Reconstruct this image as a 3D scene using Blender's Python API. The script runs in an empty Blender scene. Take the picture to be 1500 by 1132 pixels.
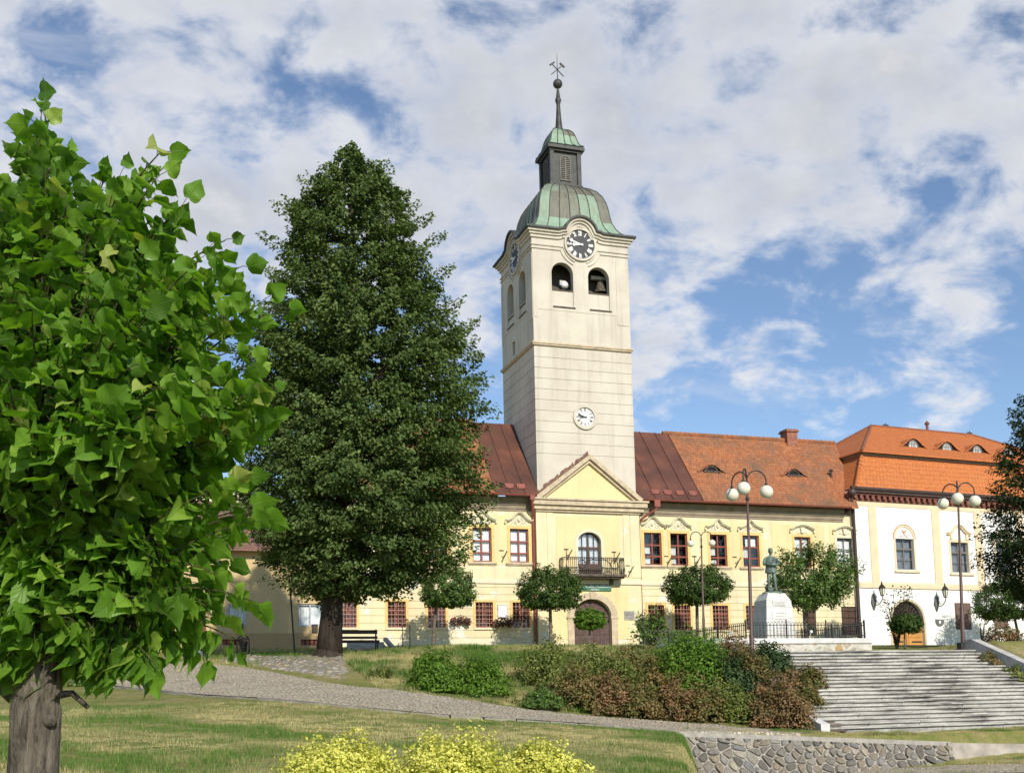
import bpy, bmesh, math, random
import numpy as np
from mathutils import Vector, Matrix
random.seed(7)
RNG = np.random.default_rng(11)
C = bpy.context.scene.collection
SC = bpy.context.scene
rad = math.radians

# ---------------------------------------------------------------- camera
F, CY, W_, H_ = 1654.17, 819.4, 1500.0, 1132.0
YAW, PITCH, ROLL = rad(18.2258), rad(7.0421), rad(-1.1858)
FW = np.array([math.sin(YAW)*math.cos(PITCH), math.cos(YAW)*math.cos(PITCH), math.sin(PITCH)])
_r = np.array([math.cos(YAW), -math.sin(YAW), 0.0]); _u = np.cross(_r, FW)
RT = math.cos(ROLL)*_r + math.sin(ROLL)*_u
UP = -math.sin(ROLL)*_r + math.cos(ROLL)*_u
cam = bpy.data.cameras.new('camera'); cam_ob = bpy.data.objects.new('camera', cam); C.objects.link(cam_ob)
cam.sensor_width = 36; cam.sensor_fit = 'HORIZONTAL'; cam.lens = F/W_*36
cam.shift_y = (CY-H_/2)/W_; cam.clip_end = 4000; cam.clip_start = .05
cam_ob.matrix_world = Matrix(((RT[0], UP[0], -FW[0], 0), (RT[1], UP[1], -FW[1], 0), (RT[2], UP[2], -FW[2], 0), (0, 0, 0, 1)))
SC.camera = cam_ob

def ray(x, y): return FW + RT*(x-W_/2)/F - UP*(y-CY)/F
def at(x, y, Y):
    "world point seen at photo pixel x,y on the vertical plane Y = const"
    d = ray(x, y); return Vector(d*(Y/d[1]))
def pix(P):
    P = np.array(P); d = P@FW
    return W_/2+F*(P@RT)/d, CY-F*(P@UP)/d

# ---------------------------------------------------------------- mesh building
class MB:
    def __init__(s): s.v = []; s.f = []; s.m = []
    def add(s, vs, fs, mi=0):
        o = len(s.v); s.v.extend([tuple(v) for v in vs]); s.f.extend([tuple(i+o for i in f) for f in fs]); s.m.extend([mi]*len(fs)); return s
    def box(s, x0, x1, y0, y1, z0, z1, mi=0):
        if x0 > x1: x0, x1 = x1, x0
        if y0 > y1: y0, y1 = y1, y0
        if z0 > z1: z0, z1 = z1, z0
        return s.add([(x0,y0,z0),(x1,y0,z0),(x1,y1,z0),(x0,y1,z0),(x0,y0,z1),(x1,y0,z1),(x1,y1,z1),(x0,y1,z1)],
              [(0,3,2,1),(4,5,6,7),(0,1,5,4),(1,2,6,5),(2,3,7,6),(3,0,4,7)], mi)
    def prism(s, poly, y0, y1, mi=0):
        "poly: xz outline, counter-clockwise seen from the front (-y); extruded y0 (front) to y1"
        n = len(poly); vs = [(x, y0, z) for x, z in poly]+[(x, y1, z) for x, z in poly]
        fs = [tuple(range(n)), tuple(range(2*n-1, n-1, -1))]
        for i in range(n):
            j = (i+1) % n; fs.append((i, n+i, n+j, j))
        return s.add(vs, fs, mi)
    def band(s, top, bot, y0, y1, mi=0):
        "strip between two xz polylines of equal length, extruded y0..y1"
        for i in range(len(top)-1):
            s.prism([bot[i], bot[i+1], top[i+1], top[i]], y0, y1, mi)
        return s
    def tube(s, path, r, n=8, cap=True, mi=0):
        path = [Vector(p) for p in path]; rr = r if hasattr(r, '__len__') else [r]*len(path)
        t0 = (path[1]-path[0]).normalized(); ref = Vector((0, 0, 1)) if abs(t0.z) < .9 else Vector((1, 0, 0))
        u = t0.cross(ref).normalized(); vs = []; fs = []
        for i, p in enumerate(path):
            a = path[max(i-1, 0)]; b = path[min(i+1, len(path)-1)]; t = (b-a).normalized()
            u = (u-t*u.dot(t)).normalized(); w = t.cross(u)
            for k in range(n):
                an = 2*math.pi*k/n; vs.append(p+(u*math.cos(an)+w*math.sin(an))*rr[i])
        for i in range(len(path)-1):
            for k in range(n):
                k2 = (k+1) % n; fs.append((i*n+k, i*n+k2, i*n+n+k2, i*n+n+k))
        if cap:
            fs.append(tuple(range(n-1, -1, -1))); o = (len(path)-1)*n; fs.append(tuple(range(o, o+n)))
        return s.add(vs, fs, mi)
    def lathe(s, prof, c=(0, 0, 0), n=16, mi=0, sx=1, sy=1):
        vs = []; fs = []
        for r, z in prof:
            for k in range(n):
                a = 2*math.pi*k/n; vs.append((c[0]+r*math.cos(a)*sx, c[1]+r*math.sin(a)*sy, c[2]+z))
        for i in range(len(prof)-1):
            for k in range(n):
                k2 = (k+1) % n; fs.append((i*n+k, i*n+k2, i*n+n+k2, i*n+n+k))
        fs.append(tuple(range(n-1, -1, -1))); o = (len(prof)-1)*n; fs.append(tuple(range(o, o+n)))
        return s.add(vs, fs, mi)
    def sphere(s, c, r, n=14, m=9, sz=1, mi=0):
        return s.lathe([(max(.001, r*math.sin(math.pi*i/m)), -r*sz*math.cos(math.pi*i/m)) for i in range(m+1)], c, n, mi)
    def bar(s, a, b, w, h=None, mi=0):
        "square bar from a to b"
        a = Vector(a); b = Vector(b); h = h or w; t = (b-a).normalized()
        ref = Vector((0, 0, 1)) if abs(t.z) < .9 else Vector((0, 1, 0))
        u = t.cross(ref).normalized()*w/2; q = u.cross(t).normalized()*h/2
        vs = [a-u-q, a+u-q, a+u+q, a-u+q, b-u-q, b+u-q, b+u+q, b-u+q]
        return s.add(vs, [(0,3,2,1),(4,5,6,7),(0,1,5,4),(1,2,6,5),(2,3,7,6),(3,0,4,7)], mi)
    def build(s, name, mats, parent=None, smooth=False, local=False, bevel=0, auto=None):
        me = bpy.data.meshes.new(name)
        vs = s.v
        if parent is not None and not local:
            o = base(parent); vs = [(x-o[0], y-o[1], z-o[2]) for x, y, z in s.v]
        me.from_pydata(vs, [], s.f)
        if not isinstance(mats, (list, tuple)): mats = [mats]
        for m in mats: me.materials.append(m)
        if len(mats) > 1: me.polygons.foreach_set('material_index', s.m)
        bm = bmesh.new(); bm.from_mesh(me); bmesh.ops.remove_doubles(bm, verts=bm.verts, dist=1e-5) if smooth else None
        bmesh.ops.recalc_face_normals(bm, faces=bm.faces); bm.to_mesh(me); bm.free()
        if smooth: me.polygons.foreach_set('use_smooth', [True]*len(me.polygons))
        ob = bpy.data.objects.new(name, me); C.objects.link(ob)
        if parent is not None: ob.parent = parent
        if smooth and auto:
            try: me.set_sharp_from_angle(angle=rad(auto))
            except Exception: pass
        if bevel:
            b = ob.modifiers.new('b', 'BEVEL'); b.width = bevel; b.segments = 2; b.limit_method = 'ANGLE'
        return ob

def base(o):
    "world location of the thing an object belongs to (things are not rotated unless built in their own frame)"
    while o.parent is not None: o = o.parent
    return o.location

def thing(name, loc, label, cat, group=None, rz=0):
    o = bpy.data.objects.new(name, None); C.objects.link(o); o.empty_display_size = .3
    o.location = loc; o.rotation_euler = (0, 0, rz); return tag(o, label, cat, group)
def tag(o, label, cat, group=None):
    o['label'] = label; o['category'] = cat
    if group: o['group'] = group
    return o
def structure(o): o['kind'] = 'structure'; return o
def kids(o): return [c for c in bpy.data.objects if c.parent == o]
def dup(root, loc, label, rz=None, scale=None):
    def cp(o, par):
        c = o.copy(); C.objects.link(c)
        if par is not None: c.parent = par
        for k in kids(o): cp(k, c)
        return c
    r = cp(root, None); r.location = loc; r['label'] = label
    if rz is not None: r.rotation_euler = (0, 0, rz)
    if scale is not None: r.scale = scale
    return r

# ---------------------------------------------------------------- materials
def nt(m): m.use_nodes = True; t = m.node_tree; t.nodes.clear(); return t
def N(t, typ, **kw):
    n = t.nodes.new(typ)
    for k, v in kw.items():
        if k.startswith('i_'): n.inputs[k[2:].replace('_', ' ')].default_value = v
        else: setattr(n, k, v)
    return n
def L(t, a, ao, b, bi): t.links.new(a.outputs[ao], b.inputs[bi])
def ramp(t, stops, interp='LINEAR'):
    r = N(t, 'ShaderNodeValToRGB'); cr = r.color_ramp; cr.interpolation = interp
    while len(cr.elements) > 1: cr.elements.remove(cr.elements[-1])
    for i, (p, c) in enumerate(stops):
        e = cr.elements[0] if i == 0 else cr.elements.new(p)
        e.position = p; e.color = (*c, 1) if len(c) == 3 else c
    return r
def mixc(t, fac, a, b, mode='MIX'):
    n = N(t, 'ShaderNodeMix', data_type='RGBA', blend_type=mode)
    for s, i in ((fac, 0), (a, 6), (b, 7)):
        if isinstance(s, tuple) and hasattr(s[0], 'outputs'): t.links.new(s[0].outputs[s[1]], n.inputs[i])
        elif hasattr(s, 'outputs'): t.links.new(s.outputs[0], n.inputs[i])
        else: n.inputs[i].default_value = (*s, 1) if isinstance(s, tuple) and len(s) == 3 else s
    return n
def noise(t, vec, scale, detail=4, rough=.55, dist=0):
    n = N(t, 'ShaderNodeTexNoise'); n.inputs['Scale'].default_value = scale; n.inputs['Detail'].default_value = detail
    n.inputs['Roughness'].default_value = rough; n.inputs['Distortion'].default_value = dist
    if vec is not None: t.links.new(vec[0].outputs[vec[1]], n.inputs['Vector'])
    return n
def coords(t, scale=(1, 1, 1), world=False):
    tc = N(t, 'ShaderNodeTexCoord'); mp = N(t, 'ShaderNodeMapping'); mp.inputs['Scale'].default_value = scale
    if world:
        g = N(t, 'ShaderNodeNewGeometry'); L(t, g, 'Position', mp, 'Vector')
    else: L(t, tc, 'Object', mp, 'Vector')
    return (mp, 'Vector')
def finish(t, col, rough=.8, bump=None, bstr=.3, bdist=.02, metal=0, spec=.5, roughsock=None):
    p = N(t, 'ShaderNodeBsdfPrincipled'); o = N(t, 'ShaderNodeOutputMaterial'); L(t, p, 0, o, 0)
    if hasattr(col, 'outputs'): t.links.new(col.outputs[2 if col.bl_idname == 'ShaderNodeMix' else 0], p.inputs['Base Color'])
    else: p.inputs['Base Color'].default_value = (*col, 1)
    p.inputs['Roughness'].default_value = rough; p.inputs['Metallic'].default_value = metal
    p.inputs['Specular IOR Level'].default_value = spec
    if bump is not None:
        b = N(t, 'ShaderNodeBump'); b.inputs['Strength'].default_value = bstr; b.inputs['Distance'].default_value = bdist
        t.links.new(bump.outputs[2 if bump.bl_idname == 'ShaderNodeMix' else 0], b.inputs['Height']); L(t, b, 0, p, 'Normal')
    return p
def plain(name, col, rough=.6, metal=0, var=.12, vs=3.0, spec=.4, bump=.15, bs=25, bd=.01):
    m = bpy.data.materials.new(name); t = nt(m); v = coords(t)
    n = noise(t, v, vs, 5); d = tuple(c*(1-var) for c in col); l = tuple(min(1, c*(1+var)) for c in col)
    r = ramp(t, [(.3, d), (.7, l)]); L(t, n, 0, r, 0)
    n2 = noise(t, v, bs, 3); finish(t, r, rough, n2, bump, bd, metal, spec); return m
def plaster(name, col, stain=(.5, .45, .36), amount=.35, streak=.3, scale=.5, patch=None, pth=.62):
    "render coat with blotchy discolouration, rain streaks and a fine grain; patch = colour of bare spots"
    m = bpy.data.materials.new(name); t = nt(m); v = coords(t)
    a = noise(t, v, scale, 6, .62); ra = ramp(t, [(.42, (0, 0, 0)), (.75, (1, 1, 1))]); L(t, a, 0, ra, 0)
    sv = coords(t, (1.6, 1.6, .12)); b = noise(t, sv, 1.1, 5, .6); rb = ramp(t, [(.5, (0, 0, 0)), (.8, (1, 1, 1))]); L(t, b, 0, rb, 0)
    ma = N(t, 'ShaderNodeMath', operation='MULTIPLY'); L(t, ra, 0, ma, 0); ma.inputs[1].default_value = amount
    c1 = mixc(t, ma, col, stain)
    mb = N(t, 'ShaderNodeMath', operation='MULTIPLY'); L(t, rb, 0, mb, 0); mb.inputs[1].default_value = streak
    c2 = mixc(t, mb, (c1, 2), tuple(s*.8 for s in stain))
    g = noise(t, v, 14, 4, .7); rg = ramp(t, [(.25, (.86,)*3), (.75, (1.06,)*3)]); L(t, g, 0, rg, 0)
    c3 = mixc(t, 1.0, (c2, 2), (rg, 0), 'MULTIPLY')
    if patch:
        p = noise(t, v, .9, 8, .68); rp = ramp(t, [(pth, (0, 0, 0)), (pth+.03, (1, 1, 1))]); L(t, p, 0, rp, 0)
        c3 = mixc(t, (rp, 0), (c3, 2), patch)
    f = noise(t, v, 40, 4, .7); finish(t, c3, .9, f, .25, .012, 0, .2); return m
def leafmat(name, dark, light, back=None, rough=.5, trans=.35, spec=.35, vein=False):
    "leaf: colour from each leaf's own random number; light passes through"
    m = bpy.data.materials.new(name); t = nt(m)
    a = N(t, 'ShaderNodeAttribute', attribute_name='rnd')
    r = ramp(t, [(0, dark), (.7, light), (1, tuple(min(1, c*1.25) for c in light))]); L(t, a, 'Fac', r, 0)
    col = (r, 0)
    if back:
        g = N(t, 'ShaderNodeNewGeometry'); mx = mixc(t, (g, 'Backfacing'), col, back); col = (mx, 2)
    p = N(t, 'ShaderNodeBsdfPrincipled'); t.links.new(col[0].outputs[col[1]], p.inputs['Base Color'])
    p.inputs['Roughness'].default_value = rough; p.inputs['Specular IOR Level'].default_value = spec
    tr = N(t, 'ShaderNodeBsdfTranslucent'); tm = mixc(t, 1.0, col, (1.0, 1.1, .45), 'MULTIPLY'); L(t, tm, 2, tr, 'Color')
    mx = N(t, 'ShaderNodeMixShader'); mx.inputs[0].default_value = trans; L(t, p, 0, mx, 1); L(t, tr, 0, mx, 2)
    o = N(t, 'ShaderNodeOutputMaterial'); L(t, mx, 0, o, 0); return m
# ---------------------------------------------------------------- sun and sky
SUN_EL, SUN_AZ = rad(31.5), rad(3)      # azimuth measured from the facade normal (-Y) towards +X
sd = Vector((math.sin(SUN_AZ)*math.cos(SUN_EL), -math.cos(SUN_AZ)*math.cos(SUN_EL), math.sin(SUN_EL)))
sl = bpy.data.lights.new('sun', 'SUN'); sl.energy = 5.0; sl.angle = rad(.53); sl.color = (1.0, .93, .82)
so = bpy.data.objects.new('sun', sl); C.objects.link(so); so.rotation_euler = sd.to_track_quat('Z', 'Y').to_euler()
so.location = (0, -30, 60)
wd = bpy.data.worlds.new('World'); SC.world = wd; wd.use_nodes = True; t = wd.node_tree; t.nodes.clear()
sky = N(t, 'ShaderNodeTexSky', sky_type='NISHITA'); sky.sun_disc = False; sky.sun_elevation = SUN_EL
sky.sun_rotation = math.pi-SUN_AZ; sky.air_density = 1.0; sky.dust_density = .05; sky.ozone_density = 2.0; sky.altitude = 1200
tc = N(t, 'ShaderNodeTexCoord'); sp = N(t, 'ShaderNodeSeparateXYZ'); L(t, tc, 'Generated', sp, 0)
def mth(op, a, b=None, clamp=False):
    n = N(t, 'ShaderNodeMath', operation=op); n.use_clamp = clamp
    for i, s in enumerate((a, b)):
        if s is None: continue
        if hasattr(s, 'outputs'): t.links.new(s.outputs[0], n.inputs[i])
        elif isinstance(s, tuple): t.links.new(s[0].outputs[s[1]], n.inputs[i])
        else: n.inputs[i].default_value = s
    return n
zz = mth('ADD', mth('MAXIMUM', (sp, 'Z'), 0.0), .42)
dx = mth('DIVIDE', (sp, 'X'), zz); dy = mth('DIVIDE', (sp, 'Y'), zz)
cb = N(t, 'ShaderNodeCombineXYZ'); t.links.new(dx.outputs[0], cb.inputs[0]); t.links.new(dy.outputs[0], cb.inputs[1])
def mapped(sc, loc, rz=0):
    m = N(t, 'ShaderNodeMapping'); m.inputs['Scale'].default_value = sc; m.inputs['Location'].default_value = loc; m.inputs['Rotation'].default_value = (0, 0, rz)
    L(t, cb, 0, m, 0); return (m, 0)
SKY = (21.7, 3.3, 0.0)
big = noise(t, mapped((1, 1, 1), SKY), 2.6, 3, .5, .3)
mid = noise(t, mapped((1, 1.1, 1), (8.1, 2.2, 0), rad(20)), 8.5, 10, .55, .35)
puff = noise(t, mapped((1, 1.1, 1), (1.1, 5.4, 0), rad(20)), 15, 8, .6, .2)
dens = mth('ADD', mth('MULTIPLY', big, .62), mth('ADD', mth('MULTIPLY', mid, 1.20), mth('MULTIPLY', puff, .44)))
# more cover overhead, clear band towards the horizon
cov = N(t, 'ShaderNodeMapRange'); cov.inputs[1].default_value = .20; cov.inputs[2].default_value = .40
cov.inputs[3].default_value = -.24; cov.inputs[4].default_value = .085; L(t, sp, 'Z', cov, 0)
ahead = N(t, 'ShaderNodeVectorMath', operation='DOT_PRODUCT'); L(t, tc, 'Generated', ahead, 0); ahead.inputs[1].default_value = (.30, .90, .31)
ah = N(t, 'ShaderNodeMapRange'); ah.inputs[1].default_value = .60; ah.inputs[2].default_value = .80; ah.inputs[3].default_value = -.6; ah.inputs[4].default_value = 0; t.links.new(ahead.outputs['Value'], ah.inputs[0])  # clouds kept ahead only; unseen sky left clear to cut ambient light
# thin streaks low in the sky
stk = noise(t, mapped((1.0, 4.5, 1), (4.4, .7, 0), rad(-14)), 3.2, 6, .55, .2)
stm = N(t, 'ShaderNodeMapRange', interpolation_type='SMOOTHSTEP'); stm.inputs[1].default_value = .54; stm.inputs[2].default_value = .74; stm.inputs[4].default_value = .45; t.links.new(stk.outputs[0], stm.inputs[0])
dens = mth('ADD', mth('ADD', dens, cov), ah)
mask0 = N(t, 'ShaderNodeMapRange', interpolation_type='SMOOTHSTEP'); mask0.inputs[1].default_value = .99; mask0.inputs[2].default_value = 1.25
t.links.new(dens.outputs[0], mask0.inputs[0])
stf = mth('MULTIPLY', stm, mth('GREATER_THAN', (ahead, 'Value'), .62))
mask = mth('MAXIMUM', mask0, stf)
shade = ramp(t, [(.32, (.52, .59, .73)), (.50, (.72, .755, .84)), (.66, (.96, .965, .985))]); pm_ = mth('ADD', mth('MULTIPLY', puff, .55), mth('MULTIPLY', mid, .45)); t.links.new(pm_.outputs[0], shade.inputs[0])
thick = N(t, 'ShaderNodeMapRange'); thick.inputs[1].default_value = 1.08; thick.inputs[2].default_value = 1.42; thick.inputs[3].default_value = 1.10; thick.inputs[4].default_value = .80
t.links.new(dens.outputs[0], thick.inputs[0])
b1 = N(t, 'ShaderNodeBackground'); b1.inputs['Strength'].default_value = .15; L(t, sky, 0, b1, 0)
b2 = N(t, 'ShaderNodeBackground'); L(t, shade, 0, b2, 0); cs = mth('MULTIPLY', thick, .98); t.links.new(cs.outputs[0], b2.inputs[1])
ms = N(t, 'ShaderNodeMixShader'); mk = mth('MULTIPLY', mask, .93); t.links.new(mk.outputs[0], ms.inputs[0]); L(t, b1, 0, ms, 1); L(t, b2, 0, ms, 2)
wo = N(t, 'ShaderNodeOutputWorld'); L(t, ms, 0, wo, 0)
SC.view_settings.view_transform = 'Standard'; SC.view_settings.look = 'None'; SC.view_settings.exposure = -0.05; SC.view_settings.gamma = 1
SC.cycles.max_bounces = 6; SC.cycles.transparent_max_bounces = 12
# ---------------------------------------------------------------- materials of the place
M = {}
M['cream'] = plaster('cream_render', (.78, .675, .43), (.50, .43, .29), .45, .4, .35, patch=(.72, .69, .61), pth=.585)
M['yellow'] = plaster('yellow_render', (.78, .645, .35), (.55, .43, .24), .42, .35, .4)
M['stucco'] = plaster('pale_stucco', (.74, .68, .50), (.5, .44, .32), .4, .2, .8)
M['ochre'] = plaster('ochre_render', (.56, .42, .22), (.42, .32, .2), .4, .3, .4)
M['orange_trim'] = plain('orange_trim', (.72, .50, .20), .85, var=.15)
M['tower'] = plaster('tower_render', (.63, .58, .485), (.40, .35, .29), .62, .55, .3, patch=(.55, .49, .43), pth=.66)
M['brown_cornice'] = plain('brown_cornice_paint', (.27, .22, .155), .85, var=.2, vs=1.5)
M['bare'] = plain('bare_brick_edge', (.18, .10, .075), .9, var=.5, vs=4)
M['white'] = plaster('white_render', (.86, .85, .81), (.66, .64, .6), .22, .18, .5)
M['beige'] = plain('beige_render', (.72, .57, .38), .9, var=.08, vs=1.2)
M['pinkish'] = plain('painted_ornament', (.62, .34, .2), .9, var=.15)
M['redwood'] = plain('red_brown_paint', (.24, .060, .032), .5, var=.2, vs=6)
M['brownwood'] = plain('brown_wood', (.085, .045, .030), .6, var=.3, vs=5)
M['greywood'] = plain('grey_brown_shutter', (.16, .105, .085), .75, var=.25, vs=5)
M['orangewood'] = plain('orange_oak', (.50, .25, .07), .5, var=.15, vs=4)
M['greyframe'] = plain('grey_frame', (.17, .15, .13), .6)
M['darkwin'] = plain('dark_interior', (.012, .012, .014), .9)
M['iron'] = plain('dark_iron', (.028, .026, .026), .5, var=.3, vs=8)
M['brackets'] = plain('rusty_iron', (.06, .045, .04), .7, var=.4, vs=8)
M['pole'] = plain('brown_pole_paint', (.095, .055, .045), .5, var=.25, vs=4)
M['pipe'] = plain('red_brown_pipe', (.24, .07, .05), .5, var=.2, vs=4)
M['darkpipe'] = plain('dark_pipe', (.07, .045, .04), .5, var=.25, vs=4)
M['stone'] = plain('carved_stone', (.52, .43, .30), .9, var=.2, vs=3, bump=.3)
M['grey_stone'] = plain('grey_stone', (.33, .32, .30), .9, var=.3, vs=3, bump=.4)
M['slab'] = plain('weathered_slab', (.10, .08, .06), .9, var=.5, vs=5, bump=.5)
M['signgreen'] = plain('sign_green', (.05, .17, .11), .5, var=.08)
M['letter'] = plain('white_letter_paint', (.8, .8, .78), .6, var=.03)
M['black_face'] = plain('black_dial', (.03, .03, .034), .5, var=.15)
M['white_face'] = plain('white_dial', (.78, .78, .74), .5, var=.05)
M['globe'] = plain('opal_glass', (.72, .70, .56), .18, var=.03, bump=0)
M['bronze'] = plain('green_bronze', (.12, .165, .14), .5, metal=.25, var=.45, vs=3, bump=.3, bs=12)
M['curtain'] = plain('white_curtain', (.88, .88, .86), .9, var=.1, vs=8)
M['oxblood'] = plain('maroon_paint', (.16, .018, .022), .5, var=.2)
M['asphalt_plain'] = plain('plaster_rubble', (.35, .31, .26), .95, var=.35, vs=2, bump=.6)
M['brick'] = plain('chimney_brick', (.28, .12, .08), .9, var=.35, vs=5)
M['plinthwhite'] = plaster('white_limestone', (.70, .69, .66), (.36, .34, .31), .5, .5, 1.1)
M['benchwood'] = plain('dark_bench_wood', (.045, .030, .022), .6, var=.3, vs=6)
M['concrete'] = plain('light_concrete', (.46, .44, .40), .9, var=.2, vs=3, bump=.3)

def glassmat():
    m = bpy.data.materials.new('window_glass'); t = nt(m)
    g = N(t, 'ShaderNodeBsdfGlossy'); g.inputs['Roughness'].default_value = .03
    tr = N(t, 'ShaderNodeBsdfTransparent'); tr.inputs[0].default_value = (.93, .95, .96, 1)
    lw = N(t, 'ShaderNodeLayerWeight'); lw.inputs[0].default_value = .5; pw = N(t, 'ShaderNodeMath', operation='POWER'); L(t, lw, 'Facing', pw, 0); pw.inputs[1].default_value = 4.0
    fr = N(t, 'ShaderNodeMath', operation='MULTIPLY_ADD'); L(t, pw, 0, fr, 0); fr.inputs[1].default_value = .85; fr.inputs[2].default_value = .10
    v = coords(t); n = noise(t, v, 1.3, 2); b = N(t, 'ShaderNodeBump'); b.inputs['Strength'].default_value = .12; b.inputs['Distance'].default_value = .05
    L(t, n, 0, b, 'Height'); L(t, b, 0, g, 'Normal')
    mx = N(t, 'ShaderNodeMixShader'); L(t, fr, 0, mx, 0); L(t, tr, 0, mx, 1); L(t, g, 0, mx, 2)
    o = N(t, 'ShaderNodeOutputMaterial'); L(t, mx, 0, o, 0); return m
M['glass'] = glassmat()

def tilemat(name, c1, c2, dirt, row=.135, wid=.19, lich=.5, zrow=True):
    m = bpy.data.materials.new(name); t = nt(m)
    tc = N(t, 'ShaderNodeTexCoord'); sp_ = N(t, 'ShaderNodeSeparateXYZ'); L(t, tc, 'Object', sp_, 0)
    cb_ = N(t, 'ShaderNodeCombineXYZ'); L(t, sp_, 'X', cb_, 0); L(t, sp_, 'Z', cb_, 1)
    br = N(t, 'ShaderNodeTexBrick'); L(t, cb_, 0, br, 'Vector'); br.inputs['Scale'].default_value = 1
    br.inputs['Brick Width'].default_value = wid; br.inputs['Row Height'].default_value = row; br.inputs['Mortar Size'].default_value = .011
    br.inputs['Mortar Smooth'].default_value = .3; br.inputs['Bias'].default_value = 0
    br.inputs['Color1'].default_value = (*c1, 1); br.inputs['Color2'].default_value = (*c2, 1); br.inputs['Mortar'].default_value = (*(c*.45 for c in c1), 1)
    v = (tc, 'Object')
    n = noise(t, v, .55, 9, .74); r = ramp(t, [(.44, (0, 0, 0)), (.66, (lich,)*3)]); L(t, n, 0, r, 0)
    c = mixc(t, (r, 0), (br, 0), dirt)
    n2 = noise(t, v, 5, 6, .7); r2 = ramp(t, [(.3, (.72,)*3), (.75, (1.18,)*3)]); L(t, n2, 0, r2, 0)
    c = mixc(t, 1.0, (c, 2), (r2, 0), 'MULTIPLY')
    w = N(t, 'ShaderNodeMath', operation='FRACT'); d = N(t, 'ShaderNodeMath', operation='DIVIDE'); L(t, sp_, 'Z', d, 0); d.inputs[1].default_value = row
    L(t, d, 0, w, 0)
    h = N(t, 'ShaderNodeMath', operation='SUBTRACT'); h.inputs[0].default_value = 1; L(t, w, 0, h, 1)
    finish(t, c, .85, h, .8, .035, 0, .25); return m
M['tile'] = tilemat('old_clay_tile', (.36, .125, .052), (.47, .19, .085), (.17, .11, .07), .2, .18, .9)
M['newtile'] = tilemat('new_clay_tile', (.52, .155, .045), (.56, .18, .055), (.45, .16, .07), .2, .22, .15)
M['bigtile'] = tilemat('pressed_clay_tile', (.52, .165, .05), (.56, .19, .06), (.42, .17, .08), .36, .3, .2)
def metalroof():
    m = bpy.data.materials.new('red_brown_sheet'); t = nt(m); v = coords(t)
    n = noise(t, v, .5, 6, .6); r = ramp(t, [(.3, (.085, .040, .029)), (.55, (.140, .058, .038)), (.78, (.24, .095, .055))]); L(t, n, 0, r, 0)
    f = noise(t, v, 6, 3); finish(t, r, .55, f, .1, .03, .15, .4); return m
M['sheet'] = metalroof()
def copper():
    m = bpy.data.materials.new('verdigris_copper'); t = nt(m); v = coords(t)
    a = N(t, 'ShaderNodeAttribute', attribute_name='panel')
    sv = coords(t, (3, 3, .6)); n = noise(t, sv, 1.6, 8, .72); 
    s = N(t, 'ShaderNodeMath', operation='ADD'); L(t, a, 'Fac', s, 0)
    k = N(t, 'ShaderNodeMath', operation='MULTIPLY'); L(t, n, 0, k, 0); k.inputs[1].default_value = .75; L(t, k, 0, s, 1)
    r = ramp(t, [(.22, (.11, .10, .08)), (.45, (.17, .17, .13)), (.6, (.20, .26, .19)), (.78, (.25, .36, .26)), (1, (.33, .48, .35))]); L(t, s, 0, r, 0)
    f = noise(t, v, 9, 4); finish(t, r, .6, f, .2, .02, .15, .4); return m
M['copper'] = copper()
M['dark_copper'] = plain('dark_copper', (.045, .048, .042), .55, var=.4, vs=3, spec=.4)
# ---------------------------------------------------------------- museum with clock tower
Y0 = 65.325; YW = Y0+.35; TX0, TX1 = 23.27, 29.97; TD = 6.5; TC = ((TX0+TX1)/2, Y0+TD/2)
mus = thing('museum_building', (26.6, Y0, 3.0), 'yellow two-storey museum with a tall clock tower, copper dome and tiled roof', 'building')

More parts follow.
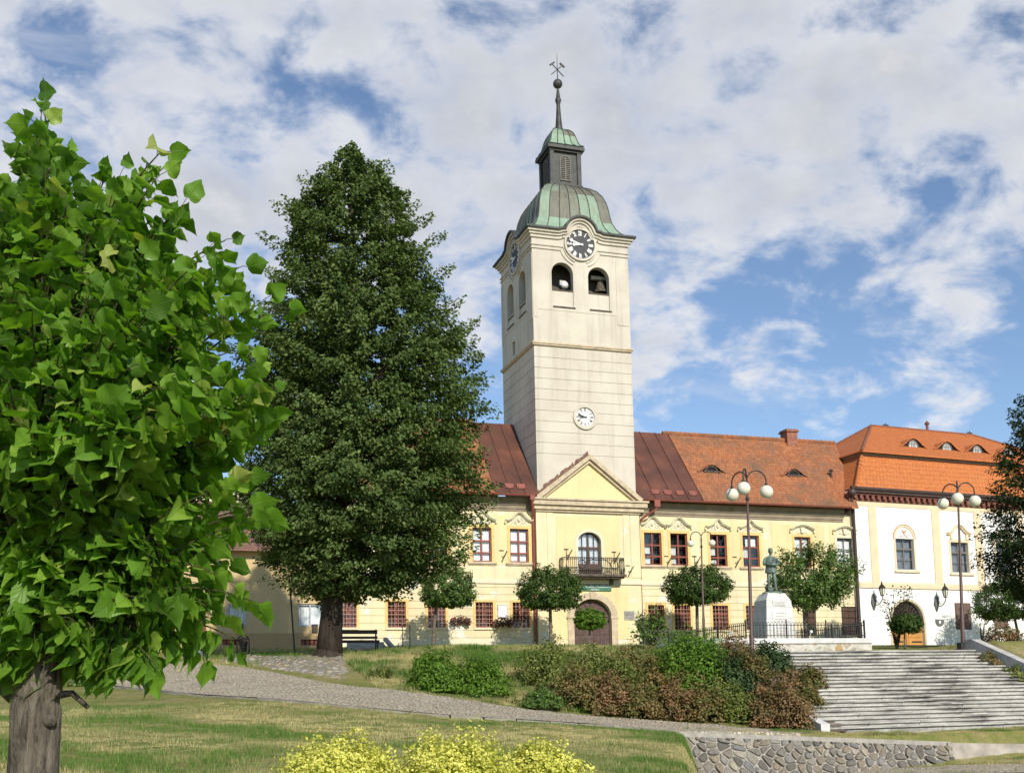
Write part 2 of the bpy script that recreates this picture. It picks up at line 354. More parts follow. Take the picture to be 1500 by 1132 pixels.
def arc(cx, cz, r, a0, a1, n, rz=None):
    rz = rz or r
    return [(cx+r*math.cos(a0+(a1-a0)*i/n), cz+rz*math.sin(a0+(a1-a0)*i/n)) for i in range(n+1)]
def wall(mb, x0, x1, z0, z1, holes, y, depth, mi=0, mr=None):
    "upright wall sheet with openings (x0,x1,z0,z1,arch height) and their reveals; thickness = depth behind y"
    mr = mi if mr is None else mr
    hs = [h for h in holes if h[1] > x0+1e-4 and h[0] < x1-1e-4 and h[3] > z0+1e-4 and h[2] < z1-1e-4]
    xs = sorted({x0, x1, *[min(max(v, x0), x1) for h in hs for v in h[:2]]}); zs = sorted({z0, z1, *[min(max(v, z0), z1) for h in hs for v in h[2:4]]})
    for i in range(len(xs)-1):
        for j in range(len(zs)-1):
            cx, cz = (xs[i]+xs[i+1])/2, (zs[j]+zs[j+1])/2
            if any(h[0] < cx < h[1] and h[2] < cz < h[3] for h in hs): continue
            mb.add([(xs[i], y, zs[j]), (xs[i+1], y, zs[j]), (xs[i+1], y, zs[j+1]), (xs[i], y, zs[j+1])], [(0, 1, 2, 3)], mi)
    for h in hs:
        a, b, c, d, ah = h[:5]; c2, d2 = max(c, z0), min(d, z1); yb = y+depth
        if ah and d <= z1+1e-4:
            sp_ = d-ah; mx = (a+b)/2; A = arc(mx, sp_, (b-a)/2, 0, math.pi, 16, ah)   # right -> left over the top
            pts = A
            for i in range(16):
                (xa, za), (xb, zb) = A[i], A[i+1]
                corner = (b, y, d) if i < 8 else (a, y, d)
                mb.add([(xa, y, za), corner, (xb, y, zb)], [(0, 1, 2)], mi)
                mb.add([(xa, y, za), (xb, y, zb), (xb, yb, zb), (xa, yb, za)], [(0, 1, 2, 3)], mr)
            mb.add([(mx, y, d), (b, y, d), (mx, y, d)], [], mi)
            ze = sp_
        else:
            ze = d2
            if d <= z1+1e-4: mb.add([(a, y, d), (b, y, d), (b, yb, d), (a, yb, d)], [(0, 1, 2, 3)], mr)
        if c >= z0-1e-4: mb.add([(a, y, c), (b, y, c), (b, yb, c), (a, yb, c)], [(0, 1, 2, 3)], mr)
        mb.add([(a, y, c2), (a, yb, c2), (a, yb, ze), (a, y, ze)], [(0, 1, 2, 3)], mr)
        mb.add([(b, y, c2), (b, yb, c2), (b, yb, ze), (b, y, ze)], [(0, 1, 2, 3)], mr)
def outer_shell(mb, x0, x1, y0, y1, z0, z1, mi=0, front=False):
    mb.add([(x0,y0,z0),(x1,y0,z0),(x1,y1,z0),(x0,y1,z0),(x0,y0,z1),(x1,y0,z1),(x1,y1,z1),(x0,y1,z1)],
           [(1,2,6,5),(2,3,7,6),(3,0,4,7)]+([(0,1,5,4)] if front else []), mi)

# --- openings of the wings, measured on the facade
UP_W = [(30.58, 31.80, 'ogee'), (32.44, 33.66, 'ogee'), (35.31, 36.53, 'point'), (37.72, 38.95, 'point'), (41.66, 42.90, 'segment'), (45.0, 46.22, 'segment_grey'),
        (21.51, 22.72, 'ogee_l'), (19.10, 20.32, 'ogee_l'), (16.3, 17.5, 'ogee_l'), (13.8, 15.0, 'ogee_l')]
LO_W = [(30.70, 31.82), (32.56, 33.68), (35.30, 36.42), (37.74, 38.94), (42.02, 43.04), (45.05, 46.3), (19.23, 20.33), (21.60, 22.68), (11.0, 11.95), (13.81, 14.90), (16.26, 17.34)]
UZ0, UZ1 = 8.38, 10.47
def lz(i): return (3.85, 5.78) if i in (4, 5) else ((4.2, 5.79) if i < 4 else (4.36, 5.90))
holesU = [(a, b, UZ0, UZ1, 0) for a, b, _ in UP_W]; holesL = [(a, b, *lz(i), 0) for i, (a, b) in enumerate(LO_W)]
WX1 = 46.45; WX0 = 10.35
mb = MB(); low = MB()
for x0, x1 in ((WX0, TX0-.01), (TX1+.01, WX1)):
    wall(mb, x0, x1, 7.3, 12.1, holesU, YW, .22, 0, 1)
    # ground floor: courses with open joints in front of a backing sheet
    wall(mb, x0, x1, 2.2, 7.05, holesL, YW+.035, .2, 0, 1)
    zc = 3.75
    wall(mb, x0, x1, 2.2, 3.70, holesL, YW-.02, .055, 2, 2)
    while zc < 6.95:
        z2 = min(zc+.40, 7.05); wall(mb, x0, x1, zc, z2, holesL, YW, .06, 0, 1)
        for zz_ in (zc, z2): mb.add([(x0, YW, zz_), (x1, YW, zz_), (x1, YW+.05, zz_), (x0, YW+.05, zz_)], [(0, 1, 2, 3)])
        zc += .44
    outer_shell(mb, x0, x1, YW+.9, YW+10, 2.2, 12.1)
    # dark rooms behind the windows
mb.build('facade_wall', [M['cream'], M['orange_trim'], M['stucco']], mus)
tr = MB()
for x0, x1 in ((WX0, TX0-.01), (TX1+.01, WX1)):
    tr.box(x0, x1, YW-.07, YW+.03, 7.05, 7.22); tr.box(x0, x1, YW-.035, YW+.03, 7.22, 7.30)
tr.build('string_course', M['stucco'], mus)
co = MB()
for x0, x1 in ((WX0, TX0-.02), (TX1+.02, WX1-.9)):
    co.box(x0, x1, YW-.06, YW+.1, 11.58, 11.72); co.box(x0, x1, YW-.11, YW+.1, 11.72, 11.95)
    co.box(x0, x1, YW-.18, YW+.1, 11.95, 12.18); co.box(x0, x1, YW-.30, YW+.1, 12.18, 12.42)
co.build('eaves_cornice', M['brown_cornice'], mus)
# yellow panels between paler lesenes
def panel(x0, x1, z0=7.42, z1=11.42):
    pn = MB()
    hs = [(a-.2, b+.2, 7.2, 11.6, 0) for a, b, _ in UP_W]
    xs = sorted([x0, x1]+[v for h in hs for v in h[:2] if x0 < v < x1])
    wall(pn, x0, x1, z0, z1, [(a-.17, b+.17, UZ0-.16, UZ1+.17, 0) for a, b, _ in UP_W], YW-.018, .03)
    pn.add([(x0, YW-.018, z0), (x0, YW-.018, z1), (x0, YW, z1), (x0, YW, z0)], [(0, 1, 2, 3)]); pn.add([(x1, YW-.018, z0), (x1, YW-.018, z1), (x1, YW, z1), (x1, YW, z0)], [(0, 1, 2, 3)])
    pn.add([(x0, YW-.018, z1), (x1, YW-.018, z1), (x1, YW, z1), (x0, YW, z1)], [(0, 1, 2, 3)]); pn.build('wall_panel', M['yellow'], mus)
for a, b in ((30.3, 33.95), (34.55, 39.35), (39.95, 44.0), (44.45, 46.4), (18.3, 23.1), (13.2, 17.9)): panel(a, b, 8.2, 11.3)

def dark_room(mb, a, b, z0, z1, y): mb.box(a-.12, b+.12, y, y+.7, z0-.12, z1+.12)
def casement(a, b, z0, z1, y, fm, parent, rows=(.62,), cols=1, bars=None, curtain=None, bar=.07, name='window', arch=0):
    "frame with its glazing bars; panes and curtain hang on it"
    f = MB(); e = .075
    f.box(a, a+e, y, y+.07, z0, z1); f.box(b-e, b, y, y+.07, z0, z1); f.box(a+e, b-e, y, y+.07, z0, z0+e); f.box(a+e, b-e, y, y+.07, z1-e, z1)
    xs = [a+e+(b-a-2*e)*k/(cols+1) for k in range(1, cols+1)]
    zs = [z0+(z1-z0)*r for r in rows]
    for z in zs: f.box(a+e, b-e, y-.012, y+.06, z-bar*.55, z+bar*.55)
    zz_ = [z0+e]+[v for z in zs for v in (z-bar*.55, z+bar*.55)]+[z1-e]
    for x in xs:
        for k in range(0, len(zz_), 2): f.box(x-bar*.55, x+bar*.55, y-.006, y+.065, zz_[k], zz_[k+1])
    if bars:
        nb, nr = bars
        for k in range(1, nb): x = a+e+(b-a-2*e)*k/nb; f.box(x-.016, x+.016, y+.02, y+.05, z0+e, z1-e)
        for k in range(1, nr): z = z0+e+(z1-z0-2*e)*k/nr; f.box(a+e, b-e, y+.017, y+.053, z-.016, z+.016)
    w = f.build(name, fm, parent)
    p = MB(); p.add([(a+e, y+.055, z0+e), (b-e, y+.055, z0+e), (b-e, y+.055, z1-e), (a+e, y+.055, z1-e)], [(0, 1, 2, 3)]); p.build('pane', M['glass'], w)
    d = MB(); dark_room(d, a, b, z0, z1, y+.42)
    d.build('room_shadow', M['darkwin'], w)
    if curtain:
        c = MB(); n = 26
        for (ca, cb, cz0, cz1) in curtain:
            x0 = a+(b-a)*ca; x1 = a+(b-a)*cb; q0 = z0+(z1-z0)*cz0; q1 = z0+(z1-z0)*cz1
            for k in range(n):
                xa, xb = x0+(x1-x0)*k/n, x0+(x1-x0)*(k+1)/n; ya, yb = y+.17+.03*math.sin(k*1.9), y+.17+.03*math.sin((k+1)*1.9)
                c.add([(xa, ya, q0), (xb, yb, q0), (xb, yb, q1), (xa, ya, q1)], [(0, 1, 2, 3)])
        c.build('curtain', M['curtain'], w)
    return w

def hood_path(kind, a, b):
    "outline (x,z) of the moulding over a window, left to right"
    c = (a+b)/2; h = (b-a)/2
    if kind.startswith('ogee'):
        P = [(c-h-.3, 11.0), (c-h-.18, 10.98)]
        for i in range(13):
            u = -1+2*i/12; P.append((c+u*(h+.05), 11.02+.47*(.5+.5*math.cos(math.pi*u))**.8))
        return P+[(c+h+.18, 10.98), (c+h+.3, 11.0)]
    if kind == 'point':
        return [(c-h-.32, 10.98), (c-h-.12, 10.98), (c-h*.5, 11.17), (c, 11.48), (c+h*.5, 11.17), (c+h+.12, 10.98), (c+h+.32, 10.98)]
    P = [(c+(h+.3)*(-1+2*i/10), 10.97+.3*math.cos(math.pi/2*(-1+2*i/10))) for i in range(11)]
    return P
def offset_path(P, d):
    out = []
    for i in range(len(P)):
        a = P[max(0, i-1)]; b = P[min(len(P)-1, i+1)]; tx, tz = b[0]-a[0], b[1]-a[1]; l = math.hypot(tx, tz) or 1
        out.append((P[i][0]-tz/l*d, P[i][1]+tx/l*d))
    return out
def curtains(i):
    return {0: [(.1, .42, .05, .3), (.12, .42, .36, .58)], 1: [(.08, .40, .06, .27), (.08, .40, .33, .6)], 2: [(.08, .4, .35, .6), (.1, .45, .08, .22)], 3: [(.3, .9, .66, .9), (.1, .4, .3, .6)],
            4: [(.08, .92, .3, .93)], 5: [(.08, .92, .06, .93)], 6: [(.08, .92, .05, .94)], 7: [(.08, .92, .05, .94)]}.get(i)
for i, (a, b, kind) in enumerate(UP_W):
    grey = kind.endswith('grey')
    w = casement(a, b, UZ0, UZ1, YW+.10, M['greyframe'] if grey else M['redwood'], mus, rows=(.27, .62) if not grey else (.62,), curtain=curtains(i), bar=.09 if not grey else .06)
    s = MB(); s.box(a-.3, b+.3, YW-.13, YW+.12, UZ0-.14, UZ0-.03); s.box(a-.24, b+.24, YW-.06, YW+.1, UZ0-.22, UZ0-.14); s.build('sill', M['stone'], w)
    fr = MB(); y1 = YW+.04; y2 = YW-.045
    fr.box(a-.17, a-.002, y2, y1, UZ0-.03, UZ1+.2); fr.box(b+.002, b+.17, y2, y1, UZ0-.03, UZ1+.2); fr.box(a-.002, b+.002, y2, y1, UZ1+.002, UZ1+.2)
    fr.build('surround', M['stucco'] if grey else M['orange_trim'], w)
    P = hood_path(kind, a, b); hd = MB()
    hd.band(offset_path(P, .045), P, YW-.26, YW+.02); hd.band(P, offset_path(P, -.06), YW-.2, YW+.02); hd.band(offset_path(P, -.06), offset_path(P, -.12), YW-.1, YW+.02)
    for sx in (P[0], P[-1]): hd.box(sx[0]-.06, sx[0]+.06, YW-.16, YW+.02, sx[1]-.22, sx[1]-.1)
    ho = hd.build('window_hood', M['stucco'], w)
    ins = [q for q in offset_path(P, -.125) if a-.12 < q[0] < b+.12]
    cz = MB(); poly = [(ins[0][0], UZ1+.202), (ins[-1][0], UZ1+.202)]+ins[::-1]
    cz.prism(poly, YW-.03, YW+.02)
    c = (a+b)/2; rnd = random.Random(i)
    if kind.startswith('seg'):
        cz.prism([(c-.1, 10.72), (c+.1, 10.72), (c+.16, 11.1), (c-.16, 11.1)], YW-.16, YW-.031)
        for sx in (-1, 1): cz.prism([(c+sx*.28-.14, 10.74), (c+sx*.28+.14, 10.74), (c+sx*.28+.1, 10.98), (c+sx*.28-.1, 10.98)], YW-.07, YW-.031)
    else:
        cz.lathe([(.001, -.05), (.13, -.04), (.17, 0), (.1, .04), (.001, .06)], (c, 0, 0), 10) if 0 else None
        cz.sphere((c, YW-.035, 11.03), .12, 10, 6, 1.3)
        for sx in (-1, 1):      # scrolls of foliage
            for k in range(6):
                an = k*1.05; r = .14-.016*k
                cz.sphere((c+sx*(.30+r*math.cos(an)), YW-.04, 10.86+r*math.sin(an)*.8), .05-.003*k, 6, 4)
            cz.tube([(c+sx*.12, YW-.05, 10.74), (c+sx*.25, YW-.06, 10.98), (c+sx*.14, YW-.05, 11.2)], .028, 5)
            cz.tube([(c+sx*.50, YW-.05, 10.72), (c+sx*.46, YW-.05, 10.86), (c+sx*.34, YW-.05, 11.0)], .022, 5)
    cz.build('cartouche', M['stucco'], w)
for i, (a, b) in enumerate(LO_W):
    z0, z1 = lz(i)
    if i in (4, 5):
        d = MB(); d.box(a, b, YW+.1, YW+.16, z0, z1)
        for k in range(2): d.box(a+.07+(b-a)*.5*k, a-.07+(b-a)*.5*(k+1), YW+.06, YW+.1, z0+.1, z1-.1)
        d.box((a+b)/2-.03, (a+b)/2+.03, YW+.05, YW+.1, z0, z1)
        for k in range(16): zz_ = z0+.16+k*(z1-z0-.3)/16; d.box(a+.1, b-.1, YW+.045, YW+.06, zz_, zz_+.05)
        d.build('shutter', M['brownwood'], mus); continue
    w = casement(a, b, z0, z1, YW+.12, M['redwood'], mus, rows=(.64,), cols=1, bars=(4, 4), bar=.1)
    g = MB()
    for k in range(1, 5): x = a+(b-a)*k/5; g.box(x-.012, x+.012, YW+.02, YW+.044, z0, z1)
    for k in range(1, 6): z = z0+(z1-z0)*k/6; g.box(a, b, YW+.0, YW+.02, z-.012, z+.012)
    g.build('window_grille', M['pinkgrille'] if 'pinkgrille' in M else M.setdefault('pinkgrille', plain('pink_grille_paint', (.42, .26, .22), .6)), w)
    s = MB(); s.box(a-.12, b+.12, YW-.08, YW+.1, z0-.13, z0-.02); s.build('sill', M['stucco'], w)
    fr = MB(); fr.box(a-.16, a-.002, YW-.03, YW+.04, z0-.02, z1+.14); fr.box(b+.002, b+.16, YW-.03, YW+.04, z0-.02, z1+.14); fr.box(a-.002, b+.002, YW-.03, YW+.04, z1+.002, z1+.14)
    fr.build('surround', M['orange_trim'], w)

# --- central bay under the tower
GX0, GX1, GZT = 25.46, 27.97, 6.12; BX0, BX1, BZ0, BZ1 = 25.87, 27.43, 7.6, 10.33
by = MB(); hl = [(GX0, GX1, 2.2, GZT, 1.1), (BX0, BX1, BZ0, BZ1, .62)]
wall(by, TX0-.15, TX1+.15, 2.2, 12.0, hl, Y0, .5, 0, 0)
for x in (TX0-.15, TX1+.15): by.add([(x, Y0, 2.2), (x, YW+.1, 2.2), (x, YW+.1, 12), (x, Y0, 12)], [(0, 1, 2, 3)])
by.build('bay_wall', [M['cream']], mus)
py_ = MB(); wall(py_, 24.45, 28.75, 7.55, 11.3, [(BX0-.2, BX1+.2, 7.0, BZ1+.2, .75)], Y0-.02, .03); py_.build('wall_panel', M['yellow'], mus)
py_ = MB(); wall(py_, 24.0, 29.2, 3.6, 6.9, [(GX0-.42, GX1+.42, 2.2, GZT+.4, 1.5)], Y0-.02, .03)
py_.build('wall_panel', M['yellow'], mus)
for x0, x1 in ((TX0-.15, TX0+.5), (TX0+.56, TX0+.98), (TX1-.98, TX1-.56), (TX1-.5, TX1+.15)): ls = MB(); ls.box(x0, x1, Y0-.045, Y0+.01, 7.5, 11.5); ls.build('pilaster', M['cream'], mus)
sc_ = MB(); sc_.box(TX0-.2, TX1+.2, Y0-.09, Y0+.01, 7.05, 7.25); sc_.box(TX0-.18, TX1+.18, Y0-.05, Y0+.01, 7.25, 7.36); sc_.build('string_course', M['stucco'], mus)
# gate with stone surround
ga = MB(); A = arc((GX0+GX1)/2, GZT-1.1, (GX1-GX0)/2, math.pi, 0, 18, 1.1); A2 = arc((GX0+GX1)/2, GZT-1.1, (GX1-GX0)/2+.42, math.pi, 0, 18, 1.5)
ga.band(A2, A, Y0-.09, Y0+.02)
for x0, x1 in ((GX0-.42, GX0), (GX1, GX1+.42)):
    ga.box(x0, x1, Y0-.09, Y0+.02, 2.2, GZT-1.22); ga.box(x0-.06, x1+.06, Y0-.14, Y0+.02, GZT-1.22, GZT-1.1)
ga.prism([((GX0+GX1)/2-.12, GZT-.02), ((GX0+GX1)/2+.12, GZT-.02), ((GX0+GX1)/2+.18, GZT+.44), ((GX0+GX1)/2-.18, GZT+.44)], Y0-.15, Y0-.091)
gate = MB(); Ai = [p for p in arc((GX0+GX1)/2, GZT-1.1, (GX1-GX0)/2+.0, 0, math.pi, 18, 1.1)]
gate.prism([(GX0, 2.3), (GX1, 2.3)]+Ai, Y0+.3, Y0+.38)
gm = (GX0+GX1)/2
gate.box(gm-.06, gm+.06, Y0+.24, Y0+.3, 2.6, GZT-1.12)
gate.box(GX0+.02, GX1-.02, Y0+.25, Y0+.3, GZT-1.12, GZT-1.0)
for k in range(2):
    x0 = GX0+.1+k*(gm-GX0-.02); x1 = x0+(gm-GX0)-.2
    for z0, z1 in ((2.9, 3.75), (3.9, 4.85)):
        gate.box(x0+.05, x1-.05, Y0+.26, Y0+.3, z0, z1)
        for q in range(5): gate.bar((x0+.12+q*.16, Y0+.25, z0+.08), (x0+.3+q*.13, Y0+.25, z1-.08), .03)
for k in range(7):
    an = math.pi*(k+.5)/7; gate.bar((gm+.15*math.cos(an), Y0+.28, GZT-1.0+.12*math.sin(an)), (gm+1.15*math.cos(an), Y0+.28, GZT-1.05+1.0*math.sin(an)), .05)
g_ = gate.build('gate', M['gatewood'] if 'gatewood' in M else M.setdefault('gatewood', plain('old_gate_wood', (.10, .062, .055), .75, var=.3, vs=4)), mus)
ga.build('gate_surround', M['stone'], g_)
h_ = MB(); h_.bar((gm-.12, Y0+.23, 4.1), (gm-.12, Y0+.23, 4.35), .04); h_.build('handle', M['brackets'], g_)
# balcony door
bd = MB(); bm_ = (BX0+BX1)/2; y = Y0+.22
Ab = arc(bm_, BZ1-.62, (BX1-BX0)/2, 0, math.pi, 14, .62); Ai = arc(bm_, BZ1-.62, (BX1-BX0)/2-.09, 0, math.pi, 14, .53)
bd.band(Ab[::-1], Ai[::-1], y, y+.08)
bd.box(BX0, BX0+.09, y, y+.08, BZ0, BZ1-.62); bd.box(BX1-.09, BX1, y, y+.08, BZ0, BZ1-.62)
bd.box(BX0+.09, BX1-.09, y-.02, y+.07, 9.28, 9.42); bd.box(bm_-.08, bm_+.08, y-.03, y+.08, BZ0, 9.28); bd.box(bm_-.05, bm_+.05, y-.01, y+.07, 9.42, BZ1-.08)
for sx in (-1, 1):
    bd.box(bm_+sx*.4-.02, bm_+sx*.4+.02, y, y+.06, 8.3, 9.28); bd.box(bm_+sx*.4-.02, bm_+sx*.4+.02, y, y+.06, 9.42, BZ1-.2)
    bd.box(min(bm_+sx*.08, bm_+sx*.69), max(bm_+sx*.08, bm_+sx*.69), y-.01, y+.06, BZ0, 8.35)
bdo = bd.build('balcony_door', M['brownwood'], mus)
pp = MB(); pp.prism([(BX0+.05, 8.3), (BX1-.05, 8.3)]+arc(bm_, BZ1-.62, (BX1-BX0)/2-.05, 0, math.pi, 14, .57), y+.045, y+.047); pp.build('pane', M['glass'], bdo)
cu = MB()
for k in range(40):
    xa, xb = BX0+.05+1.46*k/40, BX0+.05+1.46*(k+1)/40; cu.add([(xa, y+.15+.03*math.sin(k*1.7), 8.2), (xb, y+.15+.03*math.sin(k*1.7+1.7), 8.2), (xb, y+.15+.03*math.sin(k*1.7+1.7), 10.2), (xa, y+.15+.03*math.sin(k*1.7), 10.2)], [(0, 1, 2, 3)])
cu.build('curtain', M['curtain'], bdo)
d = MB(); dark_room(d, BX0, BX1, BZ0, BZ1, y+.4); d.build('room_shadow', M['darkwin'], bdo)
ds = MB(); A = arc(bm_, BZ1-.62, (BX1-BX0)/2+.005, math.pi, 0, 16, .625); A2 = arc(bm_, BZ1-.62, (BX1-BX0)/2+.2, math.pi, 0, 16, .82)
ds.band(A2, A, Y0-.06, Y0+.02); ds.box(BX0-.2, BX0-.005, Y0-.06, Y0+.02, 7.45, BZ1-.62); ds.box(BX1+.005, BX1+.2, Y0-.06, Y0+.02, 7.45, BZ1-.62)
ds.build('surround', M['stucco'], bdo)
# balcony
ba = MB(); BL, BR, BD = 24.55, 28.72, .95
ba.prism([(BL, 7.44), (BR, 7.44), (BR, 7.6), (BL, 7.6)], Y0-BD, Y0+.02)
ba.prism([(BL+.12, 7.34), (BR-.12, 7.34), (BR-.12, 7.44), (BL+.12, 7.44)], Y0-BD+.12, Y0-.092)
bal = ba.build('balcony', M['slab'], mus)
bk = MB()
for x in (25.2, 28.0): bk.prism([(x-.1, 7.02), (x+.1, 7.02), (x+.1, 7.338), (x-.1, 7.338)], Y0-.3, Y0-.092)
bk.build('bracket', M['slab'], bal)
rl = MB(); yf = Y0-BD+.06; zt = 8.62; zb = 7.62
def railside(p, q):
    p = Vector(p); q = Vector(q); Ld = (q-p).length; n = int(Ld/.13); t_ = (q-p).normalized(); nr_ = Vector((t_.y, -t_.x, 0))
    for z in (zb+.06, zt): rl.bar(p+Vector((0, 0, z)), q+Vector((0, 0, z)), .035)
    for k in range(n+1):
        b_ = p+t_*(Ld*k/n)
        pts = [b_+Vector((0, 0, zb))+nr_*.0, b_+Vector((0, 0, zb+.2))+nr_*.07, b_+Vector((0, 0, zb+.5))+nr_*.02, b_+Vector((0, 0, zb+.8))-nr_*.01, b_+Vector((0, 0, zt))]
        rl.tube(pts, .018, 5)
        if k < n:
            m_ = p+t_*(Ld*(k+.5)/n); r_ = .055
            rl.tube([m_+t_*(r_*math.cos(a_))+Vector((0, 0, zt-.1+r_*math.sin(a_))) for a_ in np.linspace(0, 5.2, 9)], .015, 4)
            if k % 2 == 0: rl.tube([m_+t_*(.08*math.cos(a_))+Vector((0, 0, zb+.24+.08*math.sin(a_))) for a_ in np.linspace(0, 5.5, 9)], .015, 4)
railside((BL+.05, Y0-.1, 0), (BL+.05, yf+.2, 0)); railside((BL+.2, yf, 0), (BR-.2, yf, 0)); railside((BR-.05, yf+.2, 0), (BR-.05, Y0-.1, 0))
railside((BL+.05, yf+.2, 0), (BL+.2, yf, 0)); railside((BR-.2, yf, 0), (BR-.05, yf+.2, 0))
for cx in (25.75, 27.9):
    c0 = Vector((cx, yf-.05, 8.18))
    rl.tube([c0+Vector((.26*math.cos(a), 0, .26*math.sin(a))) for a in np.linspace(0, 2*math.pi, 20)], .03, 6)
for sx, x0 in ((1, 26.0), (-1, 27.65)): rl.tube([(x0, yf-.05, 8.2), (x0+sx*.2, yf-.06, 8.38), (x0+sx*.45, yf-.07, 8.5), (x0+sx*.8, yf-.06, 8.42)], .026, 6)
rl.build('railing', M['iron'], bal)
# entablature and pediment
en = MB()
en.box(TX0-.2, TX1+.2, Y0-.14, Y0+.02, 11.55, 11.68); en.box(TX0-.32, TX1+.4, Y0-.26, Y0+.02, 11.68, 11.95)
en.box(TX0-.45, TX1+.6, Y0-.42, Y0+.02, 11.95, 12.25); en.box(TX0-.55, TX1+.68, Y0-.52, Y0+.02, 12.25, 12.36)
en.build('entablature', M['stone'], mus)
ptop = [(TX0-.35, 12.37), (26.72, 15.25), (TX1+.5, 12.37)]; pin = [(TX0+.35, 12.37), (26.72, 14.72), (TX1-.2, 12.37)]; pmid = [(TX0+.1, 12.37), (26.72, 14.97), (TX1+.05, 12.37)]
pd_ = MB(); pd_.band(ptop, pmid, Y0-.42, Y0+.02); pd_.band(pmid, pin, Y0-.24, Y0+.02)
po = pd_.build('pediment', M['stone'], mus)
tm_ = MB(); tm_.prism([pin[0], pin[2], pin[1]], Y0-.06, Y0+.015); tm_.build('tympanum', M['yellow'], po)
ed = MB()   # eroded edge of render along the gable
for s_, (xa, za), (xb, zb_) in ((0, ptop[0], ptop[1]), (1, ptop[2], ptop[1])):
    n = 26; rr = random.Random(s_+3)
    for k in range(n):
        u0, u1 = k/n, (k+1)/n; w_ = (.30 if s_ == 0 else .12)*rr.uniform(.4, 1.1)*(1 if k > 1 else .4)
        P = [(xa+(xb-xa)*u0, za+(zb_-za)*u0+.002), (xa+(xb-xa)*u1, za+(zb_-za)*u1+.002)]
        if s_ == 1: P = P[::-1]
        ed.prism([P[0], P[1], (P[1][0], P[1][1]+w_), (P[0][0], P[0][1]+w_*rr.uniform(.7, 1.2))], Y0-.03-.002*k, Y0-.01)
ed.build('eroded_render', M['bare'], po)
# ---------------------------------------------------------------- the tower shaft
W = TX1-TX0
def frontmap(u, d, z): return (TX0+u, Y0+d, z)          # u left->right, d inwards
def leftmap(u, d, z): return (TX0+d, Y0+TD-u, z)        # seen from the left: u runs back->front
def mapped_mb(mb, fn): mb.v = [fn(*p) for p in mb.v]; return mb
BELF = 22.37
oF = [(24.58-TX0, 26.06-TX0, 24.95, 27.87, .74), (27.10-TX0, 28.58-TX0, 24.95, 27.80, .74)]
oL = [(1.25, 2.6, 24.95, 27.85, .68), (3.75, 5.1, 24.95, 27.85, .68), (2.2, 2.75, 22.75, 23.7, 0)]
def shaft(fn, wid, holes, clock):
    mb = MB()
    wall(mb, 0, wid, BELF+.1, 30.2, holes, 0, .45)
    # courses with sunk joints below
    zs = [11.9, 15.25]+[15.95+.69*k for k in range(10)]
    wall(mb, 0, wid, 11.9, BELF+.1, [], .03, .1)
    for i in range(len(zs)-1):
        a = zs[i]+(.025 if i else 0); b = min(zs[i+1]-.025, BELF)
        mb.add([(0, 0, a), (wid, 0, a), (wid, 0, b), (0, 0, b)], [(0, 1, 2, 3)])
        for z in (a, b): mb.add([(0, 0, z), (wid, 0, z), (wid, .032, z), (0, .032, z)], [(0, 1, 2, 3)])
    return mapped_mb(mb, fn)
tw = shaft(frontmap, W, oF, True)
t2 = shaft(leftmap, TD, oL, True); tw.add(t2.v, t2.f)
outer_shell(tw, TX0, TX1, Y0, Y0+TD, 11.9, 30.2) if 0 else tw.add([(TX1, Y0, 11.9), (TX1, Y0+TD, 11.9), (TX1, Y0+TD, 30.2), (TX1, Y0, 30.2), (TX0, Y0+TD, 11.9), (TX0, Y0+TD, 30.2)], [(0, 1, 2, 3), (1, 4, 5, 2)])
tow = tw.build('tower', M['tower'], mus)
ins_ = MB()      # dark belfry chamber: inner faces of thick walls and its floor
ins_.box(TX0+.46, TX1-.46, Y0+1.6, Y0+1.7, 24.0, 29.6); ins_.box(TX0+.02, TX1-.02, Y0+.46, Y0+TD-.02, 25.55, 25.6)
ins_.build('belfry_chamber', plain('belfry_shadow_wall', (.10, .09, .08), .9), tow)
# parapet panels low in the belfry openings
for fn, hs_, zp in ((frontmap, oF, 25.98), (leftmap, oL[:2], 25.75)):
    for a, b, c, d, ah in hs_:
        pa = MB(); pa.box(a+.002, b-.002, .10, .3, c+.02, zp); mapped_mb(pa, fn).build('parapet', M['tower'], tow)
        lg = MB(); lg.box(a+.05, b+.1, -.07, .1, c-.13, c-.04); mapped_mb(lg, fn).build('ledge', M['slab'], tow)
        if fn is frontmap: lg = MB(); lg.box(a+.002, b-.002, .06, .32, zp+.001, zp+.08); mapped_mb(lg, fn).build('parapet_cap', M['slab'], tow)
# string course below the belfry (front first, the side butts against it)
st = MB(); st.box(TX0-.14, TX1+.14, Y0-.14, Y0+.01, BELF-.02, BELF+.08); st.box(TX0-.09, TX1+.09, Y0-.09, Y0+.01, BELF-.12, BELF-.02)
st.box(TX0-.14, TX0+.01, Y0+.012, Y0+TD+.14, BELF-.02, BELF+.08); st.box(TX0-.09, TX0+.01, Y0+.012, Y0+TD+.09, BELF-.12, BELF-.02)
st.build('string_course', M['stone'], mus)
# shallow lesenes and framing lines around the bells
for fn, wid in ((frontmap, W), (leftmap, TD)):
    for x0, x1, za, zb_, dd in ((.02, .28, 24.1, 28.35, .03), (wid-.9, wid-.03, 24.0, 28.35, .03), (.28, wid-.9, 24.62, 24.82, .022)):
        q = MB(); q.box(x0, x1, -dd, .01, za, zb_); mapped_mb(q, fn).build('pilaster' if za < 24.5 else 'framing_band', M['tower'], mus)
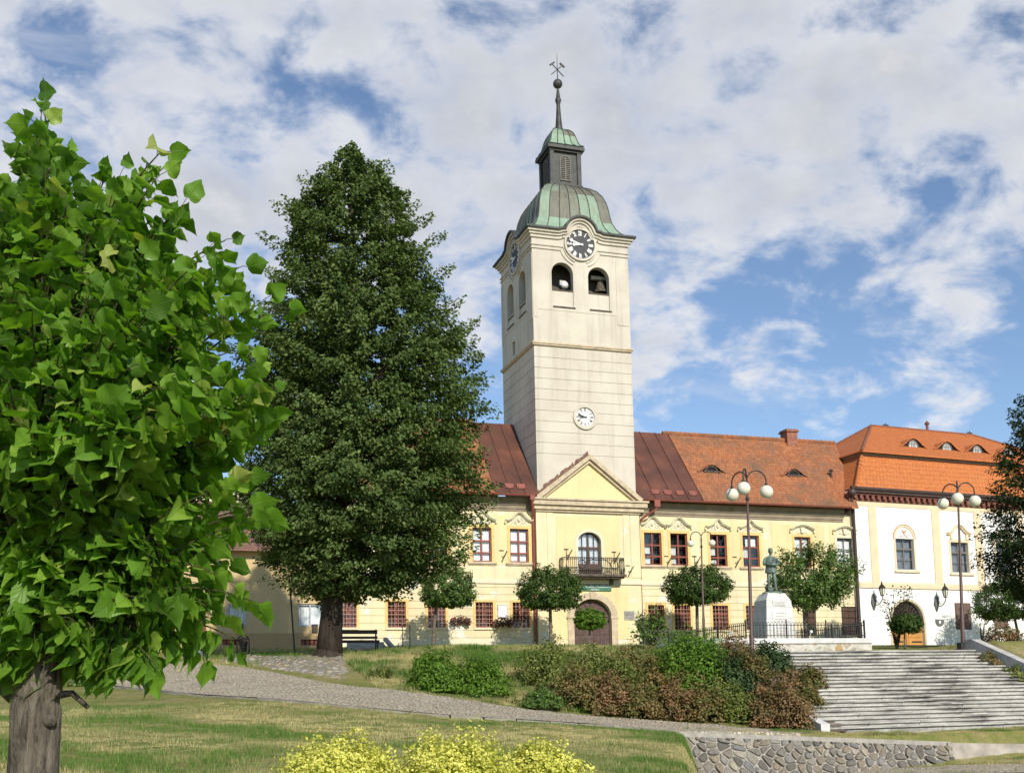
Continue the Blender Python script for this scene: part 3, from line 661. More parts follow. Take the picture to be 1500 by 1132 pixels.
# main cornice, arching over each dial
def cornice_path(wid, uc, ext0, ext1, zc, R=1.13, bump=.98):
    P = [(-ext0, zc), (uc-R-.55, zc)]
    for i in range(1, 5): u = i/5; P.append((uc-R-.55+.42*u, zc+.0+.16*u*u))
    a0 = math.radians(168)
    for i in range(17):
        a = a0+(math.pi-a0-a0)*i/16; P.append((uc+R*math.cos(a), zc+bump-R+R*math.sin(a)+.03))
    for i in range(4, 0, -1): u = i/5; P.append((uc+R+.55-.42*u, zc+.16*u*u))
    return P+[(uc+R+.55, zc), (wid+ext1, zc)]
cornM = MB(); edgeM = MB(); eyeM = MB()
ZC = 30.0
for fn, wid, uc in ((frontmap, W, 26.6-TX0), (leftmap, TD, TD/2)):
    for (o0, o1, pr, tgt) in ((-.62, -.42, .10, cornM), (-.42, -.26, .20, cornM), (-.26, -.10, .32, cornM), (-.10, .03, .46, edgeM)):
        e = pr if fn is frontmap else 0.0
        P = cornice_path(wid, uc, (pr if fn is frontmap else pr), (pr if fn is frontmap else -.002), ZC)
        q = MB(); q.band(offset_path(P, o1), offset_path(P, o0), -pr, .02); mapped_mb(q, fn); tgt.add(q.v, q.f)
    P = cornice_path(wid, uc, 0, 0, ZC); arcp = [p for p in P if abs(p[0]-uc) < 1.8]
    q = MB(); n = len(arcp)
    for i in range(n-1):     # little barrel roof running back into the dome
        (xa, za), (xb, zb_) = arcp[i], arcp[i+1]; da = .1+(za-ZC)*1.5; db = .1+(zb_-ZC)*1.5
        q.add([(xa, -.46, za+.031), (xb, -.46, zb_+.031), (xb, db, zb_+.10), (xa, da, za+.10)], [(0, 1, 2, 3)])
    mapped_mb(q, fn); eyeM.add(q.v, q.f)
# filler of the wall up into the arch
fl_ = MB()
for fn, wid, uc in ((frontmap, W, 26.6-TX0), (leftmap, TD, TD/2)):
    q = MB(); q.prism([(uc-1.1, 29.3), (uc+1.1, 29.3)]+arc(uc, 29.75, 1.02, 0, math.pi, 14), .004, .1); mapped_mb(q, fn); fl_.add(q.v, q.f)
cr_ = cornM.build('main_cornice', M['tower'], mus); edgeM.build('eaves_edge', M['dark_copper'], cr_); fl_.build('lunette', M['tower'], cr_)
# lower moulding that dips round the dial
lm = MB()
for fn, wid, uc in ((frontmap, W, 26.6-TX0), (leftmap, TD, TD/2)):
    for off, th in ((0, .10), (-.26, .07)):
        z = 28.98+off; A = arc(uc, 29.2, 1.2-off, math.pi*1.10, math.pi*1.36, 6) 
        P = [(-.05, z), (A[0][0]-.05, z)]+A+[(A[-1][0]+.12, A[-1][1]-.04)]
        q = MB(); q.band(P, [(x, zz_-th) for x, zz_ in P], -.07, .01)
        P2 = [(2*uc-x, zz_) for x, zz_ in P][::-1]; P2[-1] = (wid+.05, z)
        q.band(P2, [(x, zz_-th) for x, zz_ in P2], -.07, .01); mapped_mb(q, fn); lm.add(q.v, q.f)
lm.build('moulding', M['tower'], mus)

def clock(fn, uc, z, r, face, num, hand, ring, label, ring_w=.14, d0=-.04):
    f = MB(); A = arc(uc, z, r, 0, 2*math.pi, 40)[:-1]; f.prism(A, d0, .02); mapped_mb(f, fn); c = f.build('clock', face, mus); c['label'] = label
    rg = MB(); A = arc(uc, z, r+ring_w, 0, 2*math.pi, 40); B = arc(uc, z, r, 0, 2*math.pi, 40); rg.band(A, B, d0-.1, .02); mapped_mb(rg, fn); rg.build('clock_ring', ring, c)
    q = MB(); R0, R1 = r*.60, r*.93
    def stroke(an, off, r0, r1, w, tilt=0):
        ca, sa = math.sin(an), math.cos(an)       # clockwise from 12
        def pt(s, rr): return (uc+ca*rr+sa*s, z+sa*rr-ca*s)
        q.prism([pt(off-w-tilt, r0), pt(off+w-tilt, r0), pt(off+w+tilt, r1), pt(off-w+tilt, r1)], d0-.012, d0-.001) if True else 0
    rom = ['XII', 'I', 'II', 'III', 'IIII', 'V', 'VI', 'VII', 'VIII', 'IX', 'X', 'XI']
    sp_ = r*.062; k = 0
    for h, s in enumerate(rom):
        an = 2*math.pi*h/12; w_ = {'I': 1, 'V': 1.7, 'X': 1.8}; tot = sum(w_[ch] for ch in s); pos = -tot/2
        for ch in s:
            o_ = (pos+w_[ch]/2)*sp_; pos += w_[ch]; wd_ = r*.024
            if ch == 'I': stroke(an, o_, R0, R1, wd_)
            elif ch == 'V': stroke(an, o_-sp_*.4, R0, R1, wd_*.8, -sp_*.38); stroke(an, o_+sp_*.4, R0, R1, wd_*.8, sp_*.38)
            else: stroke(an, o_, R0, R1, wd_*.9, sp_*.6); stroke(an, o_, R0, R1, wd_*.8, -sp_*.6)
    mapped_mb(q, fn); q.build('numerals', num, c)
    for ang, ln, w in ((math.radians(264), .58, .075), (math.radians(288), .84, .055)):     # 8:48
        hq = MB(); ca, sa = math.sin(ang), math.cos(ang)
        def pt(s, rr): return (uc+ca*rr+sa*s, z+sa*rr-ca*s)
        hq.prism([pt(-w*r*.6, -.2*r), pt(w*r*.6, -.2*r), pt(w*r, ln*r*.72), pt(w*r*2, ln*r*.76), pt(0, ln*r), pt(-w*r*2, ln*r*.76), pt(-w*r, ln*r*.72)], d0-.05-.02*(ln > .7), d0-.03-.02*(ln > .7))
        mapped_mb(hq, fn); hq.build('clock_hand', hand, c)
clock(frontmap, 26.6-TX0, 29.2, .98, M['black_face'], M['letter'], M['letter'], M['tower'], 'large black clock dial with white numerals under the arched cornice')
clock(leftmap, TD/2, 29.2, .98, M['black_face'], M['letter'], M['letter'], M['tower'], 'black clock dial on the shaded side of the tower')
clock(frontmap, 26.6-TX0, 17.74, .62, M['white_face'], M['greyframe'], M['black_face'], M['tower'], 'small white clock dial low on the tower', ring_w=.2, d0=-.01)

# --- copper dome, lantern, spire
cx, cy = TC[0], TC[1]
prof = [(3.62, 30.04), (3.25, 30.16), (2.98, 30.4), (2.76, 30.75), (2.58, 31.2), (2.48, 31.7), (2.42, 32.2), (2.32, 32.7), (2.14, 33.2), (1.86, 33.65), (1.5, 33.98), (1.12, 34.2)]
def dome(prof, cx, cy, panels, vstep, name, parent, seams=True, cx_gap=True):
    vs = []; fs = []; val = []; rr = random.Random(5); sm = MB()
    for side in range(4):
        ang = side*math.pi/2; ca, sa = math.cos(ang), math.sin(ang)
        def P(u, i, o=0):       # u -1..1 along the side
            hw, z = prof[i]; x, y = u*(hw+o), -(hw+o)
            if side in (0, 3) and abs(x) < 1.7 and hw > 2.9 and parent is mus and cx_gap: y = -min(hw+o, 3.2)
            return (cx+x*ca-y*sa, cy+x*sa+y*ca, z+o*.6)
        for k in range(panels):
            u0, u1 = -1+2*k/panels, -1+2*(k+1)/panels; pv = 0
            for i in range(len(prof)-1):
                if i % vstep == 0: pv = rr.choice([-.06, .0, .04, .08, .12, .18, .28])
                if i < 3: pv = max(pv, (.30-.08*i)+.12*rr.random())
                o = len(vs); vs += [P(u0, i), P(u1, i), P(u1, i+1), P(u0, i+1)]; fs.append((o, o+1, o+2, o+3)); val.append(pv)
            if seams: sm.tube([P(u0, i, .015) for i in range(len(prof))], .028, 4)
    me = bpy.data.meshes.new(name); b_ = base(parent); me.from_pydata([(x-b_[0], y-b_[1], z-b_[2]) for x, y, z in vs], [], fs); me.materials.append(M['copper'])
    a = me.attributes.new('panel', 'FLOAT', 'FACE'); a.data.foreach_set('value', val)
    ob = bpy.data.objects.new(name, me); C.objects.link(ob); ob.parent = parent
    if seams: sm.build('seam', M['dark_copper'], ob)
    return ob
dm = dome(prof, cx, cy, 7, 4, 'copper_dome', mus)
eyeM.build('dial_gable', M['dark_copper'], dm)
ln = MB(); h = .98; ZL0, ZL1 = 34.1, 36.62
ln.box(cx-h, cx+h, cy-h, cy+h, ZL0, ZL1)
for sx in (-1, 1):
    for sy in (-1, 1): ln.box(cx+sx*h-.14, cx+sx*h+.14, cy+sy*h-.14, cy+sy*h+.14, ZL0, ZL1-.01)
ln.box(cx-h-.2, cx+h+.2, cy-h-.2, cy+h+.2, ZL0-.05, ZL0+.22)
ln.box(cx-h-.18, cx+h+.18, cy-h-.18, cy+h+.18, ZL1-.001, ZL1+.14); ln.box(cx-h-.34, cx+h+.34, cy-h-.34, cy+h+.34, ZL1+.14, ZL1+.36); ln.box(cx-h-.24, cx+h+.24, cy-h-.24, cy+h+.24, ZL1+.36, ZL1+.46)
lan = ln.build('lantern', M['dark_copper'], mus)
for fn in (lambda u, d, z: (cx+u, cy-h+d, z), lambda u, d, z: (cx-h+d, cy-u, z)):
    lv = MB(); A = arc(0, 36.0, .4, 0, math.pi, 10); B = arc(0, 36.0, .33, 0, math.pi, 10)
    lv.band(A[::-1], B[::-1], -.06, .0); lv.box(-.4, -.33, -.06, 0, 34.7, 36.0); lv.box(.33, .4, -.06, 0, 34.7, 36.0); lv.box(-.04, .04, -.06, 0, 34.7, 36.3); lv.box(-.4, .4, -.07, 0, 34.6, 34.7)
    for k in range(11):
        z = 34.78+k*.135; w_ = .33 if z < 36 else math.sqrt(max(0, .33**2-(z-36)**2))
        for sx in (-1, 1): lv.add([(sx*.04, -.05, z), (sx*w_, -.05, z), (sx*w_, -.012, z+.08), (sx*.04, -.012, z+.08), (sx*.04, -.05, z+.03), (sx*w_, -.05, z+.03)], [(0, 1, 2, 3), (0, 1, 5, 4)])
    mapped_mb(lv, fn); lv.build('louver', M['grey_louver'] if 'grey_louver' in M else M.setdefault('grey_louver', plain('grey_louver_wood', (.16, .15, .13), .8, var=.2)), lan)
cap = dome([(1.28, 37.08), (1.06, 37.24), (.94, 37.55), (.85, 37.95), (.72, 38.3), (.5, 38.55), (.22, 38.68)], cx, cy, 4, 3, 'lantern_roof', mus)
sp_ = MB(); zt0 = 38.6
sp_.lathe([(.30, 0), (.24, .4), (.17, 1.2), (.13, 1.95), (.16, 2.1), (.22, 2.3), (.15, 2.5), (.09, 3.0), (.05, 3.35)], (cx, cy, zt0), 12)
sp_.sphere((cx, cy, 42.1), .33, 16, 10)
sp_.tube([(cx, cy, 42.3), (cx, cy, 44.35)], [.035, .012], 6)
spi = sp_.build('spire', M['dark_copper'], mus, smooth=True, auto=40)
em = MB()
for s_ in (-1, 1):
    em.bar((cx-s_*.46, cy, 42.72), (cx+s_*.42, cy, 43.55), .055); a_ = Vector((cx+s_*.42, cy, 43.5)); p_ = Vector((-s_*.69, 0, .73)).normalized()
    em.bar(a_-p_*.0+Vector((-s_*.22, 0, .17)), a_+Vector((s_*.12, 0, -.10)), .10)
em.build('hammers_emblem', M['dark_copper'], spi)

# ---------------------------------------------------------------- roofs
EY, EZ, RY, RZ = YW-.72, 12.52, Y0+4.5, 18.15
def slope_pt(x, f): return (x, EY+(RY-EY)*f, EZ+(RZ-EZ)*f)
def roof_piece(mb, x0, x1, x0t=None, x1t=None, th=.10):
    x0t = x0 if x0t is None else x0t; x1t = x1 if x1t is None else x1t
    a, b, c_, d_ = slope_pt(x0, 0), slope_pt(x1, 0), slope_pt(x1t, 1), slope_pt(x0t, 1)
    lo = lambda p: (p[0], p[1], p[2]-th)
    back = [(x0, 2*RY-EY, EZ), (x1, 2*RY-EY, EZ)]
    mb.add([a, b, c_, d_, lo(a), lo(b), lo(c_), lo(d_), *back], [(0, 1, 2, 3), (0, 4, 5, 1), (1, 5, 6, 2), (3, 7, 4, 0), (3, 2, 9, 8)])
rt = MB(); roof_piece(rt, WX0, 20.42); roof_l = rt.build('tile_roof', M['tile'], mus); rt = MB(); roof_piece(rt, 34.63, 46.40, 34.63, 48.2)
roof = rt.build('tile_roof', M['tile'], mus)
for x0, x1, rp_ in ((34.2, 48.1, roof), (WX0, 20.42, roof_l)):
    rc = MB()
    n = int((x1-x0)/.36)
    for k in range(n):
        xa = x0+(x1-x0)*k/n; xb = xa+(x1-x0)/n+.02
        rc.tube([(xa, RY, RZ+.02), (xb, RY, RZ+.045)], [.13, .155], 8)
    rc.build('ridge_tiles', M['tile'], rp_)
for x0, x1, seams_, guards in ((29.97, 34.63, (31.2, 32.45, 33.6, 34.6), (31.35, 32.25, 33.12, 34.05)), (20.42, TX0, (20.45, 21.4, 22.35), (21.45, 22.2))):
    sr = MB(); roof_piece(sr, x0, x1, x0, x1, .08); sheet = sr.build('metal_roof', M['sheet'], mus); sm = MB(); n_ = Vector((0, -.76, .65))
    for x in seams_: a, b = Vector(slope_pt(x, .005)), Vector(slope_pt(x, .998)); sm.bar(a+n_*.03, b+n_*.03, .035, .05)
    sm.build('standing_seam', M['sheet'], sheet)
    for x in guards:
        sg = MB(); p = Vector(slope_pt(x, .07)); q = Vector(slope_pt(x, .115)); e_ = n_*.05
        for x_ in (-.22, .22): sg.bar(p+Vector((x_, 0, 0)), p+e_*3+Vector((x_, 0, 0)), .03)
        sg.add([p+Vector((-.27, 0, 0))+e_, p+Vector((.27, 0, 0))+e_, q+Vector((.27, 0, 0))+e_*3, q+Vector((-.27, 0, 0))+e_*3], [(0, 1, 2, 3)]); sg.build('snow_guard', M['pipe'], sheet)
def dormer(parent, x, f, wd_, ht, tile, frame_mat, slope=(EY, EZ, RY, RZ), glass=False, arch_w=.42, name='eyebrow_dormer'):
    ey, ez, ry, rz_ = slope; tanp = (rz_-ez)/(ry-ey); yf = ey+(ry-ey)*f; zf = ez+(rz_-ez)*f
    mb = MB(); n = 20; top = []; bk = []
    for i in range(n+1):
        u = -1+2*i/n; b = ht*(.5+.5*math.cos(math.pi*u))
        y_f = yf-.02; top.append((x+u*wd_/2, y_f-.10, zf+b+.02)); bk.append((x+u*wd_/2, yf+b/tanp+.10, zf+b+.10*tanp*.2))
    for i in range(n): mb.add([top[i], top[i+1], bk[i+1], bk[i]], [(0, 1, 2, 3)])
    for i in range(n): mb.add([(top[i][0], top[i][1], top[i][2]-.07), (top[i+1][0], top[i+1][1], top[i+1][2]-.07), top[i+1], top[i]], [(0, 1, 2, 3)])
    d = mb.build(name, tile, parent)
    fr = MB(); fr.add([(p[0], yf+.03, p[2]) for p in top]+[(top[-1][0], yf+.03, zf-.05), (top[0][0], yf+.03, zf-.05)], [tuple(range(n+3))])
    fr.build('opening', M['darkwin'], d)
    ar = MB(); A = arc(x, zf+.0, arch_w, 0, math.pi, 12, ht*.82); B = arc(x, zf+.0, arch_w-.07, 0, math.pi, 12, ht*.82-.07)
    ar.band(A[::-1], B[::-1], yf-.03, yf+.02)
    if glass:
        for u in (-.33, .0, .33): ar.box(x+u*arch_w-.02, x+u*arch_w+.02, yf-.025, yf+.015, zf, zf+ht*.82*math.sqrt(1-u*u)-.02)
        ar.box(x-arch_w, x+arch_w, yf-.02, yf+.01, zf+ht*.3, zf+ht*.3+.03); g = MB(); g.prism([(x-arch_w, zf)]*0+arc(x, zf, arch_w-.04, 0, math.pi, 12, ht*.78), yf+.005, yf+.012); 
    else: ar.box(x-arch_w-.15, x+arch_w+.15, yf-.12, yf+.02, zf-.05, zf+.05)
    ar.build('frame', frame_mat, d)
    if glass: g.build('pane', M['pale_glass'] if 'pale_glass' in M else M.setdefault('pale_glass', plain('dusty_glass', (.45, .47, .48), .15, var=.15)), d)
    return d
for x in (36.42, 42.8): dormer(roof, x, .435, 2.2, .52, M['tile'], M['slab'], arch_w=.48)
vp = MB(); p = Vector(slope_pt(45.83, .44)); vp.tube([p-Vector((0, 0, .2)), p+Vector((0, 0, .5))], .09, 8); vp.lathe([(.17, .45), (.17, .5), (.02, .62)], p, 8); vp.build('roof_vent', M['brackets'], roof)
ch = MB(); ch.box(43.9, 44.75, 69.4, 70.3, 17.6, 18.72); ch.box(43.8, 44.85, 69.3, 70.4, 18.72, 18.84); ch.box(43.86, 44.79, 69.36, 70.34, 18.84, 18.92); ch.build('chimney', M['brick'], roof)
# gutters and downpipes
gt = MB()
for x0, x1 in ((30.2, WX1-.7), (WX0, 23.05)):
    n = 8; prof_ = [(EY-.10+.10*math.cos(a), EZ-.03+.10*math.sin(a)) for a in np.linspace(math.pi, 2*math.pi, n)]
    for i in range(n-1):
        (ya, za), (yb, zb_) = prof_[i], prof_[i+1]; gt.add([(x0, ya, za), (x1, ya, za), (x1, yb, zb_), (x0, yb, zb_)], [(0, 1, 2, 3)])
    gt.tube([(x0, EY-.2, EZ-.03), (x1, EY-.2, EZ-.03)], .018, 5)
gt.build('gutter', M['pipe'], mus)
dp = MB(); dp.tube([(22.75, EY-.08, EZ-.02), (22.75, EY-.08, EZ-.5), (23.02, YW-.2, EZ-1.2), (23.02, YW-.13, EZ-1.5), (23.02, YW-.13, 2.6)], .085, 10)
dp.box(22.6, 22.9, EY-.2, EY+.05, EZ-.35, EZ-.06)
dp.build('downpipe', M['pipe'], mus, smooth=True, auto=50)
dp = MB(); dp.tube([(31.2, EY-.08, EZ-.02), (31.2, EY-.08, EZ-.6), (30.3, YW-.3, EZ-1.25), (30.2, YW-.12, EZ-1.5), (30.2, YW-.12, 2.6)], .075, 10)
dp.box(31.0, 31.4, EY-.2, EY+.06, EZ-.5, EZ-.06)
dp.build('downpipe', M['pipe'], mus, smooth=True, auto=50)
# ---------------------------------------------------------------- white townhouse, turned a few degrees (built in its own frame: u right, -y towards the square)
WB = at(1258, 948, YW-.06); WANG = rad(4.7)
wh = thing('white_townhouse', WB, 'white townhouse with beige bands, arched oak gate and orange mansard roof', 'building', None, WANG)
ux = np.array([math.cos(WANG), math.sin(WANG), 0]); un = np.array([math.sin(WANG), -math.cos(WANG), 0])
def wl(x, y, off=0):
    "local (u, z) of a photo pixel on the plane off metres in front of the white wall"
    d = ray(x, y); B = np.array(WB)+un*off; tt = (B@un)/(d@un); P = d*tt-np.array(WB); return P@ux, P[2]
WL = 24.0; zb = -1.0
hs = [(3.68, 5.27, 5.38, 7.55, 0), (8.62, 10.22, 5.3, 7.46, 0), (2.93, 5.72, zb, 3.2, 1.4), (8.62, 10.1, 1.25, 3.13, 0), (12.2, 13.5, 1.3, 3.1, 0), (12.9, 14.5, 5.3, 7.46, 0), (17.2, 18.8, 5.3, 7.46, 0)]
mb = MB(); wall(mb, 0, WL, zb, 10.75, hs, 0, .28)
mb.add([(0, 0, zb), (0, 11, zb), (0, 11, 10.75), (0, 0, 10.75), (WL, 0, zb), (WL, 11, zb), (WL, 11, 10.75), (WL, 0, 10.75)], [(0, 1, 2, 3), (4, 5, 6, 7), (1, 5, 6, 2)])
mb.build('facade_wall', M['white'], wh, local=True)
bn = MB(); bn.box(.35, WL, -.08, .02, 4.05, 4.36); bn.box(.35, WL, -.045, .02, 4.36, 4.46); bn.box(.35, WL, -.04, .02, 9.72, 10.05)
bn.build('string_course', M['beige'], wh, local=True)
for a, b in ((1.45, 2.12), (7.02, 7.72), (10.95, 11.6), (15.0, 15.65)): pi_ = MB(); pi_.box(a, b, -.06, .02, 4.461, 9.719); pi_.build('pilaster', M['beige'], wh, local=True)
cb_ = MB(); cb_.box(-.15, WL, -.12, .02, 10.05, 10.16); cb_.box(-.25, WL, -.34, .02, 10.42, 10.55)
cb_.box(.0, WL, -.06, .02, 10.16, 10.42)
k = 0
while k*.5 < WL:
    u = k*.5+.1; cb_.prism([(u, 10.2), (u+.06, 10.16), (u+.2, 10.16), (u+.26, 10.2), (u+.26, 10.42), (u, 10.42)], -.31, -.061); k += 1
cb_.build('corbel_cornice', M['corbel'] if 'corbel' in M else M.setdefault('corbel', plain('red_brown_corbel', (.19, .07, .05), .8, var=.2)), wh, local=True)
cw = MB()
for q in range(k): u = q*.5+.1; cw.box(u+.262, u+.338+.02, -.2, -.0605, 10.2, 10.30)
cw.build('corbel_gap', M['beige'], wh, local=True)
g2 = MB(); g2.tube([(-.35, -.55, 10.82), (WL, -.55, 10.82)], .12, 8); g2.box(-.3, WL, -.5, -.3, 10.551, 10.72); g2.build('gutter', M['darkpipe'], wh, local=True)
d2 = MB(); d2.tube([(-.2, -.5, 10.75), (-.2, -.3, 10.2), (.05, -.14, 9.7), (.05, -.14, zb)], .13, 10); d2.sphere((-.2, -.45, 10.5), .3, 10, 6); d2.build('downpipe', M['darkpipe'], wh, local=True, smooth=True, auto=50)
ct = MB(); ct.box(-.35, -.005, -.3, 1.2, 9.95, 10.5); ct.prism([(-.3, 9.3), (-.005, 9.3), (-.005, 9.94), (-.35, 9.94)], -.2, .3); ct.build('corner_corbel', M['corbel'], wh, local=True)
wh.scale = (1.0075,)*3
# windows
def wwin(a, b, z0, z1, kind):
    w = casement_local(a, b, z0, z1, .16, M['greyframe'], wh, (.34, .67))
    tr_ = MB()
    tr_.box(a-.15, a-.002, -.04, .04, z0-.05, z1); tr_.box(b+.002, b+.15, -.04, .04, z0-.05, z1)
    if kind == 'lunette':
        c = (a+b)/2; A = arc(c, z1, (b-a)/2+.15, math.pi, 0, 14, .95); B = arc(c, z1, (b-a)/2+.0, math.pi, 0, 14, .82); tr_.band(A, B, -.05, .04)
    else:
        tr_.box(a-.152, b+.152, -.04, .04, z1+.002, z1+.2)
    tr_.build('surround', M['beige'], w, local=True)
    s = MB(); s.box(a-.25, b+.4, -.12, .1, z0-.2, z0-.06); s.build('sill', M['beige'], w, local=True)
    o = MB(); c = (a+b)/2
    if kind == 'lunette':
        o.tube([(c-.4, -.02, z1+.18), (c-.2, -.02, z1+.12), (c, -.02, z1+.3), (c+.2, -.02, z1+.12), (c+.4, -.02, z1+.18)], .03, 5); o.sphere((c, -.0, z1+.45), .11, 8, 5); o.sphere((c-.15, -.0, z1+.55), .07, 6, 4); o.sphere((c+.15, 0, z1+.55), .07, 6, 4)
        A = arc(c, z1, (b-a)/2+.17, math.pi, 0, 14, .98); o.band(offset_path(A, .04), A, -.06, .02)
    else:
        P = [(c-1.12, z1+.62), (c-.95, z1+.6)]+[(c+.85*u, z1+.68+.55*(.5+.5*math.cos(math.pi*u))) for u in np.linspace(-1, 1, 11)]+[(c+.95, z1+.6), (c+1.12, z1+.62)]
        o.band(offset_path(P, .06), P, -.22, .02); o.band(P, offset_path(P, -.1), -.14, .02)
        for sx in (-1, 1): o.box(c+sx*.72-.1, c+sx*.72+.1, -.1, .02, z1+.2, z1+.6)
        o.prism([(c-.3, z1+.26), (c+.3, z1+.26), (c, z1+.85)], -.05, .02) if 0 else None
    o.build('window_hood' if kind != 'lunette' else 'lunette_ornament', M['pinkish'] if kind == 'lunette' else M['beige'], w, local=True)
    return w
def casement_local(a, b, z0, z1, y, fm, parent, rows, cols=1, curtain=True):
    f = MB(); e = .07
    f.box(a, a+e, y, y+.07, z0, z1); f.box(b-e, b, y, y+.07, z0, z1); f.box(a+e, b-e, y, y+.07, z0, z0+e); f.box(a+e, b-e, y, y+.07, z1-e, z1)
    zs = [z0+(z1-z0)*r for r in rows]; f.box(a+e, b-e, y-.02, y+.06, zs[-1]-.06, zs[-1]+.06)
    for z in zs[:-1]: f.box(a+e, b-e, y, y+.06, z-.022, z+.022)
    f.box((a+b)/2-.035, (a+b)/2+.035, y-.01, y+.05, z0+e, zs[-1]-.06); f.box((a+b)/2-.035, (a+b)/2+.035, y-.01, y+.05, zs[-1]+.06, z1-e)
    w = f.build('window', fm, parent, local=True)
    p = MB(); p.add([(a+e, y+.045, z0+e), (b-e, y+.045, z0+e), (b-e, y+.045, z1-e), (a+e, y+.045, z1-e)], [(0, 1, 2, 3)]); p.build('pane', M['glass'], w, local=True)
    d = MB(); d.box(a-.1, b+.1, y+.4, y+.9, z0-.1, z1+.1); d.build('room_shadow', M['darkwin'], w, local=True)
    if curtain:
        c = MB()
        for k in range(24):
            xa, xb = a+e+(b-a-2*e)*k/24, a+e+(b-a-2*e)*(k+1)/24
            c.add([(xa, y+.2+.04*math.sin(k*2.1), z0+.05), (xb, y+.2+.04*math.sin(k*2.1+2.1), z0+.05), (xb, y+.2+.04*math.sin(k*2.1+2.1), z1-.2), (xa, y+.2+.04*math.sin(k*2.1), z1-.2)], [(0, 1, 2, 3)])
        c.build('curtain', M['greycurtain'] if 'greycurtain' in M else M.setdefault('greycurtain', plain('grey_net_curtain', (.22, .23, .25), .9, var=.3, vs=3)), w, local=True)
    return w
wwin(*hs[0][:4], 'lunette'); wwin(*hs[1][:4], 'hood'); wwin(*hs[5][:4], 'lunette'); wwin(*hs[6][:4], 'hood')
for a, b, c, d, _ in (hs[3], hs[4]):
    s = MB(); s.box(a, b, .06, .12, c, d)
    for q in range(2): s.box(a+.08+(b-a)*.5*q, a-.08+(b-a)*.5*(q+1), .02, .06, c+.08, d-.08)
    for q in range(14): z = c+.14+q*(d-c-.28)/14; s.box(a+.12, b-.12, .005, .02, z, z+.06)
    s.build('shutter', M['greywood'], wh, local=True)
# gate
a, b, _, zt, ah = hs[2]; gm = (a+b)/2
gt_ = MB(); gt_.prism([(a, zb), (b, zb), (b, zt-ah-.05), (a, zt-ah-.05)], .2, .27)
for k in range(2):
    x0 = a+.08+k*(gm-a-.02); x1 = x0+(gm-a)-.12
    for z0, z1 in ((-.6, .55), (.7, zt-ah-.15)): gt_.box(x0+.1, x1-.1, .16, .2, z0, z1)
gt_.box(gm-.05, gm+.05, .14, .2, zb, zt-ah-.05)
gt = gt_.build('gate', M['orangewood'], wh, local=True)
hg = MB()
for x0, x1 in ((a+.1, a+1.0), (b-1.0, b-.1)):
    for z in (.35, 1.45): hg.box(x0, x1, .13, .16, z, z+.09)
hg.build('hinge', M['iron'], gt, local=True)
fl = MB(); fl.prism([(a, zt-ah-.05), (b, zt-ah-.05)]+arc(gm, zt-ah, (b-a)/2, 0, math.pi, 16, ah), .22, .28); fan = fl.build('fanlight', M['darkwin'], gt, local=True)
fb = MB()
for k in range(13):
    an = math.pi*(k+.5)/13; fb.bar((gm+.25*math.cos(an), .2, zt-ah+.22*math.sin(an)), (gm+(b-a)*.47*math.cos(an), .2, zt-ah+ah*.94*math.sin(an)), .05)
fb.box(a, b, .15, .22, zt-ah-.13, zt-ah-.03); fb.build('fanlight_bars', M['brownwood'], gt, local=True)
ar = MB(); A = arc(gm, zt-ah, (b-a)/2+.16, math.pi, 0, 18, ah+.16); B = arc(gm, zt-ah, (b-a)/2, math.pi, 0, 18, ah); ar.band(A, B, -.05, .02); ar.box(b, b+.16, -.05, .02, zb, zt-ah); ar.box(a-.16, a, -.05, .02, zb, zt-ah); ar.build('gate_surround', M['stone'], gt, local=True)
# mansard roof: steep lower band, strip, hipped upper slopes
e0, ez = (.02, -.62), 10.85; u0, y0_, bz = 1.85, .75, 13.5; RB = 11.6; u1 = 23.0; rzz = 17.2; ra, rb = 7.35, 17.4; rm = 5.9
lo = MB()
lo.add([(e0[0], e0[1], ez), (WL, e0[1], ez), (u1, y0_, bz), (u0, y0_, bz), (e0[0], RB, ez), (u0, RB-1.5, bz)], [(0, 1, 2, 3), (4, 0, 3, 5)])
lo.add([(e0[0], e0[1], ez-.06), (WL, e0[1], ez-.06), (WL, e0[1], ez), (e0[0], e0[1], ez)], [(0, 1, 2, 3)])
lr = lo.build('lower_roof', M['bigtile'], wh, local=True)
rp = MB()
for p, q in (((e0[0], e0[1], ez), (u0, y0_, bz)),):
    p, q = Vector(p), Vector(q); n = 9
    for k in range(n): rp.tube([p+(q-p)*k/n, p+(q-p)*(k+1.05)/n], [.13, .10], 8)
rp.build('hip_tiles', M['bigtile'], lr, local=True)
sp2 = MB(); sp2.prism([(u0-.05, bz-.02), (u1, bz-.02), (u1, bz+.2), (u0-.05, bz+.2)], y0_-.06, y0_+.3); sp2.prism([(u0-.05, bz-.02), (u0+.2, bz-.02), (u0+.2, bz+.2), (u0-.05, bz+.2)], y0_+.3, RB-1.6)
sp2.build('roof_fascia', M['greystrip'] if 'greystrip' in M else M.setdefault('greystrip', plain('grey_sheet_strip', (.25, .22, .21), .6)), wh, local=True)
up = MB(); Ue, Uy = u0-.3, y0_-.42; uz = bz+.2
up.add([(Ue, Uy, uz), (u1+.3, Uy, uz), (rb, rm, rzz), (ra, rm, rzz), (Ue, RB-1.1, uz), (u1+.3, RB-1.1, uz)], [(0, 1, 2, 3), (4, 0, 3), (5, 4, 3, 2), (1, 5, 2)])
up.add([(Ue, Uy, uz-.1), (u1+.3, Uy, uz-.1), (u1+.3, Uy, uz), (Ue, Uy, uz)], [(0, 1, 2, 3)]); up.add([(Ue, Uy, uz-.1), (Ue, RB-1.1, uz-.1), (Ue, RB-1.1, uz), (Ue, Uy, uz)], [(0, 1, 2, 3)])
ur = up.build('upper_roof', M['newtile'], wh, local=True)
rp = MB()
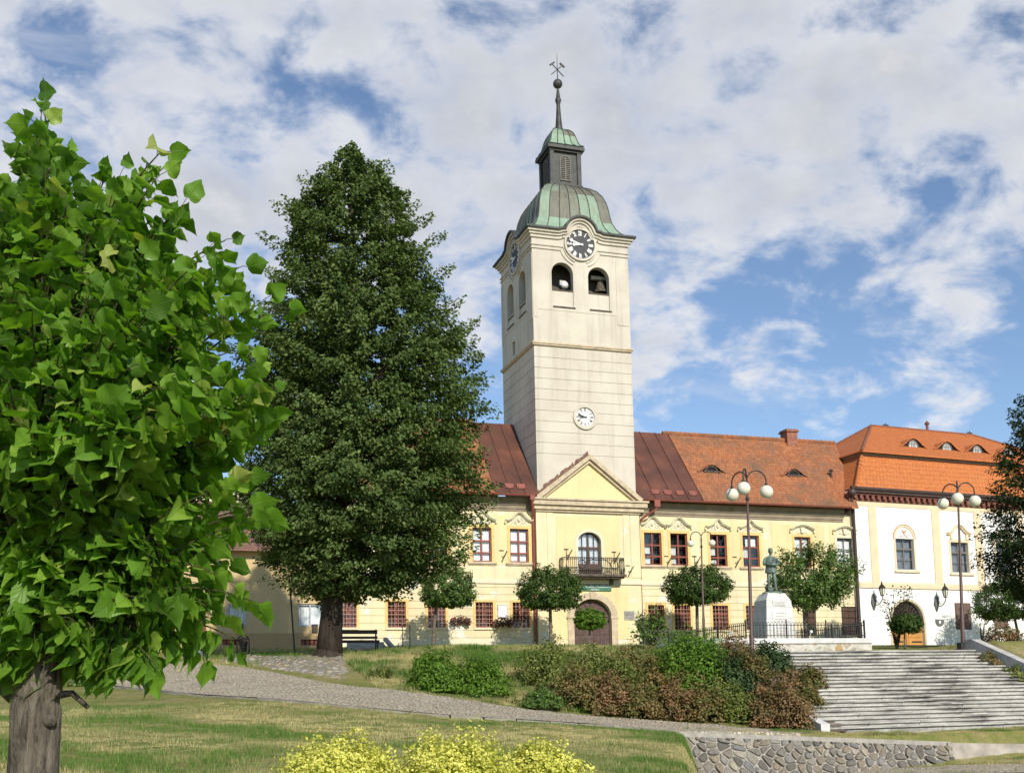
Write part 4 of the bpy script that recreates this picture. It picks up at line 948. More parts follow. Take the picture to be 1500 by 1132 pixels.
for p, q, n in (((ra, rm, rzz), (rb, rm, rzz), 28), ((Ue, Uy, uz), (ra, rm, rzz), 20), ((u1+.3, Uy, uz), (rb, rm, rzz), 20), ((Ue, RB-1.1, uz), (ra, rm, rzz), 20)):
    p, q = Vector(p), Vector(q)
    for k in range(n): rp.tube([p+(q-p)*k/n, p+(q-p)*(k+1.05)/n], [.09, .11], 8)
rp.build('ridge_tiles', M['darktile'] if 'darktile' in M else M.setdefault('darktile', plain('dark_ridge_tile', (.22, .085, .045), .8, var=.2)), ur, local=True)
for x, y in ((1337, 655), (1386, 658), (1430, 661), (1475, 664)):
    q = np.array([0, 0]); f = .28
    off = -(Uy+(rm-Uy)*f); u, z = wl(x, y, off); dormer(ur, u, f, 2.6, .66, M['newtile'], M['greyframe'], (Uy, uz, rm, rzz), True, .46)
# dormer() builds in building coordinates relative to the museum origin, so shift those pieces into this frame
def fixlocal(o):
    for v in o.data.vertices: v.co += Vector(base(o))
    for c in kids(o): fixlocal(c)
for o in [o for o in kids(ur) if o.name.startswith('eyebrow')]: fixlocal(o)
vt = MB(); u_, z_ = wl(1357, 620, -rm); vt.tube([(u_, rm, rzz-.1), (u_, rm, rzz+.55)], .1, 8); vt.lathe([(.18, .5), (.2, .6), (.02, .8)], (u_, rm, rzz), 8)
vt.build('roof_vent', M['corbel'], ur, local=True)
for x in (1297, 1418):
    u_, z_ = wl(x, 620, -rm); b_ = MB(); b_.box(u_-.25, u_+.25, rm-.03, rm+.03, rzz+.12, rzz+.2); b_.tube([(u_, rm, rzz), (u_, rm, rzz+.3)], .03, 5); b_.build('roof_hook', M['iron'], ur, local=True)
# wall lanterns (hang on the wall: things of their own)
def wall_lantern(u, z, label):
    o = np.array(WB)+ux*u; r = thing('wall_lantern', (o[0], o[1], WB.z+z), label, 'wall lantern', 'lanterns on the white wall', WANG)
    b = MB(); b.prism([(-.2, .1), (0, -.45), (.2, .1), (.12, .45), (0, .7), (-.12, .45)], -.14, .0); b.build('wall_plate', M['lantern_grey'] if 'lantern_grey' in M else M.setdefault('lantern_grey', plain('grey_cast_iron', (.13, .135, .14), .55, var=.2)), r, local=True)
    a_ = MB(); a_.tube([(0, -.1, 0), (0, -.35, -.12), (.05, -.6, -.05), (.1, -.85, .25), (.1, -.85, .5)], .035, 6); a_.tube([(0, -.1, .3), (.03, -.3, .25), (.05, -.45, .0)], .022, 5); a_.build('arm', M['lantern_grey'], r, local=True)
    h = MB(); c = (.1, -.85, .5)
    for k in range(6):
        an = math.pi*k/3; h.bar((c[0]+.11*math.cos(an), c[1]+.11*math.sin(an), c[2]), (c[0]+.21*math.cos(an), c[1]+.21*math.sin(an), c[2]+.5), .025)
    h.lathe([(.13, -.03), (.13, .02)], c, 6); h.lathe([(.27, .5), (.15, .68), (.06, .78), (.05, .9), (.01, 1.0)], c, 6); hd = h.build('lantern_frame', M['iron'], r, local=True)
    g = MB(); g.lathe([(.095, .03), (.19, .5)], c, 6); g.build('lantern_glass', M['globe'], hd, local=True)
    return r
wall_lantern(wl(1279, 884)[0], wl(1279, 884)[1], 'grey wall lantern left of the oak gate beside the dark downpipe')
wall_lantern(wl(1371, 886)[0], wl(1371, 886)[1], 'grey wall lantern between the oak gate and the brown shutter')
wall_lantern(wl(1431, 884)[0], wl(1431, 884)[1], 'grey wall lantern right of the brown shutter, partly behind the tree')
o = at(1376, 911, Y0+1.3)
u_, z_ = wl(1376, 911); sgn = thing('wall_sign', tuple(np.array(WB)+ux*u_+np.array([0, 0, z_])), 'small dark crest-shaped sign on the white wall right of the oak gate', 'sign', None, WANG)
s = MB(); s.prism([(-.38, .2), (-.36, -.08), (-.2, -.24), (0, -.28), (.2, -.24), (.36, -.08), (.38, .2)], -.06, -.002); s.build('board', M['lantern_grey'], sgn, local=True)
s = MB(); s.prism([(-.1, .1), (-.06, -.1), (.06, -.1), (.1, .1)], -.07, -.061); s.build('emblem', M['letter'], sgn, local=True)

# ---------------------------------------------------------------- ochre house to the left, and one behind it
och = thing('ochre_house', (6.5, YW, 3.1), 'plain ochre house with a dull red tiled roof left of the museum', 'house')
ow = [(8.6, 10.0, 4.45, 5.75, 0), (4.6, 5.7, 4.5, 5.7, 0), (.6, 1.8, 4.5, 5.7, 0), (-4, -2.9, 4.5, 5.7, 0), (8.75, 10.05, 3.35, 3.68, 0), (4.35, 5.55, 3.38, 3.7, 0)]
mb = MB(); wall(mb, -9, WX0-.03, 2.2, 8.9, ow, YW+.25, .2); outer_shell(mb, -9, WX0-.03, YW+.25, YW+8, 2.2, 8.9); mb.build('wall', M['ochre'], och)
pl = MB(); wall(pl, -9, WX0-.04, 2.2, 4.05, ow, YW+.2, .06); pl.build('plinth', plaster('ochre_plinth', (.44, .30, .15), (.3, .22, .14), .4, .3), och)
for i, (a, b, c, d, _) in enumerate(ow):
    if i < 4:
        casement(a, b, c, d, YW+.33, M['whiteframe'] if 'whiteframe' in M else M.setdefault('whiteframe', plain('blue_white_frame', (.45, .47, .52), .5)), och, rows=(), cols=1, curtain=[(.06, .94, .04, .96)])
    else:
        v = MB(); v.box(a, b, YW+.34, YW+.4, c, d); ve = v.build('cellar_vent', M['darkwin'], och)
        v = MB()
        for k in range(5): x = a+(b-a)*(k+.5)/5; v.box(x-.09, x+.09, YW+.31, YW+.335, c+.03, d-.03)
        v.build('vent_grille', M['redwood'], ve)
bx = [(9.55, 4.1), (5.3, 4.12)]
for x, z in bx:
    v = MB(); v.box(x-.16, x+.16, YW+.08, YW+.26, z, z+.42); v.box(x-.19, x+.19, YW+.06, YW+.26, z+.42, z+.46); v.build('meter_box', M['brackets'], och)
rf = MB(); rf.add([(-9.3, YW-.35, 8.85), (WX0-.02, YW-.35, 8.85), (WX0-.02, YW+4.2, 12.3), (-9.3, YW+4.2, 12.3), (WX0-.02, YW+8.6, 8.85), (-9.3, YW+8.6, 8.85)], [(0, 1, 2, 3), (3, 2, 4, 5)])
rf.box(-9.3, WX0-.02, YW-.4, YW-.3, 8.7, 8.86)
rf.build('roof', tilemat('dull_red_tile', (.22, .115, .085), (.27, .15, .11), (.14, .10, .08), .22, .2, .5), och)
dr = MB(); dr.box(2.55, 3.4, YW+.05, YW+.2, 2.9, 5.0); dr.build('maroon_door', M['oxblood'], och)
bh = thing('gabled_house', (3, 82, 3.5), 'cream gabled house with a small window rising behind the ochre house', 'house')
mb = MB(); wall(mb, -3, 9, 3, 13.5, [(3.2, 4.2, 11.6, 12.9, 0)], 82, .2); outer_shell(mb, -3, 9, 82, 92, 3, 13.5); mb.prism([(-3, 13.5), (9, 13.5), (3, 17.0)], 82, 92); mb.build('wall', M['stucco'], bh)
casement(3.2, 4.2, 11.6, 12.9, 82.1, M['letter'], bh, rows=(.6,))
r_ = MB(); r_.prism([(-3.6, 13.35), (3, 17.1), (9.6, 13.35), (9.6, 13.6), (3, 17.4), (-3.6, 13.6)], 81.6, 92.2); r_.build('roof', M['tile'], bh)
pr = thing('gate_pillar', at(292, 975, 55.0), 'short square stone pillar in front of the maroon door', 'pillar')
P = base(pr); mb = MB(); mb.box(P.x-.36, P.x+.36, P.y-.36, P.y+.36, P.z-.6, P.z+.95); mb.build('shaft', M['concrete'], pr, bevel=.02)
mb = MB(); mb.prism([(P.x-.42, P.z+.95), (P.x+.42, P.z+.95), (P.x+.42, P.z+1.03), (P.x, P.z+1.2), (P.x-.42, P.z+1.03)], P.y-.42, P.y+.42); mb.build('cap', M['grey_stone'], pr)
# ---------------------------------------------------------------- terrain from measured heights
CP = []   # control points (X, Y, z)
def cp(x, y, d):
    r_ = ray(x, y); P = r_*d; CP.append((P[0], P[1], P[2]))
for a in [(200,1132,14),(450,1132,14),(687,1132,14.5),(850,1132,15),(980,1132,16),(950,1100,22),(300,1060,24),(560,1085,21),(800,1090,22),
          (91,1000,38),(250,1016,33),(440,1030,30),(687,1053,29),(900,1063,31),(980,1074,31.5),(1100,1073,32.5),(1200,1078,32),(1390,1084,31),(1500,1086,31),
          (900,1051,35),(756,1037,34),(593,1013,34),(500,1004,35),(303,972,43),(172,964,55),(100,968,60),(0,985,52),(40,1020,33),(0,1060,22),(0,1110,14),
          (350,963,44.5),(440,962,43),(500,961,43),(560,958,43),(640,955,44),(720,950,45),(480,955,50),(560,950,53),(300,958,55),(240,957,62),
          (650,985,39),(750,990,39.5),(850,1000,39),(950,1000,39),(1050,1010,38.5),(1130,1040,37),(1060,975,41),(960,960,43.5),(860,955,44.5),(1120,1060,36),
          (800,948,48),(900,948,48),(1000,948,48),(1100,946,48),
          (1250,1072,35.4),(1350,1070,36.2)]: cp(*a)
def cw_(X, Y, z): CP.append((X, Y, z))
for X in (-40, -15, 0, 12, 20, 27, 34, 42, 52, 70, 95): cw_(X, 65.3, 3.1); cw_(X, 100, 3.6)
for X in (19, 27, 36, 44): cw_(X, 57, 2.72)
for X, Y, z in ((-30, 40, 1.4), (-30, 20, .2), (-30, 5, -1), (0, 3, -1.55), (6, 3, -1.55), (-8, 3, -1.4), (2, 6, -1.3), (1.2, 9, -1.1), (12, 8, -1.5), (24, 12, -1.7), (30, 22, -1.6), (45, 25, -1.5), (70, 30, -1.4), (100, 40, 0), (60, 45, 1.5), (60, 55, 2.4), (90, 60, 2.6), (30, 60, 2.8)): cw_(X, Y, z)
for X in (24.5, 28, 32, 36, 42, 48): cw_(X, 39.5, 1.5); cw_(X, 45, 1.85)
_zb = float(at(1240, 1071, 30.55).z)
for X in (21, 24, 27, 30, 33): cw_(X, 29.9, _zb-.02)
CPA = np.array(CP)
def _tps(a, b):
    r2 = ((a[:, None, :]-b[None, :, :])**2).sum(-1); return np.where(r2 > 0, r2*np.log(r2+1e-12), 0)
_n = len(CPA); _xy = CPA[:, :2]/30
_K = np.zeros((_n+3, _n+3)); _K[:_n, :_n] = _tps(_xy, _xy)+np.eye(_n)*.004; _K[:_n, _n] = 1; _K[:_n, _n+1:] = _xy; _K[_n, :_n] = 1; _K[_n+1:, :_n] = _xy.T
_w = np.linalg.solve(_K, np.concatenate([CPA[:, 2], [0, 0, 0]]))
# staircase and retaining wall set the sharp steps
ST_X0, ST_X1, ST_Y0, ST_Y1 = 20.15, 32.0, 30.55, 37.15; NST = 21
ST_ZB = float(at(1240, 1071, ST_Y0).z); ST_ZT = float(at(1250, 953, ST_Y1).z); RISE = (ST_ZT-ST_ZB)/NST
WLX = float(at(985, 1070, 28.9).x); WLY = 28.9
def sstep(a, b, x): t_ = np.clip((x-a)/(b-a), 0, 1); return t_*t_*(3-2*t_)
def ground(X, Y, raw=False):
    X = np.atleast_1d(np.asarray(X, float)); Y = np.atleast_1d(np.asarray(Y, float))
    q = np.stack([X, Y], 1)/30; out = np.zeros(len(X))
    for i in range(0, len(X), 4000):
        s_ = slice(i, i+4000); out[s_] = _tps(q[s_], _xy)@_w[:_n]+_w[_n]+q[s_]@_w[_n+1:]
    far = sstep(60, 66, Y); out = out*(1-far)+3.0*far
    rt_ = sstep(95, 110, X)+sstep(-35, -45, X); out = out*(1-np.clip(rt_, 0, 1))+np.where(Y > 30, 2.0, 0)*np.clip(rt_, 0, 1)
    if raw: return out
    # terrain tucked below the flight of steps; flat landing behind
    lin = ST_ZB+(ST_ZT-ST_ZB)*np.clip((Y-ST_Y0)/(ST_Y1-ST_Y0), 0, 1)
    ins = sstep(ST_X0-.5, ST_X0-.1, X)*(1-sstep(ST_X1+.0, ST_X1+.3, X))*sstep(ST_Y0-.6, ST_Y0-.05, Y)*(1-sstep(ST_Y1+.2, ST_Y1+1.4, Y))
    out = out*(1-ins)+(lin-.35)*ins
    # terrace right of the steps stands higher
    rt2 = sstep(ST_X1+.1, ST_X1+.5, X)*sstep(ST_Y0-.5, ST_Y0+3.5, Y)*(1-sstep(ST_Y1+2, ST_Y1+8, Y)); out = out*(1-rt2)+np.maximum(out, lin+.35)*rt2
    # lower ground in front of the retaining wall
    lowz = -2.6+.05*np.clip(X-14.7, 0, 14)
    lw = sstep(-.05, .8, X-.4975*Y)*(1-sstep(WLY-.15, WLY+.25, Y))
    out = out*(1-lw)+np.minimum(out, lowz)*lw
    return out
def gz(X, Y): return float(ground(X, Y)[0])
def on_ground(x, y, Y0_, Y1_):
    "first point along the sight line x,y that meets the ground between two depths"
    r_ = ray(x, y); Ys = np.linspace(Y0_, Y1_, 400); P = r_[None, :]*(Ys/r_[1])[:, None]; g_ = ground(P[:, 0], P[:, 1]); k_ = np.argmax(P[:, 2] <= g_) if np.any(P[:, 2] <= g_) else len(Ys)-1
    return Vector((P[k_, 0], P[k_, 1], g_[k_]))
xs = np.concatenate([np.arange(-120, -16, 6.), np.arange(-16, 46, .28), np.arange(46, 80, 1.), np.arange(80, 200, 8.)])
ys = np.concatenate([np.arange(-40, 2, 4.), np.arange(2, 46, .28), np.arange(46, 70, .8), np.arange(70, 320, 12.)])
GX, GY = np.meshgrid(xs, ys); GZ = ground(GX.ravel(), GY.ravel())
rg_ = np.random.default_rng(3); GZ = GZ+rg_.normal(0, .012, GZ.shape)*((GY.ravel() > 2) & (GY.ravel() < 46))
nx, ny = len(xs), len(ys); idx = np.arange(nx*ny).reshape(ny, nx)
fq = np.stack([idx[:-1, :-1], idx[:-1, 1:], idx[1:, 1:], idx[1:, :-1]], -1).reshape(-1, 4)
def np_mesh(name, verts, faces, mats, parent=None, smooth=False, rnd=None, kind=None, attr='rnd', mi=None):
    me = bpy.data.meshes.new(name); verts = np.asarray(verts, np.float32); faces = np.asarray(faces, np.int32)
    if parent is not None: verts = verts-np.array(base(parent), np.float32)
    k = faces.shape[1]; me.vertices.add(len(verts)); me.vertices.foreach_set('co', verts.ravel())
    me.loops.add(faces.size); me.loops.foreach_set('vertex_index', faces.ravel())
    me.polygons.add(len(faces)); me.polygons.foreach_set('loop_start', np.arange(0, faces.size, k, dtype=np.int32)); me.polygons.foreach_set('loop_total', np.full(len(faces), k, np.int32))
    for m_ in (mats if isinstance(mats, (list, tuple)) else [mats]): me.materials.append(m_)
    if mi is not None: me.polygons.foreach_set('material_index', np.asarray(mi, np.int32))
    if smooth: me.polygons.foreach_set('use_smooth', np.ones(len(faces), bool))
    if rnd is not None:
        a_ = me.attributes.new(attr, 'FLOAT', 'FACE'); a_.data.foreach_set('value', np.asarray(rnd, np.float32))
    me.update(calc_edges=True); ob = bpy.data.objects.new(name, me); C.objects.link(ob)
    if parent is not None: ob.parent = parent
    if kind: ob['kind'] = kind
    return ob
def lawnmat():
    m = bpy.data.materials.new('dry_lawn'); t = nt(m); v = coords(t, world=True)
    a = noise(t, v, .30, 6, .62, .4); b = noise(t, v, 1.9, 6, .7); c = noise(t, v, 22, 4, .75)
    r = ramp(t, [(.30, (.10, .16, .028)), (.44, (.18, .215, .05)), (.54, (.30, .27, .10)), (.68, (.42, .35, .19))])
    s = N(t, 'ShaderNodeMath', operation='ADD'); k1 = N(t, 'ShaderNodeMath', operation='MULTIPLY'); k1.inputs[1].default_value = .55; L(t, a, 0, k1, 0)
    k2 = N(t, 'ShaderNodeMath', operation='MULTIPLY'); k2.inputs[1].default_value = .45; L(t, b, 0, k2, 0); L(t, k1, 0, s, 0); L(t, k2, 0, s, 1); L(t, s, 0, r, 0)
    rc_ = ramp(t, [(.3, (.6,)*3), (.7, (1.25,)*3)]); L(t, c, 0, rc_, 0); x = mixc(t, 1, (r, 0), (rc_, 0), 'MULTIPLY')
    finish(t, x, .95, c, .8, .06, 0, .1); return m
M['lawn'] = lawnmat()
np_mesh('lawn', np.stack([GX.ravel(), GY.ravel(), GZ], 1), fq, M['lawn'], None, True, None, 'structure')
# cobbled path
def cobble():
    m = bpy.data.materials.new('cobbles'); t = nt(m); v = coords(t, (1, 1, .2), world=True)
    vo = N(t, 'ShaderNodeTexVoronoi', feature='DISTANCE_TO_EDGE'); vo.inputs['Scale'].default_value = 7.5; t.links.new(v[0].outputs[0], vo.inputs['Vector'])
    v2 = N(t, 'ShaderNodeTexVoronoi'); v2.inputs['Scale'].default_value = 7.5; t.links.new(v[0].outputs[0], v2.inputs['Vector'])
    g = N(t, 'ShaderNodeSeparateColor'); L(t, v2, 'Color', g, 0)
    r = ramp(t, [(0, (.39, .325, .23)), (.5, (.51, .435, .315)), (1, (.63, .55, .42))]); L(t, g, 0, r, 0)
    j = ramp(t, [(.02, (1, 1, 1)), (.09, (0, 0, 0))]); L(t, vo, 'Distance', j, 0)
    c = mixc(t, (j, 0), (r, 0), (.29, .25, .18))
    n = noise(t, v, .8, 6, .65); rn = ramp(t, [(.45, (0, 0, 0)), (.66, (.85,)*3)]); L(t, n, 0, rn, 0); c = mixc(t, (rn, 0), (c, 2), (.53, .45, .32))
    hb = ramp(t, [(0, (0, 0, 0)), (.18, (1, 1, 1))]); L(t, vo, 'Distance', hb, 0); finish(t, c, .9, hb, .9, .05, 0, .2); return m
M['cobble'] = cobble()
def Wp(x, y, d): P = ray(x, y)*d; return (P[0], P[1])
PU = [Wp(60, 966, 64), Wp(172, 964, 55), Wp(303, 972, 43), Wp(400, 989, 38.5), Wp(500, 1004, 35), Wp(593, 1013, 34.2), Wp(756, 1037, 34), Wp(900, 1051, 35), Wp(1000, 1060, 35), Wp(1180, 1072, 34.6)]
PL = [Wp(-60, 995, 50), Wp(30, 1000, 42), Wp(160, 1006, 36), Wp(300, 1019, 32), Wp(440, 1030, 30.2), Wp(560, 1042, 29.3), Wp(687, 1053, 29.2), Wp(900, 1064, 30.8), Wp(985, 1070, 31.2), Wp(1170, 1076, 31.8)]
def resample(P, n):
    P = np.array(P); d = np.r_[0, np.cumsum(np.hypot(*np.diff(P, axis=0).T))]; s = np.linspace(0, d[-1], n); return np.stack([np.interp(s, d, P[:, 0]), np.interp(s, d, P[:, 1])], 1)
def smooth_pl(P, it=6):
    P = P.copy()
    for _ in range(it): P[1:-1] = .5*P[1:-1]+.25*(P[:-2]+P[2:])
    return P
n = 150; mcross = 14
A_, B_ = smooth_pl(resample(PU, n)), smooth_pl(resample(PL, n))
rg_ = np.random.default_rng(9)
A_[:, 1] += rg_.normal(0, .08, n); grid = np.array([[A_[i]*(1-j/mcross)+B_[i]*(j/mcross) for j in range(mcross+1)] for i in range(n)])
gx, gy = grid[..., 0].ravel(), grid[..., 1].ravel(); jj = np.tile(np.arange(mcross+1), n)
pz = ground(gx, gy)+.05-.05*(jj == 0)
ii = np.arange(n*(mcross+1)).reshape(n, mcross+1)
def up_quads(fq_, x_, y_):
    a, b, c_, d_ = fq_.T; ar_ = (x_[c_]-x_[a])*(y_[d_]-y_[b])-(y_[c_]-y_[a])*(x_[d_]-x_[b]); fq_ = fq_.copy(); fq_[ar_ < 0] = fq_[ar_ < 0][:, ::-1]; print('quads', (ar_ < 0).sum(), len(ar_)); return fq_
np_mesh('path', np.stack([gx, gy, pz], 1), up_quads(np.stack([ii[:-1, :-1], ii[1:, :-1], ii[1:, 1:], ii[:-1, 1:]], -1).reshape(-1, 4), gx, gy), M['cobble'], None, False, None, 'structure')
# kerb stones along its lower edge
kb = MB(); K = B_; kd = np.r_[0, np.cumsum(np.hypot(*np.diff(K, axis=0).T))]; s = kd[int(n*.36)]; rr = random.Random(2)
while s < kd[-1]-4.6:
    l = rr.uniform(.75, 1.05); s2 = s+l-.03; pa = np.array([np.interp(s, kd, K[:, 0]), np.interp(s, kd, K[:, 1])]); pb = np.array([np.interp(s2, kd, K[:, 0]), np.interp(s2, kd, K[:, 1])])
    t_ = (pb-pa)/np.linalg.norm(pb-pa); nn = np.array([t_[1], -t_[0]]); nn = nn if nn[1] < 0 else -nn
    za, zb_ = gz(*pa)+.035+rr.uniform(-.015, .015), gz(*pb)+.035+rr.uniform(-.015, .015)
    q = [pa-nn*.0, pb-nn*.0, pb+nn*.14, pa+nn*.14]; zt_ = [za, zb_, zb_, za]
    kb.add([(*q[i], zt_[i]) for i in range(4)]+[(*q[i], zt_[i]-.3) for i in range(4)], [(0, 1, 2, 3), (3, 2, 6, 7), (0, 3, 7, 4), (1, 5, 6, 2), (0, 4, 5, 1)]); s += l
structure(kb.build('kerb', plain('weathered_kerb', (.24, .22, .18), .95, var=.35, vs=2, bump=.5)))
# ---------------------------------------------------------------- staircase, walls, fence
ST_X1b = 31.35
stn = thing('stone_staircase', (26, ST_Y0, ST_ZB), 'wide worn pale stone staircase of many low steps climbing to the square', 'staircase')
def stepmat():
    m = bpy.data.materials.new('worn_pale_step'); t = nt(m); v = coords(t, (.42, 1.5, 2.6), world=True)
    n = noise(t, v, 1.7, 7, .68, .3); r = ramp(t, [(.40, (0, 0, 0)), (.56, (1, 1, 1))]); L(t, n, 0, r, 0)
    v2 = coords(t, (1, 1, 1), world=True); g = noise(t, v2, 6, 5, .7); rg = ramp(t, [(.3, (.43, .41, .36)), (.6, (.58, .56, .51)), (.8, (.69, .67, .62))]); L(t, g, 0, rg, 0)
    b = noise(t, v2, .35, 4, .6); rb = ramp(t, [(.38, (.18,)*3), (.62, (.85,)*3)]); L(t, b, 0, rb, 0)
    mm = mixc(t, 1.0, (r, 0), (rb, 0), 'MULTIPLY'); c = mixc(t, (mm, 2), (rg, 0), (.10, .09, .08)); f = noise(t, v2, 18, 4, .7); finish(t, c, .9, f, .5, .03, 0, .2); return m
M['step'] = stepmat()
D = (ST_Y1-ST_Y0)/NST
for i in range(NST):
    z0 = ST_ZB+i*RISE; y0 = ST_Y0+i*D; rr = random.Random(i); mb = MB(); x = ST_X0
    while x < ST_X1b-.05:      # each step is laid from long slabs
        l = rr.uniform(1.7, 2.6); x2 = min(x+l, ST_X1b);  x2 = ST_X1b if ST_X1b-x2 < .7 else x2
        dz = rr.uniform(-.006, .006); dy = rr.uniform(-.015, .015)
        mb.box(x, x2-.014, y0+.06+dy, y0+D+.075, z0-.15, z0+RISE-.05+dz); mb.box(x, x2-.010, y0+dy-.022, y0+D+.05, z0+RISE-.05+dz+.0005, z0+RISE+dz); x = x2
    mb.build('step', M['step'], stn)
lp = MB(); lp.box(ST_X0, ST_X1b, ST_Y1+.05, ST_Y1+1.6, ST_ZT-.12, ST_ZT-.006); lp.build('landing', M['step'], stn)
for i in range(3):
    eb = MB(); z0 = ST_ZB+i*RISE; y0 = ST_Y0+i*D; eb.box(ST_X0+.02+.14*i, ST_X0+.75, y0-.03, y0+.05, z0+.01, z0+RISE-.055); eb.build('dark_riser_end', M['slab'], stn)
ck = MB()
def yzprism(mb, poly, x0, x1):
    n = len(poly); mb.add([(x0, y, z) for y, z in poly]+[(x1, y, z) for y, z in poly], [tuple(range(n)), tuple(range(2*n-1, n-1, -1))]+[(i, n+i, n+(i+1) % n, (i+1) % n) for i in range(n)])
def sz(y): return ST_ZB+(y-ST_Y0)/D*RISE
yzprism(ck, [(ST_Y0-.25, ST_ZB-.5), (ST_Y0-.25, ST_ZB+.26), (ST_Y0+2.6, sz(ST_Y0+2.6)-.1), (ST_Y0+2.6, sz(ST_Y0+2.6)-1.5)], ST_X0-.32, ST_X0-.004)
ck.build('cheek_wall', M['plinthwhite'], stn)
ck = MB(); yzprism(ck, [(ST_Y0-.3, ST_ZB-.6), (ST_Y0-.3, ST_ZB+.62), (ST_Y1-.1, ST_ZT+.42), (ST_Y1+.35, ST_ZT+.42), (ST_Y1+.35, ST_ZT-1)], ST_X1b+.004, ST_X1b+.40)
ck.build('cheek_wall', M['concrete'], stn)
def stonewallmat(name, mortar, scale=2.6):
    m = bpy.data.materials.new(name); t = nt(m); v = coords(t, (1, 1, 1.5), world=True)
    vo = N(t, 'ShaderNodeTexVoronoi', feature='DISTANCE_TO_EDGE'); vo.inputs['Scale'].default_value = scale; t.links.new(v[0].outputs[0], vo.inputs['Vector'])
    v2 = N(t, 'ShaderNodeTexVoronoi'); v2.inputs['Scale'].default_value = scale; t.links.new(v[0].outputs[0], v2.inputs['Vector'])
    g = N(t, 'ShaderNodeSeparateColor'); L(t, v2, 'Color', g, 0); r = ramp(t, [(0, (.40, .37, .30)), (.4, (.50, .45, .34)), (.7, (.40, .28, .12)), (1, (.55, .52, .46))]); L(t, g, 0, r, 0)
    j = ramp(t, [(.10, (1, 1, 1)), (.2, (0, 0, 0))]); L(t, vo, 'Distance', j, 0); c = mixc(t, (j, 0), (r, 0), mortar)
    n = noise(t, v, 3, 6, .65); rn = ramp(t, [(.3, (.7,)*3), (.75, (1.15,)*3)]); L(t, n, 0, rn, 0); c = mixc(t, 1, (c, 2), (rn, 0), 'MULTIPLY')
    hb = ramp(t, [(.06, (0, 0, 0)), (.3, (1, 1, 1))]); L(t, vo, 'Distance', hb, 0); finish(t, c, .92, hb, .7, .05, 0, .2); return m
M['rubble'] = stonewallmat('pale_rubble_wall', (.56, .53, .46))
# low terrace wall with a white coping, enclosing the monument lawn
TWY = 37.62; TWX0 = 20.3; TWX1 = float(at(1279, 945, TWY).x); TWZ = float(at(1180, 934.5, TWY).z)
twl = thing('terrace_wall', ((TWX0+TWX1)/2, TWY, ST_ZT), 'low rubble wall with a thick white coping round the monument lawn', 'wall')
mb = MB(); mb.box(TWX0, TWX1-.06, TWY, TWY+.35, ST_ZT-.6, TWZ-.2); mb.box(TWX1-.41, TWX1-.06, TWY+.351, TWY+7, ST_ZT-.6, TWZ-.2); mb.box(TWX0, TWX0+.35, TWY+.351, TWY+7, ST_ZT-.6, TWZ-.2); mb.build('masonry', M['rubble'], twl)
mb = MB(); mb.box(TWX0-.06, TWX1, TWY-.06, TWY+.42, TWZ-.2, TWZ); mb.box(TWX1-.48, TWX1, TWY+.421, TWY+7.05, TWZ-.2, TWZ); mb.box(TWX0-.06, TWX0+.42, TWY+.421, TWY+7.05, TWZ-.2, TWZ); mb.build('coping', M['plinthwhite'], twl, bevel=.02)
bed = MB(); nb = 14
for i in range(nb):
    for j in range(nb):
        def q(i, j): x = TWX0+.36+(TWX1-TWX0-.79)*i/nb; y = TWY+.36+6.5*j/nb; e = 1-max(abs(2*i/nb-1), abs(2*j/nb-1))**2; return (x, y, TWZ-.10+.16*e)
        bed.add([q(i, j), q(i+1, j), q(i+1, j+1), q(i, j+1)], [(0, 1, 2, 3)])
structure(bed.build('monument_lawn', M['lawn'], None, smooth=True))
fe = thing('iron_fence', ((TWX0+TWX1)/2, TWY+.2, TWZ), 'low dark iron fence with arched pickets on the white coping', 'fence')
FZ = TWZ; FH = .68
def fence_side(p, q):
    p = Vector(p); q = Vector(q); Ld = (q-p).length; t_ = (q-p).normalized(); n = int(round(Ld/.15)); st_ = Ld/n; mb = MB()
    for z in (.12, FH-.16): mb.bar(p+Vector((0, 0, z)), q+Vector((0, 0, z)), .028)
    k = 0
    while k < n:
        a = p+t_*(st_*(k+.15)); b = p+t_*(st_*(k+.85)); r = (b-a).length/2; c = (a+b)/2
        mb.tube([a+Vector((0, 0, .02))]+[c-t_*(r*math.cos(x))+Vector((0, 0, FH-.1+r*math.sin(x))) for x in np.linspace(0, math.pi, 7)]+[b+Vector((0, 0, .02))], .010, 4); k += 1
    mb.build('fence_panel', M['iron'], fe)
    m2 = int(Ld/2.2)+1
    for k in range(m2+1):
        b = MB(); c = p+t_*(Ld*k/m2); b.box(c.x-.02, c.x+.02, c.y-.02, c.y+.02, c.z, c.z+FH); b.sphere((c.x, c.y, c.z+FH+.02), .028, 8, 5); b.build('post', M['iron'], fe)
fx0 = float(at(1093, 930, TWY+.18).x)
fence_side((fx0, TWY+.18, FZ), (TWX1-.22, TWY+.18, FZ)); fence_side((fx0-.0, TWY+6.8, FZ), (fx0, TWY+.2, FZ)); fence_side((TWX1-.22, TWY+.22, FZ), (TWX1-.22, TWY+6.8, FZ))
